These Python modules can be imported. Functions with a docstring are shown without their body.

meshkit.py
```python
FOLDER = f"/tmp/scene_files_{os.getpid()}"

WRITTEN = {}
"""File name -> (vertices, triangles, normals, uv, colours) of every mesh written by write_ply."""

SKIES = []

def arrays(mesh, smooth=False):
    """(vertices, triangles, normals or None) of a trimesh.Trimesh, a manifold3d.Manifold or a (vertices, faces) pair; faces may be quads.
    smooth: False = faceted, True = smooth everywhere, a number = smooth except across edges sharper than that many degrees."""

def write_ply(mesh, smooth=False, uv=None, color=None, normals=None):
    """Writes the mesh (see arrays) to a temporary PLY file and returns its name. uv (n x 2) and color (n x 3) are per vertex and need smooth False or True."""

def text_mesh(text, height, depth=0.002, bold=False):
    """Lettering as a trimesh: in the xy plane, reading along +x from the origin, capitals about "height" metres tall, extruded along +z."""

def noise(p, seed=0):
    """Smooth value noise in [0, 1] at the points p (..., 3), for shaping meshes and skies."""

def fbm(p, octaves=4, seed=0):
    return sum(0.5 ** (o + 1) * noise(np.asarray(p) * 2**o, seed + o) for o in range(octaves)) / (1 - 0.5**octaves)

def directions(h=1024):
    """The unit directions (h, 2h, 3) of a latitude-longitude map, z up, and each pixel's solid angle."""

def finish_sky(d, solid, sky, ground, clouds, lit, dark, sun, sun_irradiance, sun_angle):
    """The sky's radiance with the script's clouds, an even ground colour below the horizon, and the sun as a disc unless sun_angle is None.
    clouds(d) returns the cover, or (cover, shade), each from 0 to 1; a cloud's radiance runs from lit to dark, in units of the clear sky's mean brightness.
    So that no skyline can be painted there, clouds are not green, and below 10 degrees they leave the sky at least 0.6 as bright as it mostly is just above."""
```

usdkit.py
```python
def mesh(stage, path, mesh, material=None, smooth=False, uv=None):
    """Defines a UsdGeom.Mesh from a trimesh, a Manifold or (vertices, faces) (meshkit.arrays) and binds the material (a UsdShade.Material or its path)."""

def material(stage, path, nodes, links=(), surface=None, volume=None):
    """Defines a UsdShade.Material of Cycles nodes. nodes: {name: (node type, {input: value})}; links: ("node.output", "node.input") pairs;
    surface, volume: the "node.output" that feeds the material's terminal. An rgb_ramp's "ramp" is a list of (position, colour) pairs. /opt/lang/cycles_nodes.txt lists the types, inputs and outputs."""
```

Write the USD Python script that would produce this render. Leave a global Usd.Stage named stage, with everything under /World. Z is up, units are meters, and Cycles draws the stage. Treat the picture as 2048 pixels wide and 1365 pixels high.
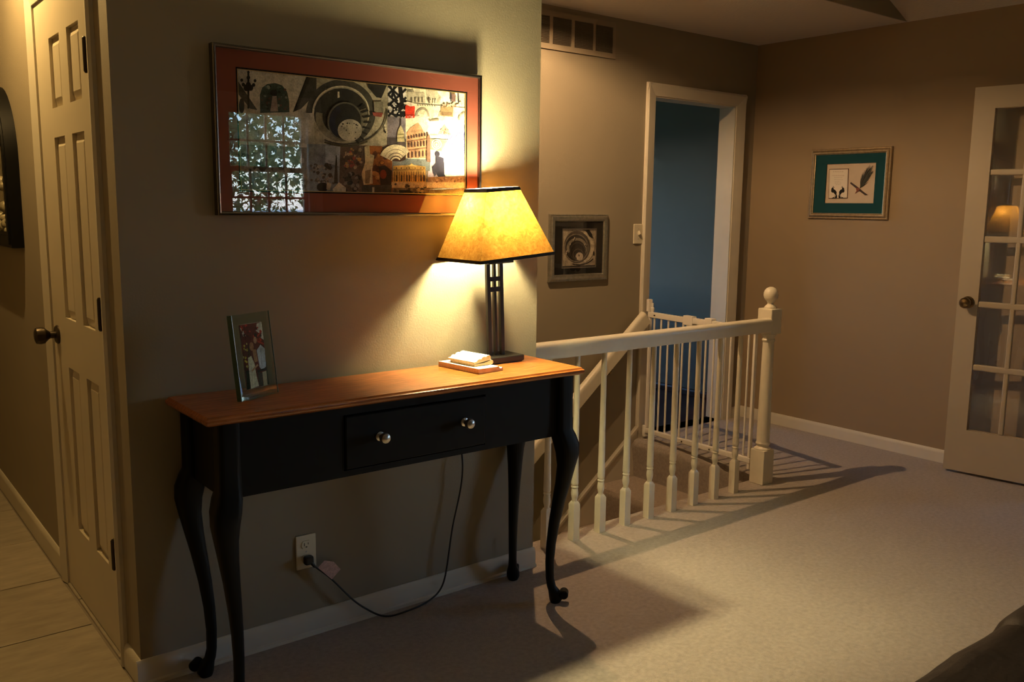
import math, random
import numpy as np, trimesh, usdkit, meshkit
from shapely.geometry import Polygon, Point, box as sbox
from shapely.ops import unary_union
from pxr import Usd, UsdGeom, UsdLux, UsdShade, Sdf, Gf, Vt

stage = Usd.Stage.CreateInMemory()
UsdGeom.SetStageUpAxis(stage, 'Z'); UsdGeom.SetStageMetersPerUnit(stage, 1.0)
UsdGeom.Xform.Define(stage, '/World'); UsdGeom.Scope.Define(stage, '/World/Looks')
random.seed(11); rng = np.random.default_rng(11)

# ------------------------------------------------------------------ camera, sky, sun, exposure
EXPOSURE = 0.3
cam = UsdGeom.Camera.Define(stage, '/World/Camera')
F = (0.613631928, 0.775528295, -0.148363472); R = (0.785279714, -0.619021771, 0.01215802); U = (0.082411331, 0.123967374, 0.98885816)
CAM = (-0.6782951, -2.5929385, 1.4062007)
cam.AddTransformOp().Set(Gf.Matrix4d(*R, 0, *U, 0, -F[0], -F[1], -F[2], 0, *CAM, 1))
cam.CreateHorizontalApertureAttr(36.0); cam.CreateVerticalApertureAttr(36.0 * 1365 / 2048)
cam.CreateFocalLengthAttr(36.0 * 1789.342 / 2048); cam.CreateExposureAttr(EXPOSURE)
cam.CreateFStopAttr(0.0); cam.CreateFocusDistanceAttr(3.2); cam.CreateClippingRangeAttr(Gf.Vec2f(0.05, 500))
SKY_STRENGTH = 0.65; SUN_INTENSITY = 150.0
BULB_L = 1250.0; STAIR_L = 35000.0; HALL_L = 21000.0     # radiance of the table lamp's bulb and of the ceiling lamps
dome = UsdLux.DomeLight.Define(stage, '/World/Sky'); dome.CreateIntensityAttr(1.0)
sky_mat = usdkit.material(stage, '/World/Looks/sky', {
    's': ('sky_texture', {'sky_type': 'multiple_scattering', 'sun_disc': False, 'sun_elevation': 0.75, 'sun_rotation': 4.6}),
    'b': ('background_shader', {'strength': SKY_STRENGTH})}, [('s.color', 'b.color')], surface='b.background')
UsdShade.MaterialBindingAPI.Apply(dome.GetPrim()).Bind(sky_mat)
sun = UsdLux.DistantLight.Define(stage, '/World/Sun'); sun.CreateIntensityAttr(SUN_INTENSITY); sun.CreateAngleAttr(0.53); sun.CreateColorAttr(Gf.Vec3f(1, .95, .85))
sd = np.array([-0.75, -0.1, 0.65]); sd /= np.linalg.norm(sd); xx = np.cross([0, 0, 1], sd); xx /= np.linalg.norm(xx); yy = np.cross(sd, xx)
sun.AddTransformOp().Set(Gf.Matrix4d(*map(float, xx), 0, *map(float, yy), 0, *map(float, sd), 0, 0, 0, 20, 1))

# ------------------------------------------------------------------ helpers
COUNT = {}
def numbered(parent, name):
    k = COUNT.get((parent, name), 0); COUNT[(parent, name)] = k + 1
    return f'{parent}/{name}' if k == 0 else f'{parent}/{name}_{k:03d}'
def tag(prim, label=None, cat=None, group=None, kind=None):
    for k, v in (('label', label), ('category', cat), ('group', group), ('kind', kind)):
        if v: prim.SetCustomDataByKey(k, v)
def thing(name, label, cat, group=None, kind=None):
    p = numbered('/World', name); x = UsdGeom.Xform.Define(stage, p); tag(x.GetPrim(), label, cat, group, kind); return p
def part(parent, name, mesh, mat, smooth=30, label=None, kind=None, col=None):
    if isinstance(mesh, list): mesh = cat(*mesh)
    p = numbered(parent, name)
    if col is None: m = usdkit.mesh(stage, p, mesh, mat, smooth)
    else:
        m = usdkit.mesh(stage, p, mesh, mat, False)
        UsdGeom.PrimvarsAPI(m).CreatePrimvar('Col', Sdf.ValueTypeNames.Color3fArray, 'vertex').Set(Vt.Vec3fArray.FromNumpy(np.asarray(col, np.float32)))
    tag(m.GetPrim(), label, kind=kind); return p
def single(name, mesh, mat, label, cat_, smooth=30, group=None, kind=None):
    p = part('/World', name, mesh, mat, smooth); tag(stage.GetPrimAtPath(p), label, cat_, group, kind); return p
def struct(name, mesh, mat, label, cat_, smooth=30): return single(name, mesh, mat, label, cat_, smooth, kind='structure')
def cat(*ms): return trimesh.util.concatenate([m for m in ms])
def box(x0, x1, y0, y1, z0, z1):
    m = trimesh.creation.box([x1 - x0, y1 - y0, z1 - z0]); m.apply_translation([(x0 + x1) / 2, (y0 + y1) / 2, (z0 + z1) / 2]); return m
def rbox(x0, x1, y0, y1, z0, z1, r=.003):
    c = np.array([(x0 + x1) / 2, (y0 + y1) / 2, (z0 + z1) / 2]); h = np.array([x1 - x0, y1 - y0, z1 - z0]) / 2; r = min(r, h.min() * .9)
    P = []
    for s in np.ndindex(2, 2, 2):
        s = np.array(s) * 2 - 1
        for k in range(3):
            q = h - r; q[k] = h[k]; P.append(c + s * q)
            q2 = h - r * .29; q2[k] = h[k] - r; P.append(c + s * q2)
    return trimesh.convex.convex_hull(np.array(P))
def extr(poly, d): return trimesh.creation.extrude_polygon(poly, d, engine='earcut')
def extr_xz(poly, y0, y1):       # polygon in x,z swept along y
    m = extr(poly, y1 - y0); v = m.vertices.copy(); m.vertices = np.c_[v[:, 0], y1 - v[:, 2], v[:, 1]]; return m
def extr_yz(poly, x0, x1):
    m = extr(poly, x1 - x0); v = m.vertices.copy(); m.vertices = np.c_[x0 + v[:, 2], v[:, 0], v[:, 1]]; return m
def extr_xy(poly, z0, z1):
    m = extr(poly, z1 - z0); m.apply_translation([0, 0, z0]); return m
def lathe(prof, n=24, at=(0, 0, 0), axis=None):
    p = np.array(prof, float); a = np.arange(n) * 2 * math.pi / n
    v = np.stack([p[:, None, 0] * np.cos(a), p[:, None, 0] * np.sin(a), np.repeat(p[:, 1:2], n, 1)], -1).reshape(-1, 3); f = []
    for i in range(len(p) - 1):
        for j in range(n):
            k = (j + 1) % n; A, B_, C, D = i * n + j, i * n + k, (i + 1) * n + k, (i + 1) * n + j; f += [[A, B_, C], [A, C, D]]
    n0 = len(v); v = np.vstack([v, [[0, 0, p[0, 1]], [0, 0, p[-1, 1]]]])
    for j in range(n):
        k = (j + 1) % n; f += [[n0, k, j], [n0 + 1, (len(p) - 1) * n + j, (len(p) - 1) * n + k]]
    m = trimesh.Trimesh(v, f, process=False)
    if axis is not None: m.apply_transform(trimesh.geometry.align_vectors([0, 0, 1], axis))
    m.apply_translation(at); return m
def loft(rings, cap=True):       # list of (n,3) rings
    n = len(rings[0]); v = np.vstack(rings); f = []
    for i in range(len(rings) - 1):
        for j in range(n):
            k = (j + 1) % n; f += [[i * n + j, i * n + k, (i + 1) * n + k], [i * n + j, (i + 1) * n + k, (i + 1) * n + j]]
    if cap:
        c0, c1 = len(v), len(v) + 1; v = np.vstack([v, rings[0].mean(0), rings[-1].mean(0)]); o = (len(rings) - 1) * n
        for j in range(n):
            k = (j + 1) % n; f += [[c0, k, j], [c1, o + j, o + k]]
    m = trimesh.Trimesh(v, f, process=False)
    if m.volume < 0: m.invert()
    return m
def tube(pts, r, n=8, sub=4):
    P = np.array(pts, float)
    if sub > 1 and len(P) > 2:
        from scipy.interpolate import CubicSpline
        t = np.r_[0, np.cumsum(np.linalg.norm(np.diff(P, axis=0), axis=1))]; P = CubicSpline(t, P)(np.linspace(0, t[-1], len(P) * sub))
    T = np.gradient(P, axis=0); T /= np.linalg.norm(T, axis=1, keepdims=True); up = np.array([0.31, 0.2, 0.93]); rings = []; a = np.arange(n) * 2 * math.pi / n
    for p, t in zip(P, T):
        u = np.cross(t, up); u /= np.linalg.norm(u); w = np.cross(t, u); rings.append(p + r * (np.cos(a)[:, None] * u + np.sin(a)[:, None] * w))
    return loft(rings)
def sweep_frame(w, h, prof):      # mitred frame around a w x h rectangle centred at 0 in x,z; prof: (inward offset, depth towards -y), closed
    prof = np.array(prof); rings = []
    for sx, sz in ((-1, -1), (1, -1), (1, 1), (-1, 1)):
        rings.append(np.stack([sx * (w / 2 - prof[:, 0]), -prof[:, 1], sz * (h / 2 - prof[:, 0])], -1))
    n = len(prof); v = np.vstack(rings); f = []
    for i in range(4):
        for j in range(n):
            k = (j + 1) % n; a, b, c, d = i * n + j, i * n + k, ((i + 1) % 4) * n + k, ((i + 1) % 4) * n + j; f += [[a, b, c], [a, c, d]]
    m = trimesh.Trimesh(v, f, process=False)
    if m.volume < 0: m.invert()
    return m
def moved(m, t=(0, 0, 0), rz=0, ry=0, rx=0):
    m = m.copy()
    for ang, ax in ((rx, [1, 0, 0]), (ry, [0, 1, 0]), (rz, [0, 0, 1])):
        if ang: m.apply_transform(trimesh.transformations.rotation_matrix(ang, ax))
    m.apply_translation(t); return m
def lin(hexs):
    c = np.array([int(hexs[i:i + 2], 16) for i in (0, 2, 4)]) / 255; return np.where(c < .04045, c / 12.92, ((c + .055) / 1.055) ** 2.4)
def flat_print(shapes, place, gain=1.0):     # flat print: coloured polygons in mm, each a hair above the one before; place(u, v, lift) -> points
    V, Fc, Cl = [], [], []
    for i, (c, layer, flat) in enumerate(sorted(shapes, key=lambda s: s[1])):
        pts = np.array(flat, float).reshape(-1, 2)
        pg = Polygon(pts)
        if not pg.is_valid: pg = pg.buffer(0)
        for g in getattr(pg, 'geoms', [pg]):
            if g.area < .05: continue
            vv, ff = trimesh.creation.triangulate_polygon(g, engine='earcut')
            o = sum(len(x) for x in V); V.append(place(vv[:, 0] / 1000, vv[:, 1] / 1000, np.full(len(vv), i * 3e-6))); Fc.append(np.array(ff) + o); Cl.append(np.tile(np.minimum(lin(c) * gain, .9), (len(vv), 1)))
    return trimesh.Trimesh(np.vstack(V), np.vstack(Fc), process=False), np.vstack(Cl)

# ------------------------------------------------------------------ materials
def M(name, color, rough=.5, metal=0, spec=.5, var=0, vscale=6, bump=0, bscale=200, coat=0, stretch=None, sheen=0, color2=None):
    nodes = {'p': ('principled_bsdf', {'base_color': color, 'roughness': rough, 'metallic': metal, 'specular_ior_level': spec, 'coat_weight': coat, 'sheen_weight': sheen})}; links = []
    if var or bump: nodes['tc'] = ('geometry', {})
    if var:
        nodes['mp'] = ('mapping', {'scale': stretch or (1, 1, 1)}); nodes['n'] = ('noise_texture', {'scale': vscale, 'detail': 5, 'roughness': .6})
        c2 = color2 or tuple(c * (1 - var) for c in color)
        nodes['r'] = ('rgb_ramp', {'ramp': [(.3, tuple(c * (1 + var * .4) for c in color)), (.7, c2)]})
        links += [('tc.position', 'mp.vector'), ('mp.vector', 'n.vector'), ('n.fac', 'r.fac'), ('r.color', 'p.base_color')]
    if bump:
        nodes['bn'] = ('noise_texture', {'scale': bscale, 'detail': 3}); nodes['b'] = ('bump', {'strength': bump, 'distance': .004})
        links += [('tc.position', 'bn.vector'), ('bn.fac', 'b.height'), ('b.normal', 'p.normal')]
    return usdkit.material(stage, '/World/Looks/' + name, nodes, links, surface='p.BSDF')
wall_m = M('wall_paint', (.28, .235, .165), .75, var=.04, vscale=2, bump=.12, bscale=160)
tan_m = M('tan_wall_paint', (.29, .21, .125), .75, var=.04, vscale=2, bump=.12, bscale=160)
french_m = M('glazed_door_paint', (.42, .355, .265), .4, var=.04, vscale=4)
ceil_m = M('ceiling_paint', (.58, .52, .48), .9, bump=.5, bscale=90)
white_m = M('white_trim', (.60, .55, .45), .4, var=.05, vscale=5)
rail_m = M('rail_paint', (.74, .68, .54), .33, var=.08, vscale=9)
door_m = M('door_paint', (.60, .53, .40), .35, var=.04, vscale=4)
carpet_m = M('carpet', (.40, .335, .285), .95, spec=.1, var=.22, vscale=60, bump=1.0, bscale=420, sheen=.3)
stair_carpet_m = M('stair_carpet', (.40, .31, .24), .95, spec=.1, var=.22, vscale=60, bump=1.0, bscale=420, sheen=.3)
tile_m = [M(f'tile_{i}', c, .35, var=.22, vscale=7, bump=.1, bscale=30, stretch=(1, 3, 1)) for i, c in enumerate(((.38, .33, .25), (.36, .31, .235), (.40, .345, .26)))]
grout_m = M('grout', (.26, .22, .17), .9)
blue_m = M('blue_paint', (.20, .195, .155), .7, var=.05, vscale=2, bump=.2, bscale=160)
darkwood_m = M('dark_wood', (.045, .016, .011), .4, var=.4, vscale=8, stretch=(1, 12, 1))
black_m = M('black_paint', (.0025, .0025, .0025), .5, spec=.18, var=.3, vscale=12)
top_m = M('cherry_top', (.34, .105, .024), .24, var=.35, vscale=9, stretch=(1.2, 14, 6), coat=.25, color2=(.20, .052, .011))
chrome_m = M('brushed_chrome', (.55, .55, .54), .25, 1)
gunmetal_m = M('gunmetal', (.20, .19, .18), .22, 1)
nickel_m = M('satin_nickel', (.55, .53, .50), .32, 1)
bronze_m = M('bronze', (.06, .045, .03), .38, .8)
brass_m = M('aged_brass', (.24, .17, .09), .25, 1)
iron_m = M('lamp_iron', (.011, .0075, .006), .45, 0, var=.3, vscale=30)
silver_m = M('silver_frame', (.50, .47, .41), .3, 1, var=.15, vscale=40)
pewter_m = M('pewter_frame', (.50, .49, .43), .27, .9, var=.25, vscale=50)
champ_m = M('champagne_frame', (.46, .345, .21), .36, .8, var=.25, vscale=50)
redmat_m = M('red_mat', (.25, .066, .044), .9, spec=.2)
blackmat_m = M('black_mat', (.004, .004, .004), .9, spec=.2)
goldline_m = M('gold_line', (.55, .40, .18), .4, .7)
tealmat_m = M('teal_mat', (.008, .052, .062), .9, spec=.2)
cream_m = M('cream_paper', (.52, .42, .32), .9, var=.05, vscale=20)
card_m = M('card_paper', (.66, .58, .48), .8)
brownedge_m = M('brown_paper', (.07, .03, .015), .8)
feather_m = M('feather', (.012, .014, .010), .5, var=.6, vscale=60, color2=(.02, .03, .012))
ribbon_m = M('ribbon', (.03, .011, .006), .45)
knot_m = M('ribbon_knot', (.16, .035, .015), .5)
plate_m = M('ivory_plastic', (.62, .56, .42), .35)
slot_m = M('slot_dark', (.02, .018, .016), .6)
cord_m = M('black_cord', (.008, .008, .008), .5)
tagp_m = M('pink_tag', (.62, .40, .37), .6, var=.3, vscale=120)
gate_m = M('gate_enamel', (.80, .76, .70), .3)
vent_m = M('vent_paint', (.30, .245, .175), .6)
louver_m = M('louver_paint', (.16, .13, .095), .6)
rawwood_m = M('raw_pine', (.62, .42, .22), .7, var=.3, vscale=30, stretch=(1, 8, 1))
endgrain_m = M('end_grain', (.50, .27, .12), .8, var=.5, vscale=150)
primer_m = M('white_primer', (.80, .76, .66), .5)
leather_m = M('brown_leather', (.011, .007, .006), .6, var=.35, vscale=8, bump=.4, bscale=60)
cloth_m = M('silver_cloth', (.30, .26, .16), .5, .3, var=.5, vscale=40)
leaf_m = usdkit.material(stage, '/World/Looks/leaf', {
    'g': ('geometry', {}), 'n': ('noise_texture', {'scale': 1.5, 'detail': 4}), 'r': ('rgb_ramp', {'ramp': [(.3, (.09, .20, .06)), (.7, (.26, .38, .15))]}),
    'd': ('diffuse_bsdf', {}), 't': ('translucent_bsdf', {}), 'gl': ('glossy_bsdf', {'roughness': .3, 'color': (.5, .5, .5)}), 'm': ('mix_closure', {'fac': .45}), 'm2': ('mix_closure', {'fac': .1})},
    [('g.position', 'n.vector'), ('n.fac', 'r.fac'), ('r.color', 'd.color'), ('r.color', 't.color'), ('d.BSDF', 'm.closure1'), ('t.BSDF', 'm.closure2'), ('m.closure', 'm2.closure1'), ('gl.BSDF', 'm2.closure2')], surface='m2.closure')
bark_m = M('bark', (.16, .13, .11), .9, var=.5, vscale=20)
lawn_m = M('lawn', (.10, .16, .05), .95, var=.4, vscale=3)
def pane_mat(name, tint=(1, 1, 1), ior=1.5, rough=0.0):
    return usdkit.material(stage, '/World/Looks/' + name, {'t': ('transparent_bsdf', {'color': tint}), 'g': ('glossy_bsdf', {'roughness': rough, 'color': (1, 1, 1)}), 'ge': ('geometry', {}), 'i': ('mix_float', {'a': ior, 'b': 1 / ior}), 'f': ('fresnel', {}), 'm': ('mix_closure', {})},
        [('ge.backfacing', 'i.fac'), ('i.result', 'f.IOR'), ('f.fac', 'm.fac'), ('t.BSDF', 'm.closure1'), ('g.BSDF', 'm.closure2')], surface='m.closure')
pane_m = pane_mat('pane_glass'); picglass_m = pane_mat('picture_glass'); frost_m = pane_mat('frame_glass', (.93, .98, .95))
glassedge_m = M('glass_edge', (.02, .07, .045), .15)
def emit(name, color, L): return usdkit.material(stage, '/World/Looks/' + name, {'e': ('emission', {'color': color, 'strength': L})}, [], surface='e.emission')
bulb_m = emit('bulb_glow', (1, .85, .43), BULB_L)
stair_m = emit('ceiling_lamp_glow', (1, .63, .31), STAIR_L)
hall_m = emit('hall_lamp_glow', (1, .64, .23), HALL_L)
shade_m = usdkit.material(stage, '/World/Looks/parchment', {
    'g': ('geometry', {}), 'n': ('noise_texture', {'scale': 55, 'detail': 6, 'roughness': .7, 'distortion': 1.2}), 'n2': ('noise_texture', {'scale': 9, 'detail': 3}), 'mx': ('mix', {'fac': .3}),
    'r': ('rgb_ramp', {'ramp': [(.30, (.011, .0032, .0004)), (.5, (.035, .0150, .0025)), (.70, (.056, .029, .0065))]}),
    't': ('translucent_bsdf', {}), 'd': ('diffuse_bsdf', {}), 'm': ('mix_closure', {'fac': .12}), 'tr': ('transparent_bsdf', {'color': (.95, .72, .36)}), 'm2': ('mix_closure', {'fac': .0003})},
    [('g.position', 'n.vector'), ('g.position', 'n2.vector'), ('n.color', 'mx.color1'), ('n2.color', 'mx.color2'), ('mx.color', 'r.fac'), ('r.color', 't.color'), ('r.color', 'd.color'), ('t.BSDF', 'm.closure1'), ('d.BSDF', 'm.closure2'), ('m.closure', 'm2.closure1'), ('tr.BSDF', 'm2.closure2')], surface='m2.closure')
print_m = usdkit.material(stage, '/World/Looks/printed', {'a': ('attribute', {'attribute': 'Col'}), 'g': ('geometry', {}), 'n': ('noise_texture', {'scale': 210, 'detail': 8, 'roughness': .75}), 'r': ('rgb_ramp', {'ramp': [(.33, (.45, .44, .43)), (.5, (1, .98, .96)), (.66, (1.4, 1.37, 1.33))]}), 'n2': ('noise_texture', {'scale': 34, 'detail': 4, 'distortion': .6}), 'r2': ('rgb_ramp', {'ramp': [(.34, (.5, .49, .48)), (.52, (1, 1, 1)), (.68, (1.25, 1.25, 1.25))]}), 'x': ('mix_color', {'blend_type': 'multiply', 'fac': .65}), 'x2': ('mix_color', {'blend_type': 'multiply', 'fac': .7}), 'p': ('principled_bsdf', {'roughness': .6, 'specular_ior_level': .2})}, [('g.position', 'n.vector'), ('n.fac', 'r.fac'), ('a.color', 'x.a'), ('r.color', 'x.b'), ('g.position', 'n2.vector'), ('n2.fac', 'r2.fac'), ('x.result', 'x2.a'), ('r2.color', 'x2.b'), ('x2.result', 'p.base_color')], surface='p.BSDF')
# ------------------------------------------------------------------ the setting
W, B, RX, H = 1.491, 1.158, 4.298, 2.461        # end of the partition, back wall, right wall, flat ceiling
TH = .155; RIDGE = 1.5; SL = .44; TOP = H + SL * (RX - RIDGE)
YW = -4.64; XL = -1.3
BW = B + .115
# carpet floor with rounded landing edge
fl = Polygon([(0, YW), (RX, YW), (RX, BW), (3.28, BW), (3.28, .19), (0, .19)])
nose = extr_xz(Polygon([(3.30, -.235), (3.30, 0), (3.258, -.002), (3.240, -.009), (3.230, -.024), (3.228, -.045), (3.232, -.08), (3.241, -.14), (3.25, -.235)]), .19, BW - .1)
floor_p = struct('floor', cat(extr_xy(fl, -.2, 0), nose), carpet_m, 'beige carpet covering the living room floor and landing', 'floor')
# tiled hall floor
tf = thing('tile_floor', 'warm beige stone tiles on the hall floor beside the closet door', 'floor', kind='structure')
part(tf, 'grout_bed', box(XL, 0, YW, 3.6, -.2, -.004), grout_m)
T = .475; g = .006; k = 0
for j in range(-11, 7):
    y0, y1 = .5 + T * (j - 1) + g / 2, .5 + T * j - g / 2
    y0, y1 = max(y0, YW), min(y1, 3.6)
    if y1 - y0 < .05: continue
    for i in range(3):
        x1, x0 = -.012 - T * i - g, max(XL, -.012 - T * (i + 1))
        part(tf, 'tile', rbox(x0, x1, y0, y1, -.03, random.uniform(-.0006, .0006), .002), tile_m[(k * 7 + i * 3 + j) % 3], False); k += 1
for y0, y1 in ((.2, .715), (.72, .89)): part(tf, 'threshold_tile', rbox(-.01, .012, y0, y1, -.02, .006, .003), tile_m[0], False)
# partition with the gable above it, header over the railing
wp = Polygon([(0, -.02), (W, -.02), (W, TOP - .02), (RIDGE, TOP + .05), (XL, H), (0, H)])
struct('wall_partition', extr_xz(wp, 0, TH), wall_m, 'long beige partition wall behind the console table', 'wall')
struct('wall_header', extr_xz(Polygon([(W, H + .002), (RX, H + .002), (RIDGE, TOP + .05)]), TH - .003, TH + .1), wall_m, 'beige triangular wall above the stair opening under the sloped ceiling', 'wall', False)
# corridor wall (plane x = 0) with the closet door opening
cw = Polygon([(TH, -.02), (3.6, -.02), (3.6, H), (TH, H)]).difference(sbox(.2, -.03, .89, 2.055))
struct('wall_corridor', extr_yz(cw, 0, .1), wall_m, 'beige hall wall around the white closet door', 'wall')
# back wall with doorway
bw = Polygon([(.1, -2.75), (RX, -2.75), (RX, H), (.1, H)]).difference(sbox(3.342, 0.0, 4.101, 2.065))
struct('wall_back', extr_xz(bw, B, BW), wall_m, 'beige back wall over the staircase with the open doorway', 'wall')
rw = Polygon([(YW, -.2), (BW, -.2), (BW, H), (YW, H)]).difference(sbox(-2.62, -.01, -1.09, 2.06))
struct('wall_right', extr_yz(rw, RX, RX + .1), tan_m, 'beige right-hand wall behind the glazed door', 'wall')
struct('wall_left', box(XL - .1, XL, YW, 3.6, -.2, H), wall_m, 'beige wall on the far side of the hall', 'wall')
ww = Polygon([(XL, -.2), (RX, -.2), (RX, H), (RIDGE, TOP), (XL, H)]).difference(sbox(2.03, 1.16, 2.82, 2.22))
struct('wall_window', extr_xz(ww, YW - .12, YW), wall_m, 'beige gable wall behind the camera with a window', 'wall')
struct('wall_corridor_end', box(XL, .1, 3.6, 3.7, -.2, H), wall_m, 'beige end wall of the hall', 'wall')
struct('wall_stairwell', cat(box(.1, 3.25, .11, .19, -2.75, -.2), box(.1, .2, .19, B, -2.75, H), box(.1, 3.3, .19, B, -2.85, -2.75), box(3.3, 3.4, .19, B, -2.75, -.2)), wall_m, 'beige walls enclosing the lower staircase', 'wall')
# the side room beyond the wide opening in the right wall
sr = sbox(-4.0, -.2, .4, H).difference(sbox(-3.85, .6, -2.75, 2.1))
struct('wall_sunroom', cat(extr_yz(sr, 7.4, 7.5), box(RX + .1, 7.5, .3, .4, -.2, H), box(RX + .1, 7.5, -4.0, -3.9, -.2, H)), wall_m, 'beige walls of the side room beyond the wide opening', 'wall')
struct('floor', box(RX, 7.5, -4.0, .4, -.2, 0), carpet_m, 'beige carpet of the side room beyond the wide opening', 'floor')
struct('ceiling', box(RX + .1, 7.5, -4.0, .4, H, H + .1), ceil_m, 'pale ceiling of the side room', 'ceiling')
# ceilings
cp = sbox(0, TH, RX, BW).difference(Point(1.93, .556).buffer(.075, 24))
struct('ceiling', extr_xy(cp, H, H + .1), ceil_m, 'flat pale ceiling over the stairs and landing', 'ceiling')
v1 = Polygon([(RX + .1, H - .044), (RIDGE, TOP), (RIDGE, TOP + .1), (RX + .1, H + .06)]); v2 = Polygon([(XL - .1, H - .044), (RIDGE, TOP), (RIDGE, TOP + .1), (XL - .1, H + .06)])
struct('ceiling', cat(extr_xz(v1, YW - .1, TH), extr_xz(v2, YW - .1, TH)), ceil_m, 'sloped pale vaulted ceiling of the living room', 'ceiling')
cp = sbox(XL, 0, 0.1, 3.7).difference(Point(-.26, .95).buffer(.075, 24))
struct('ceiling', extr_xy(cp, H, H + .1), ceil_m, 'flat pale ceiling over the tiled hall', 'ceiling')
# next room, seen through the doorway
struct('floor', box(2.2, 4.66, B + .06, 4.3, -.2, -.006), darkwood_m, 'dark wooden floor of the blue room beyond the doorway', 'floor')
b2 = Polygon([(2.2, -.2), (4.66, -.2), (4.66, H), (2.2, H)]).difference(sbox(2.5, .8, 3.7, 2.0))
struct('wall_blue', cat(box(4.55, 4.66, BW, 4.2, -.006, H), extr_xz(b2, 4.2, 4.3), box(2.1, 2.2, BW, 4.3, -.2, H), box(RX + .1, 4.66, BW - .1, BW, -.2, H)), blue_m, 'dusky blue wall seen through the open doorway', 'wall')
struct('ceiling', box(2.1, 4.66, BW, 4.3, H, H + .1), ceil_m, 'pale ceiling of the blue room', 'ceiling')
def base_prof(h=.078, t=.013): return [(0, 0), (t, 0), (t, h - .02), (t * .75, h - .01), (t * .55, h - .004), (t * .3, h), (0, h)]
struct('baseboard_blue', extr_yz(sbox(0, 0, 1, 1), 0, 1) if False else extr_xz(Polygon([(4.55 - x, z) for x, z in base_prof(.05, .02)]), BW, 4.2), darkwood_m, 'dark wooden baseboard along the blue wall', 'baseboard')
# baseboards
struct('baseboard_partition', cat(extr_yz(Polygon([(-x, z) for x, z in base_prof()]), -.0136, W + .004), extr_yz(Polygon([(-.012, 0), (-.021, 0), (-.019, .010), (-.012, .016)]), -.0136, W + .004)), white_m, 'white baseboard under the console table along the partition', 'baseboard')
struct('baseboard_corner', extr_xz(Polygon([(-x, z) for x, z in base_prof()]), .0005, .135), white_m, 'short white baseboard on the end of the partition beside the closet door', 'baseboard')
struct('baseboard_corridor', extr_xz(Polygon([(-x, z) for x, z in base_prof(.09)]), .955, 3.6), white_m, 'white baseboard along the tiled hall', 'baseboard')
struct('baseboard_right', extr_xz(Polygon([(RX - x, z) for x, z in base_prof(.074)]), -1.0, B), white_m, 'white baseboard along the right-hand wall', 'baseboard')
struct('baseboard_back', extr_yz(Polygon([(B - x, z) for x, z in base_prof(.074)]), 4.19, RX), white_m, 'short white baseboard between the doorway and the corner', 'baseboard')
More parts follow.
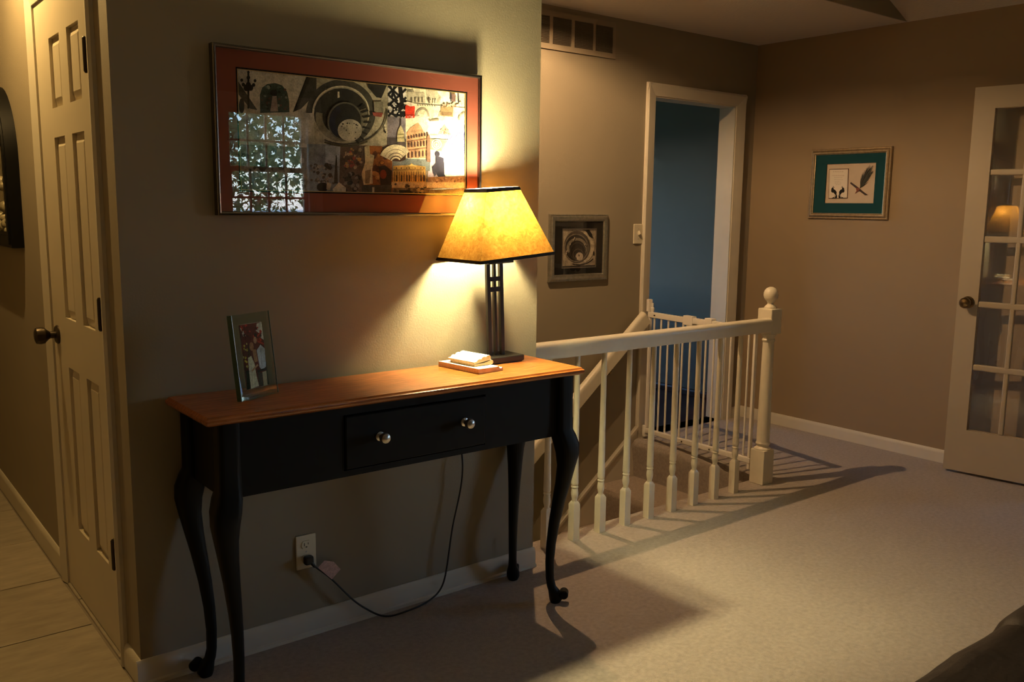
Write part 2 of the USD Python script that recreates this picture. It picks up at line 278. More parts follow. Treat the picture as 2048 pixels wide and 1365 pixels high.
# doorway trim and jamb
t1 = thing('trim_1', 'cream door casing around the open doorway to the blue room', 'door frame', kind='structure')
def cas(x0, x1, z0, z1, flip=1):
    w = x1 - x0; pr = [(0, 0), (w, 0), (w, .012), (w * .86, .02), (w * .55, .017), (w * .3, .013), (0, .009)]
    if flip < 0: pr = [(w - x, d) for x, d in pr]
    return extr_xy(Polygon([(x0 + x, B - d) for x, d in pr]), z0, z1)
part(t1, 'side_casing', cas(3.268, 3.342, -.02, 2.138, -1), white_m); part(t1, 'side_casing', cas(4.101, 4.19, 0, 2.138), white_m)
part(t1, 'head_casing', extr_yz(Polygon([(B, 2.065), (B - .009, 2.065), (B - .014, 2.09), (B - .02, 2.125), (B - .012, 2.138), (B, 2.138)]), 3.2685, 4.19), white_m)
part(t1, 'jamb', box(4.093, 4.101, B - .002, BW + .01, 0, 2.065), white_m); part(t1, 'jamb', box(3.342, 3.35, B - .002, BW + .01, 0, 2.065), white_m)
part(t1, 'head_jamb', box(3.35, 4.093, B - .002, BW + .01, 2.057, 2.065), white_m)
part(t1, 'door_stop', box(3.35, 3.362, B + .05, B + .085, 0, 2.057), white_m)
# closet door in the hall wall
d1 = thing('door_1', 'white six-panel closet door with dark hinges and knob in the hall', 'door', kind='structure')
leaf = sbox(.203, .01, .887, 2.05)
rows = ((1.705, 1.925), (1.018, 1.612), (.272, .848)); cols = ((.30, .447), (.545, .69))
holes = [sbox(c0, r0, c1, r1) for r0, r1 in rows for c0, c1 in cols]
part(d1, 'leaf', cat(extr_yz(leaf.difference(unary_union(holes)), -.002, .034), extr_yz(leaf, .012, .034)), door_m)
for r0, r1 in rows:
    for c0, c1 in cols:
        m = .03; a = [(c0 + .006, r0 + .006), (c1 - .006, r0 + .006), (c1 - .006, r1 - .006), (c0 + .006, r1 - .006)]; b = [(c0 + m, r0 + m), (c1 - m, r0 + m), (c1 - m, r1 - m), (c0 + m, r1 - m)]
        part(d1, 'panel', loft([np.array([(.012, y, z) for y, z in a]), np.array([(.0115, y, z) for y, z in a]), np.array([(.002, y, z) for y, z in b])]), door_m, False)
for z in (1.815, 1.079, .339):
    part(d1, 'hinge', cat(lathe([(.0065, -.045), (.0065, .045)], 12, (-.011, .2, z)), lathe([(.003, -.05), (.005, -.047), (.005, .047), (.003, .05)], 8, (-.011, .2, z)), box(-.004, -.001, .2, .222, z - .045, z + .045)), bronze_m)
kn = part(d1, 'knob', lathe([(.012, 0), (.012, .018), (.018, .026), (.0285, .036), (.030, .05), (.027, .062), (.016, .067)], 24, (-.010, .822, .945), (-1, 0, 0)), bronze_m)
part(kn, 'rosette', lathe([(.033, 0), (.033, .004), (.028, .009)], 24, (-.002, .822, .945), (-1, 0, 0)), bronze_m)
def casy(y0, y1, z0, z1, flip=1):
    w = y1 - y0; pr = [(0, 0), (w, 0), (w, .011), (w * .86, .019), (w * .55, .016), (w * .3, .012), (0, .008)]
    if flip < 0: pr = [(w - x, d) for x, d in pr]
    return extr_xy(Polygon([(-d, y0 + y) for y, d in pr]), z0, z1)
t2 = thing('trim_2', 'white casing around the six-panel closet door', 'door frame', kind='structure')
part(t2, 'side_casing', casy(.892, .957, 0, 2.12), white_m); part(t2, 'side_casing', casy(.135, .197, 0, 2.12, -1), white_m)
part(t2, 'head_casing', extr_xz(Polygon([(0, 2.058), (-.008, 2.058), (-.016, 2.1), (-.011, 2.12), (0, 2.12)]), .135, .957), white_m)
part(t2, 'jamb', cat(box(-.001, .05, .197, .2025, 0, 2.058), box(-.001, .05, .8875, .893, 0, 2.058), box(-.001, .05, .2, .89, 2.051, 2.058)), white_m)
# glazed door leaf folded back against the right wall (local u along the leaf, v up, depth -> room)
fa = .137; FO = np.array([4.16, -.328, 0]); fd = np.array([math.sin(fa), -math.cos(fa), 0]); fn = np.array([-math.cos(fa), -math.sin(fa), 0])
def leafspace(m):      # local (u, depth, v) -> world
    m = m.copy(); v = m.vertices; m.vertices = FO + v[:, :1] * fd + v[:, 1:2] * fn + v[:, 2:3] * [0, 0, 1]
    m.invert() if m.volume < 0 else None; return m
d2 = thing('door_2', 'white ten-pane glazed door leaf with an aged brass knob, folded back against the right wall', 'door', kind='structure')
LW = .735; ST = .103; zs = [(.247, .574), (.606, .911), (.943, 1.252), (1.286, 1.597), (1.628, 1.935)]; us = [(ST, .252), (.270, .419)]
UM = [(ST, .356), (.380, LW - ST)]
UM = [(ST, .252), (.268, .418), (.434, .584), (.600, LW - ST)][:0] or [(ST, .255), (.279, .455), (.479, LW - ST)]
op = [sbox(u0, z0, u1, z1) for z0, z1 in zs for u0, u1 in UM]
part(d2, 'frame', leafspace(extr_xz(sbox(0, .015, LW, 2.045).difference(sbox(ST, .247, LW - ST, 1.935)), -.018, .018)), french_m)
for z0, z1 in zip([z[1] for z in zs[:-1]], [z[0] for z in zs[1:]]): part(d2, 'glazing_bar', leafspace(rbox(ST, LW - ST, -.013, .013, z0, z1, .006)), french_m)
for u0, u1 in ((.255, .279), (.455, .479)): part(d2, 'glazing_bar', leafspace(rbox(u0, u1, -.0125, .0125, .247, 1.935, .006)), french_m)
for z0, z1 in zs:
    for u0, u1 in UM: part(d2, 'pane', leafspace(box(u0 - .004, u1 + .004, -.0015, .0015, z0 - .004, z1 + .004)), pane_m, False)
kb = part(d2, 'knob', leafspace(moved(lathe([(.011, 0), (.011, .02), (.02, .028), (.028, .040), (.028, .052), (.02, .062), (.006, .065)], 24, (0, 0, 0), (0, 1, 0)), (.055, .022, .935))), brass_m)
part(kb, 'rosette', leafspace(moved(lathe([(.032, 0), (.032, .004), (.026, .008)], 24, (0, 0, 0), (0, 1, 0)), (.055, .018, .935))), brass_m)
for z in (.25, 1.03, 1.81): part(d2, 'hinge', leafspace(moved(lathe([(.006, -.045), (.006, .045)], 10), (LW + .004, 0.0, z))), brass_m)
t3 = thing('trim_3', 'white casing around the wide opening in the right wall', 'door frame', kind='structure')
part(t3, 'side_casing', box(RX - .018, RX, -1.09, -1.03, 0, 2.12), white_m); part(t3, 'side_casing', box(RX - .018, RX, -2.68, -2.62, 0, 2.12), white_m); part(t3, 'head_casing', box(RX - .018, RX, -2.62, -1.09, 2.06, 2.12), white_m)
# window behind the camera
w1 = thing('window_1', 'white double-hung window with small panes, behind the camera', 'window', kind='structure')
x0, x1, zb, zm, zt = 2.03, 2.82, 1.16, 1.69, 2.22
part(w1, 'frame', moved(sweep_frame(x1 - x0, zt - zb, [(0, 0), (.045, 0), (.045, .12), (0, .12)]), ((x0 + x1) / 2, YW, (zb + zt) / 2)), white_m)
part(w1, 'casing', moved(sweep_frame(x1 - x0 + .14, zt - zb + .14, [(0, 0), (.07, 0), (.07, .018), (0, .018)]), ((x0 + x1) / 2, YW + .018, (zb + zt) / 2)), white_m)
for s, (z0, z1, yy) in enumerate(((zm - .02, zt - .045, -.06), (zb + .045, zm + .02, -.03))):
    sash = part(w1, 'sash', moved(sweep_frame(x1 - x0 - .09, z1 - z0, [(0, 0), (.035, 0), (.035, .028), (0, .028)]), ((x0 + x1) / 2, YW + yy, (z0 + z1) / 2)), white_m)
    ux = np.linspace(x0 + .08, x1 - .08, 5); uz = np.linspace(z0 + .035, z1 - .035, 3)
    for a in ux[1:-1]: part(sash, 'muntin', box(a - .008, a + .008, YW + yy - .022, YW + yy - .006, z0 + .03, z1 - .03), white_m, False)
    part(sash, 'muntin', box(x0 + .075, x1 - .075, YW + yy - .022, YW + yy - .006, uz[1] - .008, uz[1] + .008), white_m, False)
    for a, b in zip(ux[:-1], ux[1:]):
        for c, d in zip(uz[:-1], uz[1:]): part(sash, 'pane', box(a, b, YW + yy - .016, YW + yy - .013, c, d), pane_m, False)
part(w1, 'sill', rbox(x0 - .1, x1 + .1, YW - .02, YW + .05, zb - .03, zb, .005), white_m)
w2 = thing('window_2', 'white window lighting the blue room', 'window', kind='structure')
part(w2, 'frame', moved(sweep_frame(1.2, 1.2, [(0, 0), (.05, 0), (.05, .1), (0, .1)]), (3.1, 4.3, 1.4)), white_m)
part(w2, 'bar', cat(box(3.085, 3.115, 4.23, 4.26, .85, 1.95), box(2.55, 3.65, 4.23, 4.26, 1.38, 1.42)), white_m, False)
part(w2, 'pane', box(2.55, 3.65, 4.244, 4.247, .85, 1.95), pane_m, False)
# stairs
st = thing('staircase', 'carpeted staircase going down behind the railing', 'stairs', kind='structure')
for i in range(11):
    xa = 3.25 - .30 * i; zt_ = -.235 * (i + 1); x0 = xa - .30
    pr = [(xa, zt_ - .235), (xa, zt_), (x0 + .008, zt_), (x0 - .010, zt_ - .008), (x0 - .020, zt_ - .024), (x0 - .022, zt_ - .045), (x0 - .018, zt_ - .08), (x0 - .009, zt_ - .14), (x0, zt_ - .235)]
    part(st, 'step', extr_xz(Polygon(pr), .19, B - .02), stair_carpet_m)
sk = [(3.268, .078), (3.268, -.3), (.2, -.3 - .7833 * 3.068), (.2, .078 - .7833 * 3.068)]
struct('trim_4', cat(extr_xz(Polygon(sk), B - .018, B), extr_xz(Polygon([(3.268, .078), (3.268, .06), (.2, .06 - .7833 * 3.068), (.2, .078 - .7833 * 3.068)]), B - .028, B)), white_m, 'white skirt board running down the wall beside the stair treads', 'trim')
# flat prints: (colour, layer, [u, v, ... in mm])
COLLAGE = [('9a8f84',0,[8.9,353.6,829.5,366.1,821.5,-1.1,-5.9,-16.2]),
('c8bfb2',1,[9.8,352.9,261.6,356.4,259.1,242.2,225.4,140.9,2.4,139.9]),
('4a4842',2,[8.7,323.3,14.1,319.9,71,240.8,49.6,243.3,7.6,289.7]),
('45433f',2,[230.4,354.6,261.6,354.7,260.2,292.7,250,296,209.6,255.3,181.9,242.9]),
('33312e',3,[235.1,354.6,244.3,354.7,195.7,250.1,186.5,247.3]),
('40504a',2,[79.4,233.4,80.2,285.9,88.2,306.7,103.8,318.2,128,323.2,150.1,318.3,165.3,301.3,171.3,273,171.4,242.1]),
('6d4a42',3,[141.5,261.8,144.1,263.6,147.8,261.3,147.2,258.7,144.8,255.8,141.9,256.7,140,258.5]),
('1e2522',3,[97.1,257.5,101.4,259.6,103.5,256.9,101.9,253.1,95.3,253.2]),
('1e2522',3,[104,243.2,101,243.6,99.7,245.6,99.4,247.9,103.1,249.9,105.8,249.3,106.7,245.7]),
('8a958d',3,[146,312.8,145.6,309.7,140.9,309,139.8,311.1,141.1,313.7]),
('6d4a42',3,[153.2,250.1,154.4,254.6,159,254,161.4,251.3,159,247.3,155.1,247.6]),
('2c3a35',3,[141.3,306.6,139.3,308.4,140.1,310.9,142.3,312.3,145.2,311,145.8,309.5,143.7,307.1]),
('2c3a35',3,[163.1,269,160.7,271,162.3,272.7,165,273.1,167.1,271.9,165.3,269]),
('8a958d',3,[158.5,287.6,163.2,287.8,165.5,285.3,164.4,280.8,158.7,280.9,157.5,284.1]),
('5e7068',3,[150.6,293.4,156,293.7,158,290.8,156,287.4,150.3,286,148.4,289.8]),
('6d4a42',3,[105.6,260.8,103.2,263.4,103.1,267.4,107,269.3,110.8,266.7,110.1,262.4]),
('1e2522',3,[131.1,304,132.4,301.4,129,297.9,125.5,299.3,125.6,303.3,128,305.1]),
('2c3a35',3,[99.2,273.3,104.3,277.5,109.4,273.6,109.9,270.4,105.9,266.7,100.7,266.9,98.9,269.9]),
('1e2522',3,[104.4,260.8,102.8,258.6,100.3,258.1,99.2,260.4,100.6,262.3,103,262.2]),
('8a958d',3,[94.9,283.9,97.3,285.5,99.2,284.1,99.3,281.9,98.4,280.3,95.7,279.3,94,281.9]),
('1e2522',3,[124.1,282.4,127.6,288.5,134.2,286.8,136.3,282.3,129.8,279.7]),
('6d4a42',3,[132.3,292.7,126.7,289.4,122.3,288.7,120.1,292.8,123.6,295.7,128.8,297.7]),
('6d4a42',3,[104.3,277.2,108.2,280.2,111.6,282,114.4,278.3,111.2,274.8,107.3,273.3]),
('6d4a42',3,[87.5,273,89,271.4,87.5,269.1,85.2,268.8,83.4,270.5,83.9,272.6,85.9,273.6]),
('1e2522',3,[106.8,311.8,111.5,315.4,115.6,313.9,115.3,310,112.9,308.4,109.2,307.7]),
('5e7068',3,[133.4,308.9,135.7,313.4,137.6,316.2,142,316.4,142.2,312.7,142.9,310,138.1,307.9]),
('5e7068',3,[134.9,314.5,137.3,314.8,139.1,312.8,136.5,310.3,134.1,311.8]),
('6d4a42',3,[159.9,302.6,156.1,303.3,154.8,305.6,154.7,308.7,160,310.8,163,307.3]),
('5e7068',3,[100.2,309.4,98.2,307.9,94.7,308.5,95.8,311.9,98.3,313.8,100.2,311.7]),
('1e2522',3,[144.8,296.9,138.2,293.9,135.1,297.3,137.1,301.9,142.9,301]),
('8a958d',3,[140.3,261.3,140.3,256.4,135.9,255.5,133.1,256.8,133.2,261.3,136.2,263.9]),
('8a958d',3,[123.9,250.3,123.9,249.1,123.3,247.8,121.5,247.8,120.8,248.6,121.1,250,122.3,251]),
('1e2522',3,[159.4,293.2,161.5,293,162.2,290.6,160.4,289.7,158.8,290.7]),
('8a958d',3,[91.5,281,90.8,282.6,91.1,285.1,93.2,285,94.5,284.4,95.6,282.4,93.4,280.7]),
('5e7068',3,[97.3,308.9,100,311,104,312.6,106.5,309.7,105.7,307.2,101.7,304.8,98.2,305.3]),
('6d4a42',3,[99.9,259.4,97.2,263.8,100,266.7,104.7,268.8,108.5,265.4,106.9,261.4,103.4,258.9]),
('2c3a35',3,[84.2,255.8,84.4,257.7,86.1,258.7,87.6,258.6,88.8,256.9,88.2,254.5,85.8,254.8]),
('5e7068',3,[107.6,266,109.4,262.7,107,260.2,103.4,260.3,103.6,262.6,104.3,266]),
('1e2522',3,[89.9,282.6,91.2,281.3,90.3,279.5,88.4,279.5,87.4,281.3]),
('6d4a42',3,[163.7,259.5,164.7,257.6,164.1,256,161.7,255.7,159.7,257,161.5,259.3]),
('8a958d',3,[148.8,284,146.5,283.3,145.4,284.1,145.6,286.5,147.5,286.7,148.8,286.2]),
('8a958d',3,[105.4,307.9,102.4,308.5,100.5,310.8,102.1,313.4,106,314.2,110.1,313.2,109.3,309.3]),
('5e7068',3,[95.7,250.9,93.8,253.2,96.7,256.1,99.4,255.5,101.4,252.4,98.6,250.2]),
('5e7068',3,[126.8,273.4,128.2,272.6,127.3,270.3,125,270.3,124.3,273.1]),
('6d4a42',3,[136.6,273.1,134.9,277.1,137.2,281.2,141.1,281.3,144,277.2,140.7,274.8]),
('8a958d',3,[103.4,311.5,110.7,312.6,112.5,307.3,107.5,302,103.4,305.2]),
('2a2626',3,[134.3,295.4,132,289.4,126.1,285.4,119,284.8,113.4,287.8,111.3,293.4,113.7,299.3,119.5,303.4,126.6,304,132.3,300.9]),
('a9958a',4,[118.1,285,131.4,286.1,134.6,241.5,110.2,239.7]),
('24221f',4,[50.4,346.3,49.4,343.6,47,341.9,44.5,342.2,42.9,344.2,43,347,44.7,349.3,47.3,350,49.5,348.9]),
('24221f',4,[51.6,331.3,50.1,327.4,46.8,325,43.1,325.4,40.8,328.3,40.9,332.3,43.4,335.7,47.2,336.7,50.4,335]),
('24221f',4,[30.1,322.2,29,319.1,26.4,317.3,23.6,317.6,21.8,319.8,21.9,322.9,23.9,325.5,26.7,326.3,29.2,325]),
('24221f',4,[70.2,324.3,69.1,321.3,66.5,319.4,63.6,319.7,61.8,322,61.9,325.1,63.8,327.7,66.7,328.5,69.2,327.2]),
('24221f',4,[35.6,310,34.3,306.3,31.2,304.2,27.8,304.5,25.7,307.2,25.8,311,28.1,314,31.6,315,34.5,313.4]),
('24221f',4,[66.3,312,65,308.3,61.9,306.1,58.4,306.5,56.3,309.2,56.4,312.9,58.8,316,62.2,317,65.2,315.4]),
('24221f',4,[53.1,311.6,51.1,306.1,46.4,302.8,41.3,303.4,38.1,307.4,38.3,313,41.8,317.7,47,319.1,51.4,316.7]),
('24221f',4,[48.9,302.4,46.5,295.7,40.8,291.8,34.6,292.4,30.7,297.4,30.9,304.3,35.2,309.9,41.5,311.7,46.9,308.7]),
('24221f',4,[60.1,303.4,57.9,297.3,52.7,293.7,47,294.3,43.4,298.8,43.6,305.1,47.5,310.2,53.3,311.8,58.2,309.2]),
('24221f',4,[43.5,345.6,49.5,346.2,46.1,243,40.2,242.6]),
('3b3733',3,[31.9,249.9,30.4,238.8,27,230.6,22.7,227.3,18.6,229.9,15.7,237.7,15,248.6,16.5,259.7,19.8,268,24.2,271.2,28.3,268.7,31.1,260.9]),
('8b8680',1,[2.4,139.9,225.4,140.9,221.8,-11.9,-5.9,-15.4]),
('b5ada2',2,[82.8,116.2,80.8,125.6,88.3,133.5,96.5,132.4,98.4,123.3,92.6,118]),
('8d8a8c',2,[140.2,11.8,132.5,7.5,125.3,12.4,129.9,19,137.8,18.5]),
('57524c',2,[79.1,95.1,82.3,89.4,81.6,82,71.1,76.3,61.2,81.8,60.3,91.1,70.3,101.9]),
('a39c92',2,[63.4,14.4,59.2,24.8,69.9,35.1,77.4,34.6,85.4,29.9,86,18.9,75.8,10.3]),
('6f6a64',2,[188.2,64.7,192.3,65.8,196.1,65.8,200.3,60.3,194.8,55,190.3,57.6,185,58.8]),
('6f6a64',2,[13,80.5,14,75.7,9.1,70.5,4,74.5,4.8,78.2,8.4,82]),
('6f6a64',2,[28.1,100.6,22.9,106.2,26.6,113,37.3,114.1,43.7,108.7,39.1,99.7]),
('a39c92',2,[45.6,78.6,36.9,67.6,24.8,71.5,27.8,84,40.2,89.2]),
('6f6a64',2,[23.5,86.6,21.1,92.8,28.5,98.8,35.6,95.2,34.5,88.6,33.7,83.1,25.2,80.2]),
('a39c92',2,[91.6,14.8,99.4,4.8,84.5,-3.7,75.5,4.4,78.6,13.5]),
('8d8a8c',2,[168.4,31.4,160.9,24.7,150.5,33,158.1,42.9,169.1,40.1]),
('a39c92',2,[143,124.7,135.4,122.2,128.9,122.5,128.2,129.6,135.7,135.1,141.5,131]),
('a39c92',2,[130.7,11.1,131.3,3,120.4,-1.2,118.6,8.2,123.1,14.9]),
('8d8a8c',2,[170.8,110.6,162.1,114.5,162.1,121.5,162.5,128.8,172.1,130.5,179.3,124.7,177.1,115.8]),
('b5ada2',2,[142.4,54.5,153.5,54.7,152.3,43.4,142.1,42.2,138.8,48.3]),
('a39c92',2,[15.8,26,9.2,33.9,19.1,39.1,26.6,35.6,24.9,28.2]),
('a39c92',2,[157.3,63.5,162.6,53.3,150.4,45.3,139,46.8,136,57.8,146.6,64.9]),
('6f6a64',2,[118,64.2,110.8,68,107,71.8,111.1,77.9,118.3,81.7,124,75.4,122.7,69.8]),
('8d8a8c',2,[60.2,16,64.7,21.8,73.1,22.1,74,17,71.1,10.4,63.9,8.9]),
('b5ada2',2,[31,62.9,32.2,67.1,36.6,70.2,39.6,66,39.8,62,37.3,59.3,32.7,59.9]),
('6f6a64',2,[171.7,68.2,181.5,71.9,185.9,68.6,188.3,60.6,179.4,55.2,173.2,61.6]),
('57524c',2,[68.4,83.7,73.8,73.7,67.1,66.5,59.1,63.2,51.4,74.3,59.4,80.4]),
('6f6a64',2,[48.4,121.9,53.3,125.9,59.3,127.1,63,124.6,61.5,117.7,57.7,115.1,52.7,117]),
('a39c92',2,[183.7,128.9,185.8,122.4,177.9,117.6,172,121,165.4,125.2,171.8,133.1,179,132.9]),
('b5ada2',2,[157.1,93.7,154.8,100.6,159.6,104.1,165.3,101.9,168,96.2,161.9,92.3]),
('57524c',2,[158.5,72.4,167.5,78.9,175.9,73.6,179.7,66.2,171.3,57.1,160.9,62]),
('8d8a8c',2,[17.9,80.8,17.4,88.7,20.6,92.5,29.7,93.3,37.1,89,30.8,80.2,24.2,78.5]),
('6f6a64',2,[106.6,90.4,114,98.5,125.3,95.4,123.4,83.8,121.2,77.6,111.1,69.9,100.1,80.8]),
('57524c',2,[146.1,87.4,148.6,81.2,150.6,73.2,138.5,70.3,131.9,72,127.1,82,133.4,90.6]),
('6f6a64',2,[126.1,119.4,118.3,107.9,104.9,114.2,107.1,124.3,114.7,134.7,127.3,129.8]),
('8d8a8c',2,[133,8.9,124.8,8.6,121.5,14.5,123.7,20.9,129.6,24.5,136.1,21.6,137.3,13.6]),
('8d8a8c',2,[191.4,34.3,179,34.3,174,47.5,182.3,55.7,193.3,50.3]),
('8d8a8c',2,[163.1,26.7,168.7,33.3,176.8,30.4,182.1,28,177.1,20.6,172.1,18.3,164.4,20.3]),
('b5ada2',2,[116.7,44.4,124.2,41.6,123.4,34.9,115.8,31.4,111.4,38.2]),
('b5ada2',2,[55.3,60,65.3,70.2,72.2,61.2,72.7,49.9,65,44,57.4,48.5]),
('6f6a64',2,[24.2,77.3,21.4,84.1,25.3,90.6,33.6,88.1,29.9,80.2]),
('b5ada2',2,[94.5,112.1,99.8,114.4,104.9,111.1,108.5,104.6,99,100.7,89.8,104.6]),
('8d8a8c',2,[47.9,33,43.6,38.6,47.5,44.2,52.8,45.3,58.9,41.2,54.1,34.8]),
('8d8a8c',2,[128.7,63.4,118.7,62.2,114.8,68.4,114.9,80.2,123.7,78.4,130.6,76.8,135,68.1]),
('57524c',2,[13.9,16.9,22.9,20.9,32.3,16.8,32.5,6.8,20.5,3,12.6,9.5]),
('57524c',2,[217,17.6,207.8,14,204.3,22.9,208.8,27.8,219.2,27.5]),
('8d8a8c',2,[73.8,103.6,69.2,95.1,62.1,98.7,59.3,103.7,64,109.9,72,111.9]),
('57524c',2,[17.9,99,9.3,104.2,13.7,109.9,19,114.4,29,116.9,29.2,107.2,25.6,102.3]),
('a39c92',2,[157.4,103.1,149.8,108.6,152.1,119.6,160.5,122.3,168.9,122.5,171.1,113.4,166.5,103.1]),
('b5ada2',2,[165.3,81.7,170.1,69.5,164.2,62.9,153.2,63.1,149.6,76.1]),
('b5ada2',2,[133.2,135.5,138.6,134,140.1,130.3,139.2,125.7,133.4,123.7,130.4,126.3,129.1,131.3]),
('a39c92',2,[84.2,37.7,80.4,43.8,81.7,50.8,89.3,50.5,91,42.5]),
('57524c',2,[41.5,71,45.5,70.1,47.5,69.2,48.2,65.7,46.2,62.2,41.8,63.1,40.8,66.6]),
('6f6a64',2,[143.9,40.5,144.2,34.8,139.6,29.5,130.1,29.1,125,33.6,129.4,39.9,134.8,47]),
('8d8a8c',2,[70.7,25.3,77.8,40,94.8,34.4,99.4,25,84.4,19.6]),
('b5ada2',2,[55.3,53.4,55.4,65.7,63.9,75.8,77,66.7,70.7,53.8]),
('a39c92',2,[202.3,78.8,206.2,84.3,214.3,86.6,216.7,79.4,215,75.3,206.2,72.9]),
('b5ada2',2,[177,21.5,168,16,157.1,16.1,159.9,26.1,169.4,27.3]),
('57524c',2,[85.8,15.7,95.9,17.7,105.6,14.1,103.1,4,99.5,-2.5,91.8,-0.6,81.3,4.9]),
('8d8a8c',2,[183.2,98.5,176.7,95.6,171.3,97.1,169.9,100.2,171.2,106.2,176.8,106.5,180.3,103.5]),
('6f6a64',2,[100.9,117,106.7,119.6,115.7,117.3,118.8,109.8,112.5,105.4,101.5,102.6,100.3,108.5]),
('57524c',2,[163.8,39.3,153.6,26.2,139.2,29.8,136.7,45.4,154.6,54.7]),
('b5ada2',2,[108.3,30.7,104,29.6,101.3,30.1,100.8,34.5,104.8,36.6,108.1,34]),
('8d8a8c',2,[11.6,107.9,11.2,112.2,15,116.5,19.4,112.8,18.7,108.3,15.9,106.4]),
('6f6a64',2,[16.3,23.8,28.3,23.2,30.6,14.3,22.5,7.2,13.8,11.2]),
('a39c92',2,[122.3,51.4,125.6,64.5,145.3,67.3,153.9,55.6,139.4,43.5]),
('6f6a64',2,[60,45.8,65.4,47.6,67.3,43.2,65.8,39.4,60.7,39.4,59.4,42.1]),
('8d8a8c',2,[91.5,125,92.3,110.3,79.8,106.1,71.5,113.2,77.6,128.3]),
('57524c',2,[85.8,82.7,97.3,77.4,87.2,65.3,77.9,61.3,70.2,71.3,74.5,83]),
('8d8a8c',2,[109.3,33.4,99.4,35.2,97.4,43.5,102.9,48.3,111.6,47.5,112.3,41.3]),
('b5ada2',2,[65.1,128.6,69.6,122,63,117.8,53.8,120.3,57.1,127.8]),
('b5ada2',2,[195,48.7,187.9,46,184.5,50.9,185,57.1,189.2,59.2,195.3,58.4,196.1,53]),
('57524c',2,[120.9,54.6,126.1,56.8,129.9,56.1,131.7,51.9,129.7,48.2,124.2,47.6,121.2,50.5]),
('b5ada2',2,[31.8,26.6,28.5,30.6,28.2,34.2,33.5,37.4,36.6,33.4,36.8,28.9]),
('b5ada2',2,[214.4,108.4,216.2,102.5,214.7,93.3,205.7,92.9,198.2,96.9,199.6,104.6,205.4,109.8]),
('b9b19e',1,[261.6,356.4,511.5,359.8,509.6,166.2,466.6,155,225.4,140.9,259.1,242.2]),
('4c4a45',2,[225.5,243.9,226.9,257.7,230.6,271.4,236.3,284.7,244.1,297.4,253.7,309.4,265.1,320.2,278,329.8,292.2,338,307.4,344.6,323.4,349.4,339.9,352.4,356.6,353.5,373.1,352.6,389.1,349.8,404.3,345,418.4,338.3,431.1,329.9,442.1,320,451.2,308.6,458.1,296.1,462.8,282.6,465.1,268.5,464.9,254,462.3,239.5,457.3,225.3,450,211.6,440.5,198.8,429.2,187,416.1,176.6,401.7,167.8,390.6,184.3,402.3,191.4,412.9,199.8,422.1,209.3,429.8,219.6,435.7,230.7,439.8,242.1,441.9,253.8,442,265.4,440.2,276.8,436.4,287.6,430.8,297.7,423.5,306.9,414.6,315,404.3,321.8,392.8,327.2,380.4,331.1,367.4,333.4,353.9,334.2,340.3,333.4,326.9,331,313.8,327.1,301.3,321.8,289.6,315.2,279,307.4,269.7,298.6,261.8,288.9,255.4,278.6,250.6,267.8,247.7,256.7,246.5,245.5]),
('d8d0bb',3,[245.1,245.4,246.3,256.7,249.3,268,254.1,279,260.6,289.5,268.6,299.3,278.1,308.2,288.8,316.1,300.7,322.9,313.3,328.2,326.6,332.2,340.3,334.6,354.1,335.5,367.8,334.7,381,332.3,393.6,328.3,405.2,322.9,415.7,316,424.7,307.8,432.2,298.4,437.9,288.2,441.7,277.2,443.6,265.6,443.4,253.8,441.3,241.9,437.1,230.3,431.1,219.1,423.4,208.6,414,199,403.3,190.4,391.4,183.2,388.9,186.8,400.2,193.7,410.4,201.8,419.3,210.9,426.7,220.9,432.4,231.5,436.3,242.5,438.3,253.7,438.5,264.9,436.7,275.9,433.1,286.3,427.7,296,420.6,304.9,412,312.6,402.1,319.2,391,324.4,379.1,328.2,366.5,330.4,353.5,331.2,340.4,330.4,327.4,328.1,314.8,324.3,302.7,319.2,291.4,312.9,281.2,305.4,272.2,296.9,264.5,287.6,258.4,277.6,253.8,267.2,250.9,256.5,249.8,245.7]),
('35332f',2,[437.1,257,434.4,239.3,427.1,222.1,415.4,206.4,400,193,381.8,182.6,361.8,175.7,340.9,172.6,320.3,173.4,300.9,178,283.8,186.2,269.7,197.5,259.3,211.3,253,227,251.2,243.7,253.8,260.7,260.8,277.3,271.8,292.5,286.3,305.7,303.7,316.2,323.1,323.6,343.6,327.3,364.3,327.2,384,323.2,401.8,315.5,416.8,304.4,428,290.5,434.9,274.4]),
('8d8878',3,[431.7,274.5,434.8,265.7,436.6,256.4,437,246.9,435.9,237.3,433.5,227.8,429.7,218.5,424.7,209.6,418.4,201.2,411,193.4,402.7,186.4,393.5,180.2,383.5,174.9,373.1,170.7,362.2,167.6,351.1,165.6,340,164.8,329,165.1,318.3,166.6,308.1,169.1,298.4,172.8,289.4,177.4,281.3,182.9,274.2,189.4,268.1,196.5,263.2,204.3,259.4,212.6,257,221.4,255.8,230.4,255.9,239.5,257.3,248.7,279.6,246.8,278.6,240.1,278.5,233.3,279.4,226.7,281.3,220.3,284,214.3,287.8,208.6,292.3,203.3,297.6,198.7,303.7,194.6,310.3,191.3,317.5,188.6,325.1,186.8,333.1,185.8,341.2,185.6,349.4,186.3,357.6,187.8,365.6,190.1,373.3,193.2,380.6,197,387.4,201.5,393.6,206.6,399,212.3,403.6,218.5,407.3,225,410.1,231.7,411.9,238.6,412.6,245.6,412.4,252.5,411.1,259.2,408.8,265.7]),
('2a2825',4,[418,231.7,416.2,218.1,411.4,205,403.7,193.1,393.6,183,381.6,175.1,368.4,170,354.6,167.7,340.9,168.5,328,172.2,316.6,178.6,307.2,187.5,300.3,198.2,296.1,210.4,294.8,223.4,296.6,236.6,301.3,249.4,308.7,261,318.4,271.1,330,279,343,284.4,356.6,286.9,370.3,286.5,383.3,283.2,395,277,404.8,268.2,412.1,257.4,416.6,245]),
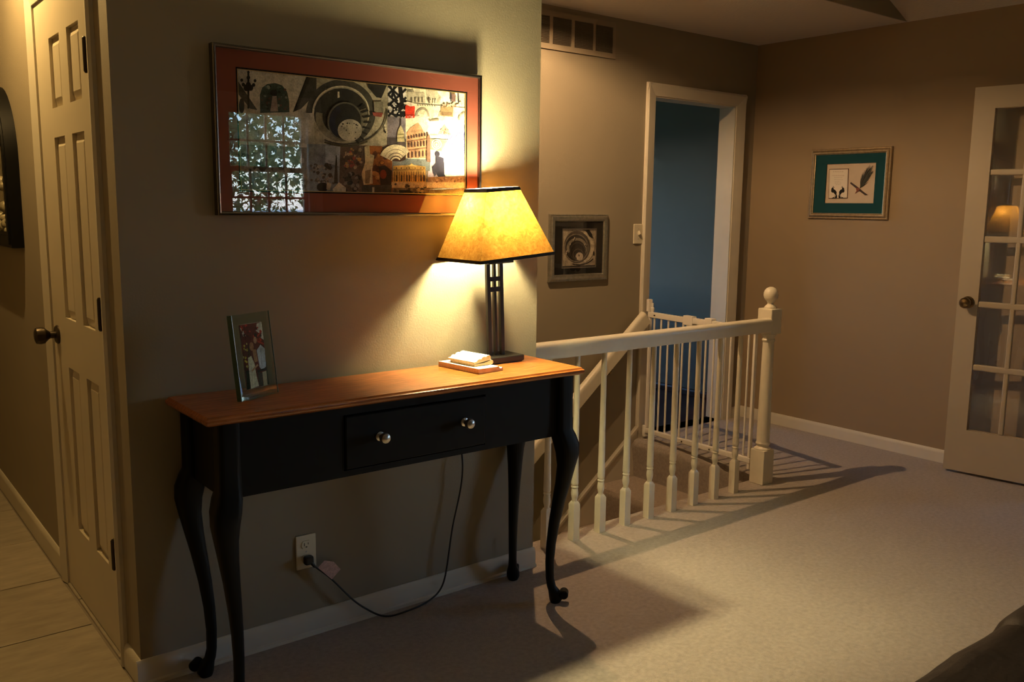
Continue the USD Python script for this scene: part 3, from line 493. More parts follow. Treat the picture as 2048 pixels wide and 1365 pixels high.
('6e6a5f',5,[418,231.7,416.4,219,412.2,206.7,405.4,195.4,396.5,185.5,385.8,177.5,373.8,171.7,361,168.4,348.1,167.7,335.6,169.6,324,174,313.9,180.8,305.6,189.5,299.6,199.8,295.9,211.3,294.8,223.4,296.4,235.8,300.5,247.7,307,258.8,315.6,268.6,326,276.6,337.7,282.5,350.2,286.1,363,287.1,375.6,285.5,387.4,281.4,397.8,274.9,406.5,266.2,412.9,255.8,416.8,244.1,418,231.7,411.9,231.2,410.8,242.6,407.3,253.3,401.5,262.8,393.8,270.7,384.3,276.7,373.7,280.5,362.3,281.9,350.7,281,339.4,277.8,328.8,272.4,319.4,265.1,311.6,256.2,305.7,246,302,235.1,300.6,223.8,301.6,212.7,304.9,202.2,310.4,192.8,317.9,184.8,327.1,178.7,337.5,174.6,348.8,172.9,360.5,173.5,372,176.5,382.8,181.8,392.5,189.1,400.6,198.2,406.7,208.5,410.5,219.7,411.9,231.2]),
('23263a',5,[326.3,178,322.9,179.9,319.7,182.1,316.7,184.5,313.9,187.1,311.4,190,309,193.1,307,196.3,305.2,199.7,303.7,203.2,302.5,206.9,301.6,210.6,300.9,214.5,300.6,218.4,300.6,222.3,300.8,226.2,301.4,230.2,302.3,234.1,303.5,238,304.9,241.7,306.7,245.4,308.7,249,310.9,252.5,313.4,255.8,316.1,258.9,319.1,261.9,322.2,264.6,325.6,267.1,329.1,269.4,332.7,271.4,336.5,273.2,343.7,255.6,341.5,254.6,339.3,253.3,337.2,251.8,335.2,250.3,333.4,248.5,331.6,246.7,330,244.7,328.5,242.6,327.1,240.5,325.9,238.2,324.9,235.8,324,233.4,323.3,231,322.8,228.5,322.5,226,322.3,223.5,322.3,221,322.5,218.6,322.9,216.1,323.4,213.7,324.2,211.4,325.1,209.2,326.1,207,327.4,205,328.7,203,330.3,201.2,331.9,199.6,333.7,198,335.6,196.6,337.6,195.4]),
('c9c2b4',6,[415.1,204.3,413.9,196.6,410.6,189.2,405.3,182.4,398.4,176.6,390.1,172.1,381,169.1,371.4,167.7,361.9,168.1,353,170.1,345,173.7,338.4,178.7,333.5,184.8,330.5,191.7,329.6,199.1,330.8,206.7,334,214,339.2,220.6,345.9,226.4,354,231,363,234.1,372.5,235.5,382,235.3,391,233.5,399.2,230,405.9,225,411,218.9,414.1,211.9]),
('57504a',7,[349.8,205.6,350.1,207.1,351.2,208.3,352.8,208.1,352.8,206.4,352.9,204.8,351.1,204.5]),
('57504a',7,[398.5,212.3,398.7,210.7,398.1,209.4,395.5,208.8,394.3,209.1,393.8,211.6,395.7,212.4]),
('57504a',7,[400.6,219.9,402.5,218.2,400.8,216.2,399,215.5,397.8,216.8,396.9,218.2,398.9,219.6]),
('57504a',7,[372.5,221.2,371.2,219.8,369.9,221.1,368.9,222.1,369.3,223.6,371.6,224.6,373,223]),
('3c3733',7,[346.2,210.7,343.6,209.9,340.9,210.9,342.4,213.7,344.5,213.7,345.8,212.9]),
('57504a',7,[370.8,192.1,371.6,190.3,369.8,189.3,366.9,189.6,367.2,191.3,369,193.6]),
('57504a',7,[388.5,175.4,387.3,177,388.2,179.2,390.8,179.9,392.8,178.5,393,176.1,390.6,175.6]),
('3c3733',7,[366.2,223.8,366.6,221.1,363.7,219.8,360.5,220,360.6,222.5,363.3,225.1]),
('3c3733',7,[359.7,214.4,361.8,215.4,363.6,214.6,362.5,212.7,360.3,212.3]),
('57504a',7,[386.1,221,384.8,221.9,384.4,223.8,386.6,224.7,388.5,224.9,388.9,222.7,388.6,221.3]),
('3c3733',7,[344.4,220.7,348.2,221.7,351,221.1,350.9,218.3,347.7,215.5,345.1,218.1]),
('3c3733',7,[392.5,217.8,391.9,219.7,391.9,221.8,395,223.2,396.7,221.3,397.9,218.7,395.4,216.9]),
('57504a',7,[389.5,196.6,391.4,198.1,394.2,197.5,393.7,194.7,390.5,193.8]),
('57504a',7,[359.2,203.2,361.7,202.6,362.1,200.4,359.5,198.1,357.7,199.5,357.4,202]),
('25231f',5,[406.8,267.8,427.9,282,424.2,286.3,403.1,272.1]),
('25231f',5,[414.5,255.6,439.3,266,436.8,271.1,412.2,260.7]),
('25231f',5,[418.8,241.6,445.7,247.6,444.6,253.2,417.7,247.2]),
('25231f',5,[419.3,226.8,446.8,227.9,447,233.6,419.6,232.5]),
('25231f',5,[416,211.9,442.3,208,443.9,213.7,417.6,217.5]),
('25231f',5,[408.9,197.9,432.5,189.4,435.5,194.7,411.9,203.2]),
('25231f',5,[398.7,185.7,418.1,173.1,422.3,177.7,402.8,190.4]),
('25231f',5,[385.8,176.1,399.9,160.1,405.2,163.8,391.1,179.8]),
('4a463f',3,[509.1,278,509.6,270.4,509.2,262.8,508.1,255.2,506.1,247.5,503.3,240,499.7,232.5,495.4,225.2,490.3,218,484.4,211.1,477.9,204.5,470.8,198.1,463,192.1,454.7,186.5,445.9,181.2,436.6,176.4,427,172.1,417,168.2,406.7,164.9,396.2,162,385.6,159.7,374.8,157.9,364,156.6,353.2,155.9,342.5,155.7,331.9,156.1,321.4,157,311.3,158.4,301.4,160.4,291.8,162.8,282.7,165.7,284.9,169.2,293.8,166.4,303.1,164.1,312.7,162.2,322.5,160.8,332.6,160,342.9,159.6,353.3,159.8,363.8,160.5,374.3,161.7,384.7,163.5,395.1,165.7,405.2,168.5,415.2,171.8,424.9,175.5,434.2,179.7,443.2,184.3,451.7,189.3,459.8,194.7,467.3,200.5,474.2,206.6,480.5,213,486.2,219.7,491.1,226.5,495.3,233.6,498.8,240.8,501.5,248,503.4,255.4,504.5,262.7,504.8,270,504.4,277.3]),
('8a8371',3,[504.3,266.3,503.9,259,502.8,251.6,500.9,244.3,498.4,237,495.2,229.8,491.4,222.7,486.9,215.8,481.8,209.2,476.2,202.7,470,196.5,463.2,190.6,456,185.1,448.3,179.9,440.2,175.1,431.8,170.6,423,166.7,414,163.1,404.7,160,395.2,157.4,385.7,155.2,376,153.6,366.3,152.4,356.6,151.7,347,151.5,337.4,151.9,328,152.6,318.8,153.9,309.8,155.7,301.1,157.9,292.7,160.6,294.1,162.9,302.3,160.3,310.9,158.2,319.7,156.5,328.7,155.2,337.9,154.4,347.2,154.2,356.7,154.3,366.2,155,375.7,156.2,385.1,157.8,394.5,159.9,403.7,162.4,412.8,165.5,421.6,168.9,430.2,172.8,438.5,177.1,446.4,181.8,453.9,186.9,461,192.3,467.6,198.1,473.6,204.1,479.2,210.4,484.2,216.9,488.6,223.6,492.3,230.5,495.4,237.5,497.9,244.6,499.6,251.8,500.8,258.9,501.2,266.1]),
('57523f',3,[435.9,168,431.1,166,426.2,164.1,421.2,162.3,416.1,160.6,411,159,405.8,157.5,400.6,156.2,395.4,154.9,390.1,153.8,384.8,152.8,379.4,151.9,374.1,151.2,368.7,150.5,363.4,150,358,149.6,352.7,149.4,347.3,149.2,342,149.2,336.8,149.3,331.5,149.5,326.3,149.9,321.2,150.3,316.1,150.9,311.1,151.6,306.1,152.4,301.2,153.3,296.4,154.3,291.6,155.5,287,156.7,282.4,158.1,285.6,163.6,290,162.3,294.5,161.1,299,160,303.7,159.1,308.3,158.2,313.1,157.5,317.9,156.8,322.8,156.3,327.7,155.9,332.7,155.6,337.7,155.4,342.7,155.3,347.8,155.3,352.9,155.5,358,155.7,363.1,156.1,368.2,156.6,373.3,157.2,378.4,157.9,383.5,158.8,388.6,159.7,393.7,160.8,398.7,162,403.7,163.2,408.6,164.6,413.5,166.1,418.3,167.7,423.1,169.4,427.8,171.3,432.4,173.2]),
('2b2a2c',4,[437.3,348.6,507.8,352,497.1,329.9,486.5,309.2,468.4,309.9,453.3,326.1,442.2,333.8]),
('8f897b',4,[458,295.9,491.6,298.6,493.8,258.9,460.2,265.3]),
('a05048',5,[452.5,262.5,491.2,263.2,485.9,249.5,457.5,251]),
('2b2725',4,[442.3,264,452.5,267,457.5,256.3,447.2,251.2]),
('2f2b29',4,[502.4,223.2,501.3,222.2,498.5,220.4,495.7,222.8,496.9,226.1,499.9,227.3,501.6,225.9]),
('e0d8c8',4,[507.7,204.3,507.5,201.9,505,200.7,502.6,201.4,500.8,203.6,503.5,205.1,505.9,206.3]),
('e0d8c8',4,[500.2,219.8,495.8,221.8,495.8,225.6,498.8,229,501.9,227.9,503.2,226.2,504.4,223.5]),
('2f2b29',4,[503.8,206.5,503.9,203.6,502.2,200.5,497.9,200.6,496.6,203.1,497.8,206,500.6,208.6]),
('e0d8c8',4,[504.9,215.7,503.8,212.1,498.2,210.3,496.3,214.8,500,218.1]),
('e0d8c8',4,[495.2,224.1,495.2,225.4,495.6,227,498.7,227.5,500.1,226.3,500.2,224,498.1,223]),
('e0d8c8',4,[499.5,208.2,502.3,209,505.9,209.5,505.7,206.7,504.6,203.5,502,203.5,498,204.8]),
('e0d8c8',4,[500.2,202.4,498.4,203.9,499.6,206.4,503.4,206.9,504.1,203.8]),
('2f2b29',4,[500,206.6,503.9,206.2,503.4,203.5,502.1,201.7,498.8,200.9,496.6,204.3]),
('5d594f',4,[300,308.5,299.3,313.9,304.3,313.5,306.5,310.7,303.5,307.3]),
('5d594f',4,[296.4,317.9,292.4,318,289,318,288.2,321.2,291.4,324.7,294.9,323.8,295.9,321.6]),
('38362f',4,[298.2,325.9,296.1,323.7,293.3,324.6,292.9,326.8,295.2,328.3,297.2,328.5]),
('38362f',4,[299.1,311.2,298.8,313.4,301.6,314.1,303.9,313.4,303.5,310.9,300.6,310.6]),
('5d594f',4,[292.7,330.1,289.2,330.1,288.3,332.7,290.5,334,293.8,333.5]),
('38362f',4,[297.2,325.4,294.7,325.6,295.2,328,297.6,329.1,300.1,329.1,300.9,327.4,299.3,325.4]),
('5d594f',4,[288,324.7,285.1,322.5,282.8,323.4,282.6,325.6,285.7,326.1]),
('38362f',4,[301,313.5,300.1,311,297.6,309.6,295.2,311.2,297,313.5]),
('d7cfc0',5,[331.3,315.6,337.6,316.1,338.3,299.1,330.9,296.4]),
('e8e2e6',1,[512.5,352.4,580.4,354.1,577.6,255.9,511.5,254.8]),
('17161c',2,[509.8,346.1,576.3,302.8,581.7,308.3,515,351.6]),
('17161c',2,[509.4,319.7,576,271.3,581.6,276.6,514.9,325]),
('17161c',2,[509.4,293,570.7,253.7,575.9,259.2,514.5,298.5]),
('17161c',2,[509.7,266,544.4,251.5,548.5,257.6,513.7,272.1]),
('17161c',2,[544.5,355.9,509.5,324.5,514.9,320.2,550,351.6]),
('17161c',2,[577.6,348.2,509.2,289.1,514.5,284.6,583.1,343.8]),
('17161c',2,[577.2,321.2,508.7,255.6,514.4,251.4,583.1,317]),
('17161c',2,[577.2,294.3,533.1,256.1,538.6,251.6,582.8,289.9]),
('17161c',2,[577.6,272.2,555,258,559.4,252.7,582.1,266.9]),
('17161c',2,[514.7,349.8,543.2,301.2,550.5,304.7,521.8,353.3]),
('17161c',2,[532.8,353.2,521.9,315.1,529.6,314.1,540.5,352.4]),
('14131a',3,[549.9,352.2,564.3,352.6,569.3,309.2,577.6,258.1,546.5,255.9,557.5,303.8]),
('dcd6da',4,[532.8,275.3,531.9,277.5,534.5,279.7,536.7,279.2,538.4,277.9,537.2,275.8,535.5,274.5]),
('dcd6da',4,[545.7,271,545.6,269,543.7,266.9,540.9,267.6,540.4,269.7,541.6,271.8,544,272.1]),
('14131a',4,[552.2,283.1,549.8,282.7,548.8,284.9,550.8,286.3,553.2,285.6]),
('dcd6da',4,[514.5,268.5,517.1,270.9,519,272,521.5,270.7,522.3,268,519.6,266.7,516.4,266.3]),
('dcd6da',4,[569.6,281,570.9,279.7,569.1,278.1,566.8,277.3,565.8,279.1,565.9,281,567.4,281.4]),
('14131a',4,[558.2,291.6,559.5,288,557.2,286.2,553.3,287,552,289.4,555.6,291.8]),
('14131a',4,[549.6,290.4,549,293.5,551.6,296.2,555.3,295.2,556.3,292,552.8,290.6]),
('14131a',4,[553.9,290,551,287.6,547.6,288.8,548.7,291.6,549.3,294.1,553,294.1,553.8,292]),
('dcd6da',4,[573.1,274,569.8,276.1,571.8,278.8,574.2,280.1,576.1,278.4,575.3,275.9]),
('14131a',4,[542.8,279.3,542.4,275.9,537.9,274.6,534.9,278,539,282]),
('14131a',4,[538,287.2,536.2,289.7,539.4,291.9,542.1,291.5,542.7,289.7,542,288.1]),
('14131a',4,[573.4,290.8,573.2,293.1,574.9,293.9,576.9,293,577.2,291.4,574.7,289.5]),
('14131a',4,[555.6,291.3,557.6,289,555,285.8,551.4,285.3,549.9,288.5,552,291.6]),
('14131a',4,[560.4,289.6,561.6,291.1,564.2,291.6,564.7,290,564.2,287.8,561,287.7]),
('14131a',4,[543.2,291.7,542.9,293.3,544.2,295.2,546.7,296.1,548.7,293.8,548.5,291.8,545.8,290.2]),
('14131a',4,[530.3,272.4,530.9,274.6,533.5,276.5,535.8,273.8,533.4,271]),
('14131a',4,[536.6,260.3,534.9,261.3,535.6,263.5,539.1,263.5,541.2,262.6,539.8,260.3]),
('14131a',4,[567.8,289.8,567.1,286.7,563.3,284.8,561.3,288,563.3,290.2]),
('14131a',4,[529.7,286.1,524.9,286.5,523.6,289.1,526,293.5,529.5,290.7]),
('14131a',4,[534.5,258.4,532.5,260.9,533.8,262.7,536.7,264.5,538.7,262.2,537.1,260]),
('dcd6da',4,[563.8,274.8,563.5,277,565.7,280,568.6,279.3,568.8,276,567.4,273.6]),
('dcd6da',4,[553.6,267,553.9,265.3,551.5,263.5,549.9,265.2,549.5,267.1,552,268.1]),
('14131a',4,[563.4,292.2,566.7,292.8,569.6,289.8,567.1,286.3,563.7,285.9,562,287.3,561.9,290.1]),
('dcd6da',4,[548.4,273.9,548.4,271.3,546.3,269.9,543.2,269.9,542.5,273,545.2,275.3]),
('14131a',4,[547.5,262.9,546.9,264.7,550.2,265.8,550.4,263.6,549.3,262.5]),
('dcd6da',4,[563.4,278.3,564.9,276.7,564.9,275.2,562.3,273.4,560.7,273.8,559.9,276.1,561,277.9]),
('f0ead9',1,[579.3,354,828.3,366,825.5,244.6,752.4,239.9,576.5,246.8]),
('b9b2a6',2,[655.8,353.6,695,353.8,717.7,330.4,709.2,306.7,661.3,307.5]),
('8d877d',2,[583.6,344,606.3,348.3,614.4,331,584.5,326.2]),
('c9c1b2',2,[581.9,337.2,650.2,340.8,654.6,307,584.4,303.7]),
('6d655d',3,[598,320.6,602.9,321,602.8,305.2,597.9,304.8]),
('6d655d',3,[611.6,321.7,616.6,322.1,616.5,306.2,611.6,305.9]),
('6d655d',3,[625.4,322.8,630.3,323.2,630.2,307.3,625.3,306.9]),
('6d655d',3,[639.1,324,644.1,324.4,644,308.4,639.1,308]),
('e2d9c6',3,[584.4,302.3,819.8,303.5,819.9,282.2,775.6,279,766.9,259.6,706.4,255.5,697.8,273.5,672.4,253.2,666.8,271.3,627.9,268.5,611.3,253.7,605.9,266.9,578.7,265]),
('9c9388',4,[614.1,260.7,614.3,263.6,614.7,266.6,615.5,269.5,616.5,272.3,617.8,275,619.4,277.6,621.3,280.1,623.3,282.3,625.5,284.3,628,286.1,630.5,287.6,633.2,288.9,636,289.9,638.9,290.6,641.8,290.9,644.7,291,647.6,290.7,650.4,290.2,653.1,289.3,655.7,288.2,658.1,286.7,660.4,285,662.4,283.1,664.3,280.9,665.9,278.5,667.2,276,668.2,273.3,669,270.4,669.4,267.5,669.6,264.6,662.3,264,662.2,266.4,661.9,268.7,661.3,270.9,660.5,273.1,659.6,275.1,658.4,277,657,278.7,655.5,280.3,653.8,281.6,652,282.8,650.1,283.7,648.1,284.4,646,284.8,643.9,285,641.8,285,639.6,284.7,637.5,284.2,635.4,283.4,633.4,282.4,631.5,281.2,629.7,279.8,628.1,278.2,626.6,276.5,625.2,274.6,624,272.5,623,270.4,622.3,268.1,621.7,265.8,621.4,263.5,621.3,261.2]),
('9c9388',4,[705.2,267,705.3,269,705.5,270.9,705.8,272.8,706.3,274.7,706.9,276.4,707.6,278.1,708.4,279.7,709.3,281.1,710.4,282.4,711.5,283.5,712.6,284.5,713.9,285.3,715.1,285.9,716.4,286.3,717.7,286.5,719.1,286.5,720.4,286.3,721.6,285.9,722.9,285.3,724,284.5,725.2,283.5,726.2,282.3,727.1,281,727.9,279.6,728.7,278,729.3,276.3,729.7,274.5,730.1,272.7,730.3,270.8,730.4,268.8,725.2,268.4,725.2,269.9,725,271.4,724.8,272.9,724.6,274.3,724.2,275.6,723.8,276.8,723.3,277.9,722.7,279,722.1,279.9,721.5,280.7,720.8,281.3,720,281.8,719.3,282.1,718.5,282.3,717.7,282.3,717,282.2,716.2,281.9,715.5,281.4,714.7,280.8,714,280.1,713.4,279.2,712.8,278.3,712.2,277.2,711.7,276,711.3,274.7,711,273.3,710.7,271.9,710.5,270.4,710.4,268.9,710.3,267.4]),
('9c9388',4,[786.2,260.9,786.3,262.8,786.5,264.6,786.8,266.4,787.2,268.2,787.8,269.9,788.4,271.7,789.2,273.4,790.1,275.1,791.1,276.7,792.2,278.2,793.4,279.7,794.8,281.2,796.2,282.5,797.6,283.8,799.2,285,800.8,286.1,802.6,287.1,804.3,288.1,806.2,288.9,808,289.6,809.9,290.2,811.9,290.7,813.8,291.1,815.8,291.3,817.8,291.5,819.7,291.5,821.7,291.4,823.7,291.2,825.6,290.9,827.5,290.5,825.5,285.9,823.9,286.2,822.4,286.5,820.8,286.7,819.2,286.8,817.6,286.7,816,286.6,814.4,286.4,812.8,286.1,811.3,285.7,809.7,285.2,808.2,284.6,806.8,283.9,805.3,283.2,803.9,282.3,802.6,281.4,801.4,280.4,800.1,279.3,799,278.2,798,277,797,275.8,796.1,274.5,795.3,273.1,794.5,271.7,793.9,270.3,793.4,268.8,792.9,267.4,792.6,265.9,792.3,264.4,792.2,262.8,792.1,261.3]),
('8a8177',4,[665.7,252.8,707.5,259.3,706.4,252.8,669.6,249.4]),
('57504b',5,[622.5,299.9,625.8,300.2,625.8,296.5,622.5,296.3]),
('57504b',5,[631.9,300.3,635.2,300.5,635.2,296.9,631.9,296.6]),
('57504b',5,[641.3,300.6,644.6,300.9,644.6,297.2,641.2,297]),
('57504b',5,[650.7,301,654,301.2,654,297.5,650.7,297.3]),
('57504b',5,[660.2,301.3,663.5,301.6,663.5,297.9,660.2,297.6]),
('57504b',5,[669.7,301.6,673,301.9,673,298.2,669.7,298]),
('57504b',5,[679.2,302,682.6,302.2,682.6,298.6,679.2,298.3]),
('57504b',5,[688.8,302.3,692.2,302.6,692.2,298.9,688.8,298.7]),
('5c5450',4,[666.4,326.2,669.7,326.5,670.2,308.2,665.8,307.9]),
('5c5450',4,[660.2,321.1,675.9,322.4,675.8,319.7,660.2,318.4]),
('d8d2c8',5,[683.7,320.8,688.2,321.1,688.2,305,683.7,304.7]),
('d8d2c8',5,[692.2,321.4,696.7,321.8,696.7,305.7,692.2,305.3]),
('d23a26',5,[575.1,289.5,580,295.7,606.1,299.5,612.6,290.1,610.3,255.9,576,252.1]),
('e6d8cf',6,[568.2,299.3,584.4,306,606.1,303.2,611.5,294.5,595.2,291]),
('a02818',6,[576,264.8,610.3,267.2,610.3,263.6,576,261.2]),
('9a8166',5,[714.9,300.2,765,302.6,764,269.7,712,269.8]),
('7a6450',6,[717.7,284.2,761,285,759.3,273.2,717.8,272.6]),
('d9b8a4',6,[733.9,303.3,728.7,303.4,724.8,305.9,726.5,310.3,732.4,309.6,736.6,307.8]),
('efe0d0',6,[756.2,303.5,749,303.1,746.9,308.1,752.1,310.8,756.4,309.7]),
('a88878',6,[782.1,303.8,778,303,773.2,305.4,773.6,309.7,779.5,311,782.2,309]),
('a88878',6,[773.7,308.5,771.4,304.4,765.6,302.5,760.7,303.6,762.8,308.4,767.2,309.4]),
('a88878',6,[748.6,308.4,751.3,306.7,749.4,303.1,746.6,302.5,742.9,303.6,742.2,306.9,745.3,308.2]),
('d9b8a4',6,[754.7,302.6,751.1,301,748.5,303.2,747,306.3,751.9,308.9,756.5,306.4]),
('a88878',6,[791.3,311.1,790.7,308.4,787.3,306.5,782.1,306.4,781.9,310.6,785.8,313.4]),
('d9b8a4',6,[766.9,311.9,766.1,306.7,760.8,305,756.3,309.1,761.1,313.5]),
('d9b8a4',6,[761.7,311.9,762.8,316.7,767.5,318.2,769.9,314.9,767.8,310.5]),
('d9b8a4',6,[718.8,300,718.4,302.4,722.2,303.9,724.1,302.8,724.8,300,721.8,298]),
('d9b8a4',6,[743.5,306.1,742.6,308.3,745.7,310.7,747.9,310.3,750.5,308,748.5,305.9,746.2,304.5]),
('a88878',6,[724.7,306.8,728.1,308.9,734.3,308.9,734.8,304.9,729.7,302.4,723.3,303.2]),
('efe0d0',6,[785.3,313.2,789.5,308.6,784.7,305.2,778.2,305.6,777.1,311.4]),
('efe0d0',6,[793.2,314.1,788.3,316.2,791.2,319.7,795.1,322,798.5,318.7,798.1,314.7]),
('a88878',6,[742.4,305.4,738.6,307.1,739.4,311.8,745,312,747,308.4]),
('d9b8a4',6,[744.8,306.8,748.3,303.9,744.5,301.2,739.4,300.7,737.7,303.4,740.4,306.9]),
('efe0d0',6,[800.7,313.8,802.4,312.5,803.6,309.9,800.6,308.1,796.9,308.5,795.1,310.8,797,313.6]),
('efe0d0',6,[770.8,311.3,764.2,310.1,760.6,313.8,765.8,317.6,770,316]),
('3d3a4a',6,[752,350,788.1,351.7,788.3,355.4,752.2,353.7]),
('3d3a4a',6,[752.1,351.8,753.4,319.4,758,319.8,756.8,352.3]),
('3d3a4a',6,[783.8,353.1,785.1,317.2,789.2,317.6,787.9,353.6]),
('8c6f70',6,[759.1,345.5,775.4,344.5,774.3,321.1,759.2,319.9]),
('e8c8cc',6,[630.8,262.6,632.9,261.4,633.3,259.1,630.1,258.4,628.7,260.4]),
('e8c8cc',6,[603.6,260.8,603.9,256.5,601.3,255.3,597.4,257.6,600.4,260.8]),
('e8c8cc',6,[632,259,633.8,261.3,636.8,262,637,259.3,634.6,258.1]),
('e8c8cc',6,[592.1,262.5,595,262.2,594.1,260.3,592.1,259.2,590.5,261.1]),
('c98f96',6,[599,258.1,598.8,256.1,596.2,254.7,595,257,596.6,259.2]),
('e8c8cc',6,[631.8,258.7,629.8,257.1,626.3,257.5,624.9,259.8,627.9,261.6,630.6,261.4]),
('e8c8cc',6,[617.9,263.7,620.6,262,619.6,258.9,617.1,257.7,613.9,258.2,612.9,260.6,614.3,263]),
('c98f96',6,[594,257.7,592.2,258.4,590.6,259.7,592,261.7,594.1,261.3,595.5,260.6,596.3,258.6]),
('c98f96',6,[586.8,255.6,583.6,255.6,582.7,258,586.3,259.8,587.6,257.6]),
('8f8797',1,[508.4,253.3,578.7,253.7,578.1,160.6,507.5,163.8]),
('5b5056',2,[507.7,188.5,578.3,185.6,578.1,156,507.4,157.1]),
('d8cba3',3,[543.2,174.7,546.1,208.7,552.6,220.4,558,228.4,564.4,221.1,570.8,205.7,572.8,176.3]),
('a5976f',4,[543.9,199.6,572.4,201.2,572.4,198.5,543.9,196.8]),
('a5976f',4,[543.8,188.3,572.3,189.9,572.3,187.1,543.8,185.6]),
('4b4348',3,[556.6,249.9,560.3,250.2,560.2,227.6,556.4,227.4]),
('f6eed8',1,[577.6,252.2,672.4,253.2,717.8,247,717.8,191,672.2,114,576.8,124]),
('d9a987',2,[582.2,125.1,581.1,206.3,594.8,223,625,241.8,638.8,228,649.9,205.7,666.7,195.1,672.2,128]),
('5b3f3a',3,[585.9,186.1,585.9,194.3,588.7,198,591.9,194.6,591.9,186.4]),
('5b3f3a',3,[596.1,188.6,596.2,196.8,598.9,200.6,602.2,197.2,602.1,188.9]),
('5b3f3a',3,[606.4,191.1,606.4,199.3,609.2,203.1,612.5,199.7,612.4,191.4]),
('5b3f3a',3,[616.7,193.4,616.7,201.7,619.5,205.5,622.8,202,622.8,193.8]),
('5b3f3a',3,[627.1,195.6,627.1,203.9,629.9,207.7,633.2,204.3,633.2,196]),
('5b3f3a',3,[637.5,197.6,637.5,205.8,640.3,209.7,643.6,206.2,643.6,197.9]),
('5b3f3a',3,[647.9,199.3,647.9,207.6,650.7,211.4,654.1,208,654.1,199.7]),
('5b3f3a',3,[658.4,201.5,658.4,209.8,661.2,213.7,664.6,210.2,664.6,201.8]),
('5b3f3a',3,[585.7,158.9,585.8,173.5,588.6,177.3,591.8,173.8,591.7,159.2]),
('5b3f3a',3,[597.4,160.6,597.5,175.3,600.3,179.1,603.5,175.6,603.5,160.9]),
('5b3f3a',3,[609.2,162.3,609.3,177,612,180.8,615.3,177.3,615.3,162.6]),
('5b3f3a',3,[621,163.9,621.1,178.6,623.9,182.4,627.2,178.9,627.1,164.2]),
('5b3f3a',3,[632.9,165.3,632.9,180.1,635.7,183.9,639.1,180.4,639,165.6]),
('5b3f3a',3,[644.8,166.6,644.9,181.3,647.7,185.2,651,181.7,651,166.9]),
('5b3f3a',3,[656.8,168,656.9,182.9,659.7,186.7,663,183.2,663,168.4]),
('5b3f3a',3,[585.5,125,585.6,141.5,588.4,145.3,591.6,141.8,591.5,125.3]),
('5b3f3a',3,[599.2,126.9,599.3,143.5,602.1,147.3,605.3,143.8,605.3,127.2]),
('5b3f3a',3,[613,128.8,613.1,145.3,615.8,149.2,619.1,145.6,619.1,129]),
('5b3f3a',3,[626.8,130.5,626.9,147.1,629.7,150.9,633,147.4,632.9,130.7]),
('5b3f3a',3,[640.7,131.9,640.8,148.6,643.6,152.4,646.9,148.8,646.9,132.2]),
('5b3f3a',3,[654.7,133.4,654.8,150.2,657.6,154,661,150.5,660.9,133.7]),
('a87a62',3,[582.8,175,671.4,190.8,670.9,193.5,582.3,177.7]),
('a87a62',3,[582.6,146.7,671.4,162,670.9,164.7,582.2,149.4]),
('8a6a5c',4,[659.9,199.4,667.8,206.8,672.3,193.1,673.3,114.1,658.1,115.8]),
('fbf3e6',1,[672.4,244,825.5,244.6,823.4,196.7,672.3,190.8]),
('d89a8c',2,[703.5,208.9,730.4,244.1,759.5,209.8]),
('b06a60',3,[721.4,214.7,722.9,216.8,724.9,217.3,727.3,217.4,727.6,215.3,726.5,213.6,723.7,213]),
('b06a60',3,[731.4,211.2,729.9,210.7,726.5,210.2,725.5,212.6,727.8,215.3,730,214.8,732.2,214]),
('b06a60',3,[726.9,217.9,729.1,220.3,732.5,219.5,732.8,217.4,729.5,215.1]),
('b06a60',3,[740,213.1,738.1,211.9,735.8,213.3,736.9,215.6,739.9,216]),
('b06a60',3,[734.1,213.4,732.2,214.1,732,215.5,732.3,216.4,734.3,217.5,735.8,216.2,735.9,214.8]),
('b06a60',3,[744.3,227.6,746.7,226.6,747.5,224.6,745.7,223.1,742.8,222.3,741.6,224.6,741.7,227.3]),
('e8b8a8',3,[721.7,215.2,724.6,215,725.5,211.4,722.2,209.3,718.5,212.1]),
('e8b8a8',3,[721.3,216.3,721.9,217.1,725,217.7,725.5,216,726.2,214.4,723,212.5,721.4,214.6]),
('b06a60',3,[734.7,228.8,737.4,227,737.2,223.1,733.4,222.9,731,225.7]),
('b06a60',3,[746.3,214.1,749.3,213.7,750.5,211.9,747,210,744.1,212.2]),
('e8b8a8',3,[719.8,221.1,715.6,219.5,712.9,222,714,224.9,717.5,226.5,720.8,223.7]),
('e8b8a8',3,[722.4,221.1,726.4,220.4,725.5,217.8,721.7,216.6,718.7,219.4]),
('c8b0a8',2,[672.2,203.8,817.2,205.5,817.5,210.3,672.5,208.4]),
('b9b6d6',1,[717.8,153.5,746.7,194.9,775.8,217.8,824.2,256.4,824.8,153.7]),
('5d5f96',2,[724.6,153.3,765.1,210.1,763.1,210.9,722.6,154.2]),
('6a6aa0',2,[734,210.3,763.2,155.2,765.4,156.1,736.1,211.1]),
('5d5f96',2,[735.6,153.9,776.3,214.5,774.2,215.3,733.6,154.7]),
('6a6aa0',2,[743.3,209.8,775,155.8,777.1,156.7,745.4,210.8]),
('5d5f96',2,[746.6,154.4,787.5,219,785.4,219.8,744.6,155.2]),
('6a6aa0',2,[752.6,209.4,786.8,156.3,788.9,157.2,754.7,210.4]),
('5d5f96',2,[757.7,154.9,798.7,223.5,796.6,224.2,755.6,155.7]),
('6a6aa0',2,[761.9,209,798.7,156.8,800.8,157.8,764,210]),
('5d5f96',2,[768.9,155.5,809.9,228,807.8,228.7,766.8,156.2]),
('6a6aa0',2,[771.3,208.6,810.6,157.3,812.7,158.4,773.4,209.6]),
('5d5f96',2,[780.1,156,821.3,232.5,819.1,233.1,777.9,156.7]),
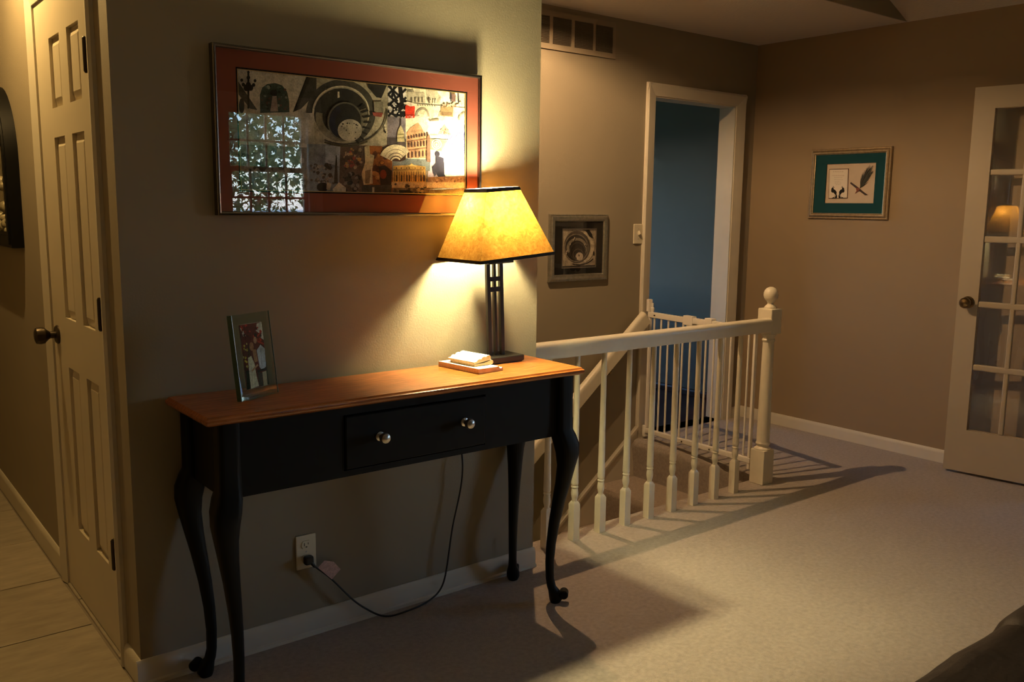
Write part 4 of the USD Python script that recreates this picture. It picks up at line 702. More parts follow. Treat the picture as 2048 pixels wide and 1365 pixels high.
('6a6aa0',2,[780.7,208.1,821.4,157.8,823.4,158.9,782.7,209.2]),
('5d5f96',2,[791.4,156.6,821.3,236.4,819,236.8,789.1,157.1]),
('6a6aa0',2,[790.1,207.8,821.3,157.9,823.5,158.9,792.2,208.8]),
('5d5f96',2,[802.7,157.3,821.3,240.3,819,240.5,800.3,157.5]),
('6a6aa0',2,[799.5,207.5,821.3,158,823.5,158.8,801.8,208.2]),
('5d5f96',2,[814,157.9,821.3,244.2,818.9,244.2,811.6,158]),
('6a6aa0',2,[809,207.2,821.2,158.2,823.6,158.6,811.3,207.7]),
('8d8a80',3,[670,192.1,747.9,193.6,707.5,155.3,670,156.8]),
('efe6da',4,[717.8,176,717.4,172.3,716,168.7,713.9,165.3,711,162.4,707.5,160.1,703.6,158.4,699.4,157.4,695.1,157.2,690.9,157.7,687,159.1,683.5,161.1,680.7,163.7,678.5,166.8,677.2,170.2,676.8,173.9,677.2,177.6,678.6,181.2,680.7,184.5,683.5,187.4,687,189.7,690.9,191.4,695.1,192.5,699.4,192.7,703.6,192.1,707.5,190.8,711,188.9,713.9,186.3,716,183.1,717.4,179.7,717.8,176,713.8,175.8,713.4,178.8,712.4,181.6,710.6,184.2,708.3,186.3,705.5,187.9,702.3,189,698.9,189.4,695.5,189.2,692.1,188.4,689,187,686.2,185.1,683.9,182.7,682.2,180,681.1,177.1,680.7,174.1,681.1,171.1,682.2,168.3,683.9,165.8,686.2,163.6,689,162,692.1,160.9,695.5,160.4,698.9,160.6,702.3,161.4,705.5,162.8,708.3,164.7,710.6,167.1,712.4,169.8,713.4,172.8,713.8,175.8]),
('efe6da',4,[709.8,175.6,709.5,173.2,708.7,171,707.4,168.9,705.6,167,703.5,165.5,701.1,164.5,698.5,163.9,695.9,163.7,693.3,164.1,690.9,164.9,688.8,166.2,687.1,167.8,685.8,169.8,685,172,684.7,174.3,685,176.6,685.8,178.9,687.1,181,688.8,182.8,691,184.3,693.3,185.4,695.9,186,698.5,186.2,701.1,185.8,703.5,185,705.6,183.7,707.4,182.1,708.7,180.1,709.5,177.9,709.8,175.6,706.4,175.4,706.2,177.1,705.6,178.8,704.6,180.3,703.3,181.5,701.8,182.4,700,183.1,698.2,183.3,696.3,183.2,694.4,182.8,692.7,182,691.1,180.9,689.9,179.5,688.9,177.9,688.3,176.2,688.1,174.5,688.3,172.7,688.9,171.1,689.8,169.6,691.1,168.4,692.7,167.4,694.4,166.8,696.3,166.5,698.2,166.6,700,167.1,701.8,167.9,703.3,169,704.6,170.4,705.6,171.9,706.2,173.6,706.4,175.4]),
('efe6da',4,[701.8,174.2,700.9,171.7,698.6,170.1,695.8,169.9,693.5,171.3,692.7,173.8,693.5,176.3,695.8,177.9,698.6,178.1,700.9,176.7]),
('d9d2ee',1,[671.1,155,717.8,152.5,823.6,152.7,821.3,35.3,660.7,31.7]),
('fffdf8',2,[729.4,125.7,822.5,144,821.1,66.8,723.7,64]),
('2c2a40',3,[710.9,142.8,709.6,138.1,706.1,134.5,701.2,133,696.4,134,692.8,137.3,691.5,142,692.8,146.7,696.4,150.3,701.2,151.8,706.1,150.7,709.6,147.5]),
('2c2a40',3,[694.9,134.6,709.2,134.3,726.5,130.3,729.4,102.1,729.5,76,738.2,66.8,705.2,65.8,698.3,75,689.2,91.2,682.4,86.3,679,97.9,694.9,112.6]),
('2c2a40',3,[679,100.2,689.2,100.6,696,75,690.3,67.7,683.5,79.3]),
('b89a86',3,[663.6,64.6,741.1,69.3,821.7,74.1,821.2,47.5,660.7,43.4]),
('d8c0aa',4,[754.5,53.3,755.3,51.6,752.8,49.6,750.1,49,748.3,51.7,748.7,53.4,752.1,55.5]),
('a08070',4,[714,52.9,714.3,55.6,717,58.3,720.3,57.4,722.1,54.6,719.8,52.4,716.3,50.4]),
('8a6a60',4,[694.7,57.4,697.9,57.4,700,55.3,700.5,52.8,697.9,51.4,693.6,52.3,692.4,54.1]),
('8a6a60',4,[714.1,55.8,711.3,57.3,711.2,60,715.3,59.7,717.2,57.9]),
('8a6a60',4,[702.6,48.7,698.3,46.5,693.9,48.9,697,53.2,701.7,52.6]),
('8a6a60',4,[783.9,55.2,781.9,58.3,782.6,61.4,786.3,61.5,789.1,59.2,787.4,56.2]),
('a08070',4,[732.4,55.4,727.9,56,729.2,58.6,730.7,60.6,735.2,61.2,738,59.1,735.8,56.4]),
('d8c0aa',4,[683.1,56.5,685,50,680.7,46.2,676.4,49.8,677,55.7]),
('d8c0aa',4,[705.6,57.4,703.3,53.4,698,51.2,694.7,54.2,695.1,57.8,700.2,61.2]),
('d8c0aa',4,[693.9,67.2,698.6,64.2,697.7,60.6,694.7,57.9,690.2,60.7,689.2,64.1]),
('8a6a60',4,[714.5,54.2,716.8,57.3,720.7,56.7,722,54.9,721.9,52.1,719.3,51.3,717.1,52.3]),
('d8c0aa',4,[743.9,54.4,746.3,55.4,750.9,55.7,752,52.1,747.9,50.2,744.1,50.3]),
('8a6a60',4,[736.3,64.3,735.4,59.6,730.9,56.6,726.3,59.9,726,63.4,730.8,66.3]),
('8a6a60',4,[795.1,62.1,797,64.4,799.5,65,803.2,64.5,801.6,61.5,800.6,60.2,797.2,60]),
('d8c0aa',4,[737,66,741.4,66.8,743.4,63.6,741,60.4,737.8,60.1,734.6,63.2]),
('d8c0aa',4,[764.8,50,758.6,55.6,763.4,59.9,771,59.3,772.3,53.4]),
('8a6a60',4,[767.7,52.1,768.8,55.1,770.8,57.5,773.6,57.7,776.5,54.5,775.3,51.2,771.5,50.1]),
('a08070',4,[800.2,56,802.7,52.4,799.7,50.4,795.9,50.3,792.6,51.7,793.4,55.5,797.2,57]),
('a08070',4,[763.5,63.6,762.9,59.5,757.8,57,752.4,60,755.8,63.6,760.1,64.8]),
('d8c0aa',4,[751.9,60.1,755.5,61.5,758.4,59.9,756.8,56.5,752.3,57.9]),
('a08070',4,[788,61.4,791.1,59.5,788.7,57.1,785.8,55.9,784,58,784.8,61.3]),
('a08070',4,[759.7,62,760.5,58.7,757.1,55.5,752.9,58.4,755.4,61.4]),
('d8c0aa',4,[789.9,67.7,793.1,67,793.9,63.5,789.9,62.5,787.8,63.8,787.6,66.7]),
('d8c0aa',4,[735.1,66.3,737.5,64.5,738,61.3,736,58.9,733,59.2,730.3,61.3,731.8,64.6]),
('f3e6d2',3,[660.7,48.1,821.2,52.3,821.3,32.9,657.9,29.2]),
('4a3026',2,[487.5,153.8,509.6,163.9,556.5,165,579.2,156.1,576.8,119.4,556.1,111.7,524,112.7,495.1,129.5]),
('efe3c9',3,[480.2,129.2,484.8,136.9,490.6,144.1,497.4,150.4,505.1,155.8,513.6,160.2,522.6,163.5,531.9,165.6,541.5,166.4,551.1,166,560.4,164.3,569.3,161.4,577.6,157.3,585.1,152,591.6,145.8,576.9,135.6,572.2,140.2,566.8,144.1,560.9,147.2,554.4,149.4,547.7,150.7,540.8,151,533.9,150.4,527.1,148.9,520.5,146.5,514.4,143.2,508.8,139.2,503.8,134.5,499.6,129.2,496.2,123.5]),
('efe3c9',3,[496.4,122.9,499.8,128.5,504,133.6,508.9,138.2,514.5,142.1,520.6,145.3,527.1,147.6,533.9,149.1,540.8,149.7,547.6,149.3,554.3,148.1,560.8,146,566.7,143,572.1,139.2,576.7,134.7,567.3,128.1,563.8,131.6,559.8,134.5,555.3,136.8,550.5,138.4,545.5,139.4,540.3,139.7,535.1,139.2,530,138.1,525.1,136.3,520.5,133.9,516.3,130.9,512.6,127.4,509.4,123.5,506.9,119.2]),
('efe3c9',3,[508.1,118.4,510.6,122.4,513.6,126.1,517.2,129.4,521.2,132.2,525.7,134.5,530.4,136.2,535.3,137.3,540.2,137.7,545.2,137.4,550,136.5,554.7,135,559,132.8,562.8,130.1,566.2,126.8,559.3,122.1,556.8,124.5,553.9,126.6,550.7,128.3,547.3,129.5,543.6,130.2,539.9,130.4,536.2,130.1,532.5,129.3,529,128,525.6,126.3,522.6,124.1,519.9,121.6,517.6,118.7,515.8,115.6]),
('efe3c9',3,[518.4,114.4,520,117.1,522,119.6,524.4,121.8,527.1,123.7,530.1,125.2,533.2,126.3,536.5,127,539.8,127.3,543.1,127.1,546.3,126.5,549.4,125.5,552.2,124,554.8,122.2,557.1,120,551.9,116.5,550.3,118.1,548.5,119.4,546.4,120.5,544.2,121.2,541.9,121.7,539.5,121.8,537.2,121.7,534.8,121.1,532.5,120.3,530.4,119.2,528.5,117.8,526.8,116.2,525.3,114.4,524.1,112.4]),
('7d8890',1,[529.4,122.9,672.2,123.4,672.1,85.9,523.7,80.9]),
('d8ab58',2,[529.2,97,594.2,102.7,599.7,108.8,605.1,103.1,654.1,99.3,654,47.9,526.6,44.6]),
('9a6d30',3,[528,85.6,654.1,90,654.1,87.2,528,82.9]),
('7a5422',3,[532.2,78.9,534.9,79,534.7,47.1,532,47]),
('7a5422',3,[541.4,79.2,544,79.3,543.8,47.3,541.1,47.3]),
('7a5422',3,[550.5,79.6,553.2,79.6,553,47.6,550.3,47.5]),
('7a5422',3,[559.7,79.8,562.4,79.9,562.2,47.8,559.5,47.7]),
('7a5422',3,[568.9,80.2,571.6,80.2,571.4,48.1,568.7,48]),
('7a5422',3,[578.2,80.5,580.9,80.6,580.7,48.3,578,48.2]),
('7a5422',3,[587.4,80.8,590.2,80.9,590,48.5,587.3,48.5]),
('7a5422',3,[596.8,81.1,599.5,81.2,599.4,48.8,596.6,48.7]),
('7a5422',3,[606.1,81.4,608.9,81.5,608.7,49.1,606,49]),
('7a5422',3,[615.5,81.7,618.3,81.8,618.2,49.3,615.4,49.2]),
('7a5422',3,[625,82,627.8,82.1,627.6,49.6,624.8,49.5]),
('7a5422',3,[634.4,82.3,637.2,82.4,637.1,49.8,634.3,49.7]),
('7a5422',3,[644,82.7,646.7,82.8,646.7,50.1,643.9,50]),
('4a3420',4,[538.6,67.7,543.9,67.9,543.8,47.3,538.4,47.2]),
('6a4c28',4,[538.8,92.8,542.5,93,542.5,87.9,538.7,87.8]),
('4a3420',4,[556.9,68.3,562.3,68.5,562.2,47.8,556.8,47.7]),
('6a4c28',4,[557.1,93.5,560.9,93.6,560.8,88.6,557,88.5]),
('4a3420',4,[577.6,68.9,583,69.1,582.9,48.4,577.4,48.2]),
('6a4c28',4,[577.7,94.2,581.5,94.4,581.5,89.3,577.7,89.2]),
('4a3420',4,[587.4,69.3,592.9,69.4,592.8,48.6,587.3,48.5]),
('6a4c28',4,[587.5,94.6,591.4,94.7,591.3,89.7,587.5,89.5]),
('4a3420',4,[610.5,70,616,70.1,616,49.2,610.4,49.1]),
('6a4c28',4,[610.6,95.4,614.5,95.6,614.5,90.5,610.6,90.3]),
('4a3420',4,[632.7,70.7,638.3,70.8,638.2,49.8,632.7,49.7]),
('6a4c28',4,[632.8,96.2,636.7,96.4,636.7,91.3,632.8,91.1]),
('4a3420',4,[645,71,650.6,71.2,650.6,50.2,645,50]),
('6a4c28',4,[645.1,96.7,649,96.8,649,91.7,645.1,91.6]),
('f0d084',3,[583.2,99,599.7,106.5,617.3,99.4]),
('cbb089',2,[520.7,44.4,672.1,48.4,672,29.6,520.6,26.2]),
('7d6a58',1,[517.9,28.4,672.1,30.5,660.6,-6,517.6,-8.2]),
('2c3a2c',3,[638.4,11.9,631.2,7.9,627.9,12.3,629.1,17.9,636.8,16.9]),
('2c3a2c',3,[583.7,37.2,592.2,34.8,588.5,28.1,578.5,29.5,576.8,35.4]),
('3a332e',3,[620.7,8.1,613,2.6,606.2,8.8,610.6,14.2,618.4,16.3]),
('3a332e',3,[642.6,8,645,12.5,651.3,12.1,654.5,7.3,649.7,1.1,643.2,3.8]),
('3a332e',3,[617,24.8,617.9,29.3,624.5,33.2,629.2,29.7,632.2,24.9,624.9,22.2]),
('a08a70',3,[545.5,7.6,546.4,11.9,552.5,12.7,556.2,11.4,559.6,6.6,553.4,1.1,548.4,2.7]),
('a08a70',3,[632,15.1,628,16.4,628.7,20.1,632.5,21.3,636.6,17.8]),
('3a332e',3,[622.2,5.4,616.1,5.1,614.1,8.6,616.3,11.2,621.8,13.7,623.9,11.5,627.1,7.2]),
('a08a70',3,[634.9,19.7,628.3,17.3,620.7,19.5,619.3,23.6,623.7,28,629.8,28.2,633.2,24.4]),
('55483c',3,[575.7,32.7,573.9,38.2,579.5,40.3,585.6,38.8,585.2,33.7,582.1,28.4,576.6,31]),
('55483c',3,[573.1,14.7,574.8,7.8,570.7,3.7,563.2,5.3,563.5,11.3,567.4,18]),
('2c3a2c',3,[647.4,26.7,644.4,33.1,647.4,37.3,655.2,37.6,658,29.8]),
('2c3a2c',3,[552.6,4.3,548.8,9.3,557.5,12.5,564.3,9.7,560.5,3.3]),
('3a332e',3,[638.8,15,632.5,19.4,632.8,25.3,638,29.2,644.1,27.9,649,23.3,645.8,19.5]),
('a08a70',3,[652.1,30.6,645.5,33.2,645.4,39.4,652.1,39.7,656.9,36.7]),
('a08a70',3,[586.5,17.5,585,13.6,580.1,11.9,577.2,15.5,581.8,18.7]),
('55483c',3,[581.5,6.3,571.8,6.7,571,13.4,578.8,17.2,585.2,12.5]),
('55483c',3,[532.7,35.5,532.8,38.8,535,42.1,540.8,41.5,541.3,37.1,538.7,34.3]),
('a08a70',3,[646.4,21,644.8,14.2,638.7,12.9,630.8,17,637.4,22.2]),
('55483c',3,[622.9,29.7,620.1,25.4,614.6,26.1,612.6,28.3,612.2,34.6,616.9,34.9,621.3,33.6]),
('2c3a2c',3,[552.1,16.3,554.4,18.5,558,17.1,558.4,15.5,558,12.7,555,11.5,552,13.6]),
('55483c',3,[607,14.3,601.9,22.9,609.7,27.4,615.9,24.2,615.8,16.8]),
('55483c',3,[581.9,27.1,577,24.7,573.7,28.2,571,32.4,576.8,36.1,581.8,35.5,585.6,30.9]),
('3a332e',3,[583.1,23.9,586.2,26.6,590.8,27.7,594.2,22.6,590.6,18.2,586.5,17.1,584,19.7]),
('55483c',3,[599.5,7.9,591.9,11.1,591.8,17,597.3,19.3,604.7,18.6,606.8,12.2]),
('3a332e',3,[611,30.2,613.9,36.8,621.9,38.6,624.5,31.6,618.5,25.8]),
('55483c',3,[534.6,12.1,527.1,13.2,528.7,19.5,531.8,24.6,539.2,21,541.2,15.5]),
('55483c',3,[559.5,0.3,552.4,-3.4,544.2,0.1,548.1,7.7,556.4,7]),
('a08a70',3,[630.9,18.9,627.3,16.1,622,16.3,620.5,18.8,622,21.7,625.4,23.1,627.7,21.5]),
('a08a70',3,[628.9,32.6,622,29.4,615.4,28.4,611.3,32.1,612.8,36.7,618.5,39,626.6,37.4]),
('3a332e',3,[576.7,17.5,578.5,21.6,582.9,21.7,585.6,18.1,584.6,15.2,581,12.4,576.8,13.3]),
('a08a70',3,[612.2,38.8,610.5,35.5,607,33.3,603.8,35.9,603.1,38.8,607.8,41]),
('55483c',3,[586.2,36.7,588.1,32.4,584.5,28.3,580.3,31.3,580.2,35.9]),
('3a332e',3,[576.1,11.5,581.7,13,585.9,10.6,583.5,5.4,577.1,1.6,573.8,7.2]),
('23261f',4,[550.1,19.9,593.7,19.5,607.4,4.8,549.9,3.8]),
('9a5c26',1,[420.5,157.1,487.5,158.3,524.1,121.8,528.6,26.3,517.6,-8.2,418.2,-9.7]),
('5a3018',2,[453.5,71.9,451.9,80,456.6,87.4,467.5,84.2,467.5,79.1,463.8,69.9]),
('c88a48',2,[465.8,93.4,474.5,84.9,471.1,75.6,461.4,76.6,457.1,80.2,457.3,88.6]),
('7a4218',2,[473.8,88.2,476.8,83.8,477.6,78.5,468.1,74.4,458.5,76.3,461.5,84.8,466.5,91.5]),
('b8762e',2,[508.1,109.7,509.6,112.1,514.7,113.7,518.8,109.3,513.4,105.9,509.1,106.4]),
('b8762e',2,[455,64.4,452.8,75,461.8,80,469.5,78,477.9,71.6,473.5,63.3,461.3,63.9]),
('5a3018',2,[462.6,117.1,451.6,116.1,441.5,125,453,131.9,467.2,128.9]),
('7a4218',2,[489.9,136.9,490.9,132,491.2,125.9,482.8,124.3,474.7,126.1,476.2,133.7,479.6,138.7]),
('c88a48',2,[452,78.9,444.8,76.7,439.2,76.6,435,82.4,439.7,88.3,446.8,86.3,450.6,84.1]),
('5a3018',2,[456.2,91.1,465.7,95.1,475.2,95.4,474.7,87.3,471.3,82.7,462.7,82.1,456,83.7]),
('7a4218',2,[466.2,49.3,463.4,54.8,468.6,58.2,476.2,57.8,477.4,51.8,472.1,44.5]),
('5a3018',2,[466.4,78.6,472.4,81,476.8,76.2,471.8,70.3,465.3,73.2]),
('5a3018',2,[497.9,148.4,501.3,141.6,501.5,134.8,494.1,131.3,489.6,134.7,483.6,140.7,489.8,146.4]),
('b8762e',2,[513,140.6,513,132.6,506.8,127,501.3,133.4,504.4,140.4]),
('c88a48',2,[447.5,63.9,450,59.9,444.1,56.4,439.4,56.3,435.7,62.6,441.2,67.8]),
('c88a48',2,[472.3,65.1,480.5,68.9,485.2,62.1,481.7,57.6,472.1,55.9,471.1,60.6]),
('7a4218',2,[506.3,129.7,500.8,128.4,496.1,132.6,500.7,137.1,507.2,135.1]),
('b8762e',2,[479.2,67,486.7,66.1,489.7,58.4,479.4,54.9,473.1,61.7]),
('7a4218',2,[485,131.2,477.9,123.5,468.1,123,466.4,130.4,469.5,136.9,477.1,139.3]),
('b8762e',2,[434.5,62.2,431.1,66.5,435.1,71.9,440.2,68.5,439.9,63.9]),
('5a3018',2,[506.5,116.8,497.9,115.2,489.6,120.7,498.4,129.6,507.4,126.3]),
('5a3018',2,[458.3,123.5,451,130.7,457.1,138.9,463.1,142.1,472,135.6,465.5,127.5]),
('5a3018',2,[495.7,69.1,503.6,60.1,499.5,53.1,488.6,52.4,487.2,62.8]),
('5a3018',2,[484.8,83.5,478.2,82.8,474.6,86.1,474.5,93.4,482.2,94.4,487.3,89.6]),
('b8762e',2,[486.9,78.3,493.3,83.6,500.4,82.7,499.6,76.5,493.4,71.8]),
('c88a48',2,[440,116.7,442.9,120.9,447.3,121.6,451.7,119.9,450.3,115,445.2,115.4]),
('c88a48',2,[459.1,61.8,454.4,67.3,457.4,75.2,464.1,77.8,472.7,73.5,473.9,68,468.6,64.5]),
('7a4218',2,[488.3,68.7,482.5,66.6,474.5,69.5,477.8,77.2,485.5,78.2,493.9,75.9]),
('5a3018',2,[468.6,77.5,457.8,76.5,450.3,84.6,454.6,93.4,464.8,99.4,472.6,91.7,473.8,85.4]),
('b8762e',2,[483.7,66.1,481.1,71.5,486,76.9,491.3,76.9,495.2,72.9,494.8,67.6,488.7,65.5]),
('b8762e',2,[442.6,86.5,450.6,80.4,442,73,430.6,74.4,435.3,83.4]),
('5a3018',2,[494,77.7,495.3,82.3,499.1,82,502,80.9,503.1,76.2,500.3,73.5,495.8,75.2]),
('c88a48',2,[488.8,64,487.3,66.6,488.6,70.4,493.2,74.9,496.8,70.4,497.7,65.9,493.9,62.1]),
('c88a48',2,[448.5,76,455.5,77.7,464,77.9,463.1,71.9,459.9,65,453.7,64,449.7,68.6]),
('b8762e',2,[478.1,131.8,481.5,126.9,476.9,121,470.8,121.9,469.8,127.1,472,132.7]),
('c88a48',2,[461.1,59,466.4,69.1,478.5,65.8,479.4,58.6,474.2,50.6,463.7,52]),
('7a4218',2,[493.4,112.6,498.2,107.4,494.2,97,482.8,95.6,475.6,105.3,480.5,114.3]),
('b8762e',2,[508.6,134.8,517.4,130.4,510.8,122.7,501.5,122.1,495.9,128.1,500.8,135.7]),
('5a3018',2,[519,56.1,511.6,53.2,504.7,54.7,505.8,61,513.4,63.3]),
('b8762e',2,[480.4,104.8,483.6,109.3,490.4,110.8,494.8,106.8,490.3,101.6,484.2,100.6]),
('5a3018',2,[440.4,92.6,450.9,95.4,454.6,87.4,451.2,79.7,440,82.7]),
('3d2a1e',3,[473.7,92.7,497.4,98.1,523.7,80.9,520.6,30.7,480.9,34.3]),
('8a3a24',4,[503.4,68.9,500.9,59.8,494.5,54,486.7,53.8,480.5,59.2,478.2,68.1,480.7,77.2,487,83,494.8,83.3,501.1,77.9]),
('d7c6a0',3,[423,152.9,440.9,158.2,443.1,131.7,458.6,127.9,450.2,78.4,452.3,38.1,418.8,32.8,411.6,68.2,424.9,104.2]),
('8d7a5c',4,[424.5,77.6,445.1,82.7,439.4,37.8,423.9,37.4]),
('4d4842',3,[413.7,32.7,523.3,35.4,520.4,7.9,410.7,5.8]),
('c8bca4',4,[449.6,26.8,457.4,27,457.1,6.7,449.3,6.6]),
('6a584c',1,[338.1,156.4,430.7,156.8,423.3,-9.6,325.3,-11.1]),
('b8a084',2,[350.4,87.6,348.8,91.2,351.9,94.4,354.7,96.2,356.8,93.6,358,90.1,355.2,87.9]),
('b8a084',2,[368,95.9,366.3,90.1,361.7,85.8,355.5,86,350.7,91.4,356.5,95.8,361.4,97.7]),
('b8a084',2,[360.2,131,357.1,129.7,354.4,130.7,353.8,132.6,356.7,135.2,359.3,134.9,360.4,132.7]),
('8a7460',2,[403.2,92.2,396,90.2,389.6,95.6,394.8,101.8,401.4,104.2,404.2,97.8]),
('c89858',2,[348.6,120.1,352.7,120.5,353.3,118,352.6,115.6,349.3,114.2,346.5,117.3]),
('8a7460',2,[400.4,124,404.2,125.9,406.8,123.2,405.5,120.4,402,117.8,398.9,120.7]),
('4a3a34',2,[351,121.8,354.5,123.3,358.1,122.6,357.6,119.9,355.4,117.1,352.2,118.6]),
('b8a084',2,[386.2,81.5,383.3,86.8,385.8,91.8,389.1,92.7,394.4,92.3,396.1,87.7,392.7,82.7]),
('b8a084',2,[394.8,118.9,397.8,118.9,399.1,116.2,398.8,113.3,395.7,112.2,392.7,113.7,392.4,115.9]),
('b8a084',2,[354.5,121.4,353.6,126.2,355.2,130.1,359,129.8,362,125.4,357.9,121.4]),
('c89858',2,[374.5,111.3,376.6,108.8,375.4,103.9,370.9,104.7,370.2,110]),
('4a3a34',2,[353.9,87.5,357.8,85.9,357.5,82.3,353.4,80.7,351,83.7]),
('a3564a',2,[364.9,109.7,370.5,110,374.1,104.7,370,99.8,364.8,97.7,362.2,103.9]),
('8a7460',2,[405.6,126.4,408,122.3,405.5,118,400.9,119.7,400.2,123.6]),
('c89858',2,[383.7,142.8,386.8,141.5,385.5,138.8,382.4,137.8,380.3,139.5,380.2,141.9]),
('8a7460',2,[369.4,102,367.9,99,363,99.1,359.4,101.2,361.6,105.1,365.3,105.8,368.6,105.5]),
('4a3a34',2,[403.9,98.5,402.1,105.3,406,109.8,411.7,106.8,411.1,100.5]),
('8a7460',2,[361.4,80.2,355.6,80.2,354.2,83.9,357.5,87,360.6,85.1]),
('a3564a',2,[393.7,132.7,396.1,129.9,395.9,126.1,390.2,124.6,386.9,124.9,385.5,129.3,387.6,132]),
('8a7460',2,[387.5,123.7,385.9,127.7,390.8,131.4,393.5,127.5,392.4,122.7]),
('a3564a',2,[350.7,91.3,352.7,94.4,356.7,93.1,358.5,90.1,354.5,86.9,350.3,88.3]),
('b8a084',2,[369.6,123,365.1,121.7,362.5,125,361.1,130.8,367.3,132,374.6,131.4,373.5,126.1]),
('4a3a34',2,[400,109.1,399.6,114.1,404.5,117.6,410.4,115.1,410.6,110.9,406.3,107.2]),
('c89858',2,[365.8,92.6,367.3,89.2,363.9,85.2,360.8,84.7,357.6,88.9,359.8,93,362.3,94.7]),
('4a3a34',2,[415.8,138.3,414.5,133.7,408,134.1,407.6,138.7,411.8,140.5]),
('c89858',2,[354.8,100.3,356.6,103,359.8,101.8,363.7,100.1,362,96.3,357.6,93.8,354.7,97.5]),
('b8a084',2,[355.1,122.1,354.4,118.6,353.6,115.4,350.5,114.3,347.3,116.6,348.7,120,350.5,121.8]),
('a3564a',2,[373.4,105.5,378.4,106.4,379.8,103.6,378.6,99.3,372.7,100.9]),
('4a3a34',2,[379.7,110.1,375.3,116.3,383.6,120.1,391.6,116.8,387.2,110.9]),
('a3564a',2,[376.2,139.4,378,134.4,377.7,128.9,371.6,129.9,367.2,132.9,369.2,136.4]),
('a3564a',2,[387,109,380.7,111.7,379.4,117.7,385.9,122.6,393.4,119.7,390.7,113.6]),
('4a3a34',2,[390.5,139.4,396,139.2,397.8,133.7,397.3,130.2,390.4,125.8,384.6,130.1,386.8,136.5]),
('c89858',2,[370.3,125.7,369.6,129.4,373,132.9,378.3,133.3,380.9,130.1,381.3,125.3,375.9,124.6]),
('4a3a34',2,[412.3,120.9,409.5,118.4,406.5,119.8,405.6,122.9,411.3,124.4]),
('4a3a34',2,[394.8,94,391.1,98.7,393.8,104.3,399.9,105.2,403.3,100.7,406,95.6,399.3,92.3]),
('b8a084',2,[385.8,124.6,389.2,127.1,393.8,124.5,391.4,120.2,386.6,120]),
('a3564a',2,[385.1,102.2,382.7,99.2,378.2,99.8,376.2,101.2,376.7,106.1,380,109,383.4,105.4]),
('c89858',2,[372.6,145.4,375.8,147,380.4,147.4,381.4,143.5,377.4,141.6,372.9,141.8]),
('4a3a34',2,[351.6,80.9,353,85.6,359,84.8,361.7,81.9,356.8,78.7]),
('a3564a',2,[375.4,99,381.5,93.9,381.8,88.4,373.7,85.4,368.1,91.7]),
('b8a084',2,[413.8,99.9,406.2,100.6,403.9,105.3,410.7,108.7,416.5,105.8]),
('a3564a',2,[381.1,92.6,381.3,94.9,381.7,98.2,385.7,99,387.9,96.4,389.3,92.5,385,91.6]),
('b8a084',2,[408.4,150.2,413.5,144.5,411,136.4,401.4,137.6,402.8,145.7]),
('c89858',2,[409.4,108.8,404.3,105.8,398.2,109.1,396.2,115.6,404.5,118.6,412.4,116.3]),
('8a8078',2,[352.4,9,356.8,7.5,359,2.7,353.5,-1.4,348,2.1,348.4,5.8]),
('453c38',2,[405.3,8.5,407.6,6.1,407,2.9,403.7,2.7,402,4.1,401.9,7]),
('2c2826',2,[366.2,42.3,372.4,47.9,378.8,44.1,381.7,37.8,376.2,32.9,367.6,31.7,361.4,37.5]),
('2c2826',2,[387.1,10.7,388.3,15,391.1,16.4,393.4,13.4,391.5,11.1]),
('6f645c',2,[359.5,62.5,363.6,65.9,366.3,62.3,368.5,58.5,363.4,55.8,360,57.3,358.5,59.8]),
('2c2826',2,[377.3,19,383.2,23,390.9,21.2,389.3,14.4,385.6,9.2,379.3,11.9]),
('453c38',2,[385.7,32.8,391.5,32.7,395.5,26.4,393.1,21,388,19.7,381,21.7,383.2,27.2]),
('453c38',2,[352.6,53.4,360.9,57,369.5,51.8,361.7,42.7,352.7,44.5]),
('453c38',2,[405.2,58.3,401.8,55.3,395.5,52.1,389.9,57.7,391.4,62.5,398.3,66.5,402.6,63.7]),
('2c2826',2,[352.9,55.2,355.2,54.5,357.1,52.3,355.7,50.3,353.7,49.5,351,50.5,350.7,52.6]),
('2c2826',2,[399.4,53.8,395.4,48.3,388.7,52.7,389.1,56.7,392.3,61.2,399.7,60.1]),
('8a8078',2,[366.2,36.8,361.5,31.8,355.6,34.1,354.4,38.3,356.6,43.3,362.5,41.9]),
('6f645c',2,[376,4.7,379.6,3.2,378.6,0.3,374.6,-1.7,371.6,0.5,373.4,3.6]),
('2c2826',2,[410.1,49.3,404.2,47.4,401.4,50.7,403.8,55.3,408,52.6]),
('8a8078',2,[390.5,8.5,395.9,13.2,400.8,13.4,404.3,10.6,403.4,5.2,400,1.5,393.9,2.7]),
('453c38',2,[356,21.7,361.3,13.6,356.4,9,348.9,5.1,343.5,12.7,348.8,19.3]),
('2c2826',2,[393.8,62.5,393.8,58.7,390.1,59.3,389.5,61.6,391.4,63.2]),
('453c38',2,[373.2,-0.6,368.7,-0.7,365.6,3,371.4,6.6,373.8,2.8]),
('453c38',2,[339.9,9.1,338.8,6.3,335,7.4,332.2,8.6,334.2,12.2,336.7,13.9,340,11.6]),
('2c2826',2,[407.5,52,397.3,50.7,394.8,57.7,401.7,63.3,410.8,58.6]),
('2c2826',2,[361.8,57.1,365.6,62.6,372.8,62,376.1,56.4,371.3,49.5,365.7,52.6]),
('8a8078',2,[393,36.5,399.4,36.4,403.3,32.9,404.5,27.9,399.5,22.4,392.2,25,390.3,29.8]),
('8a8078',2,[383.9,34.3,387.9,33.8,388,30.3,386.9,27,382.5,26.2,379.5,29.3,380.8,33.3]),
('2c2826',2,[375,11.4,384.8,10.2,385.4,4.6,379.2,-0.8,373.7,3.4]),
('2c2826',2,[375.9,63.3,373,67.4,378.4,72.8,384.4,71.5,386.8,68.4,387.6,63.3,381.3,60.2]),
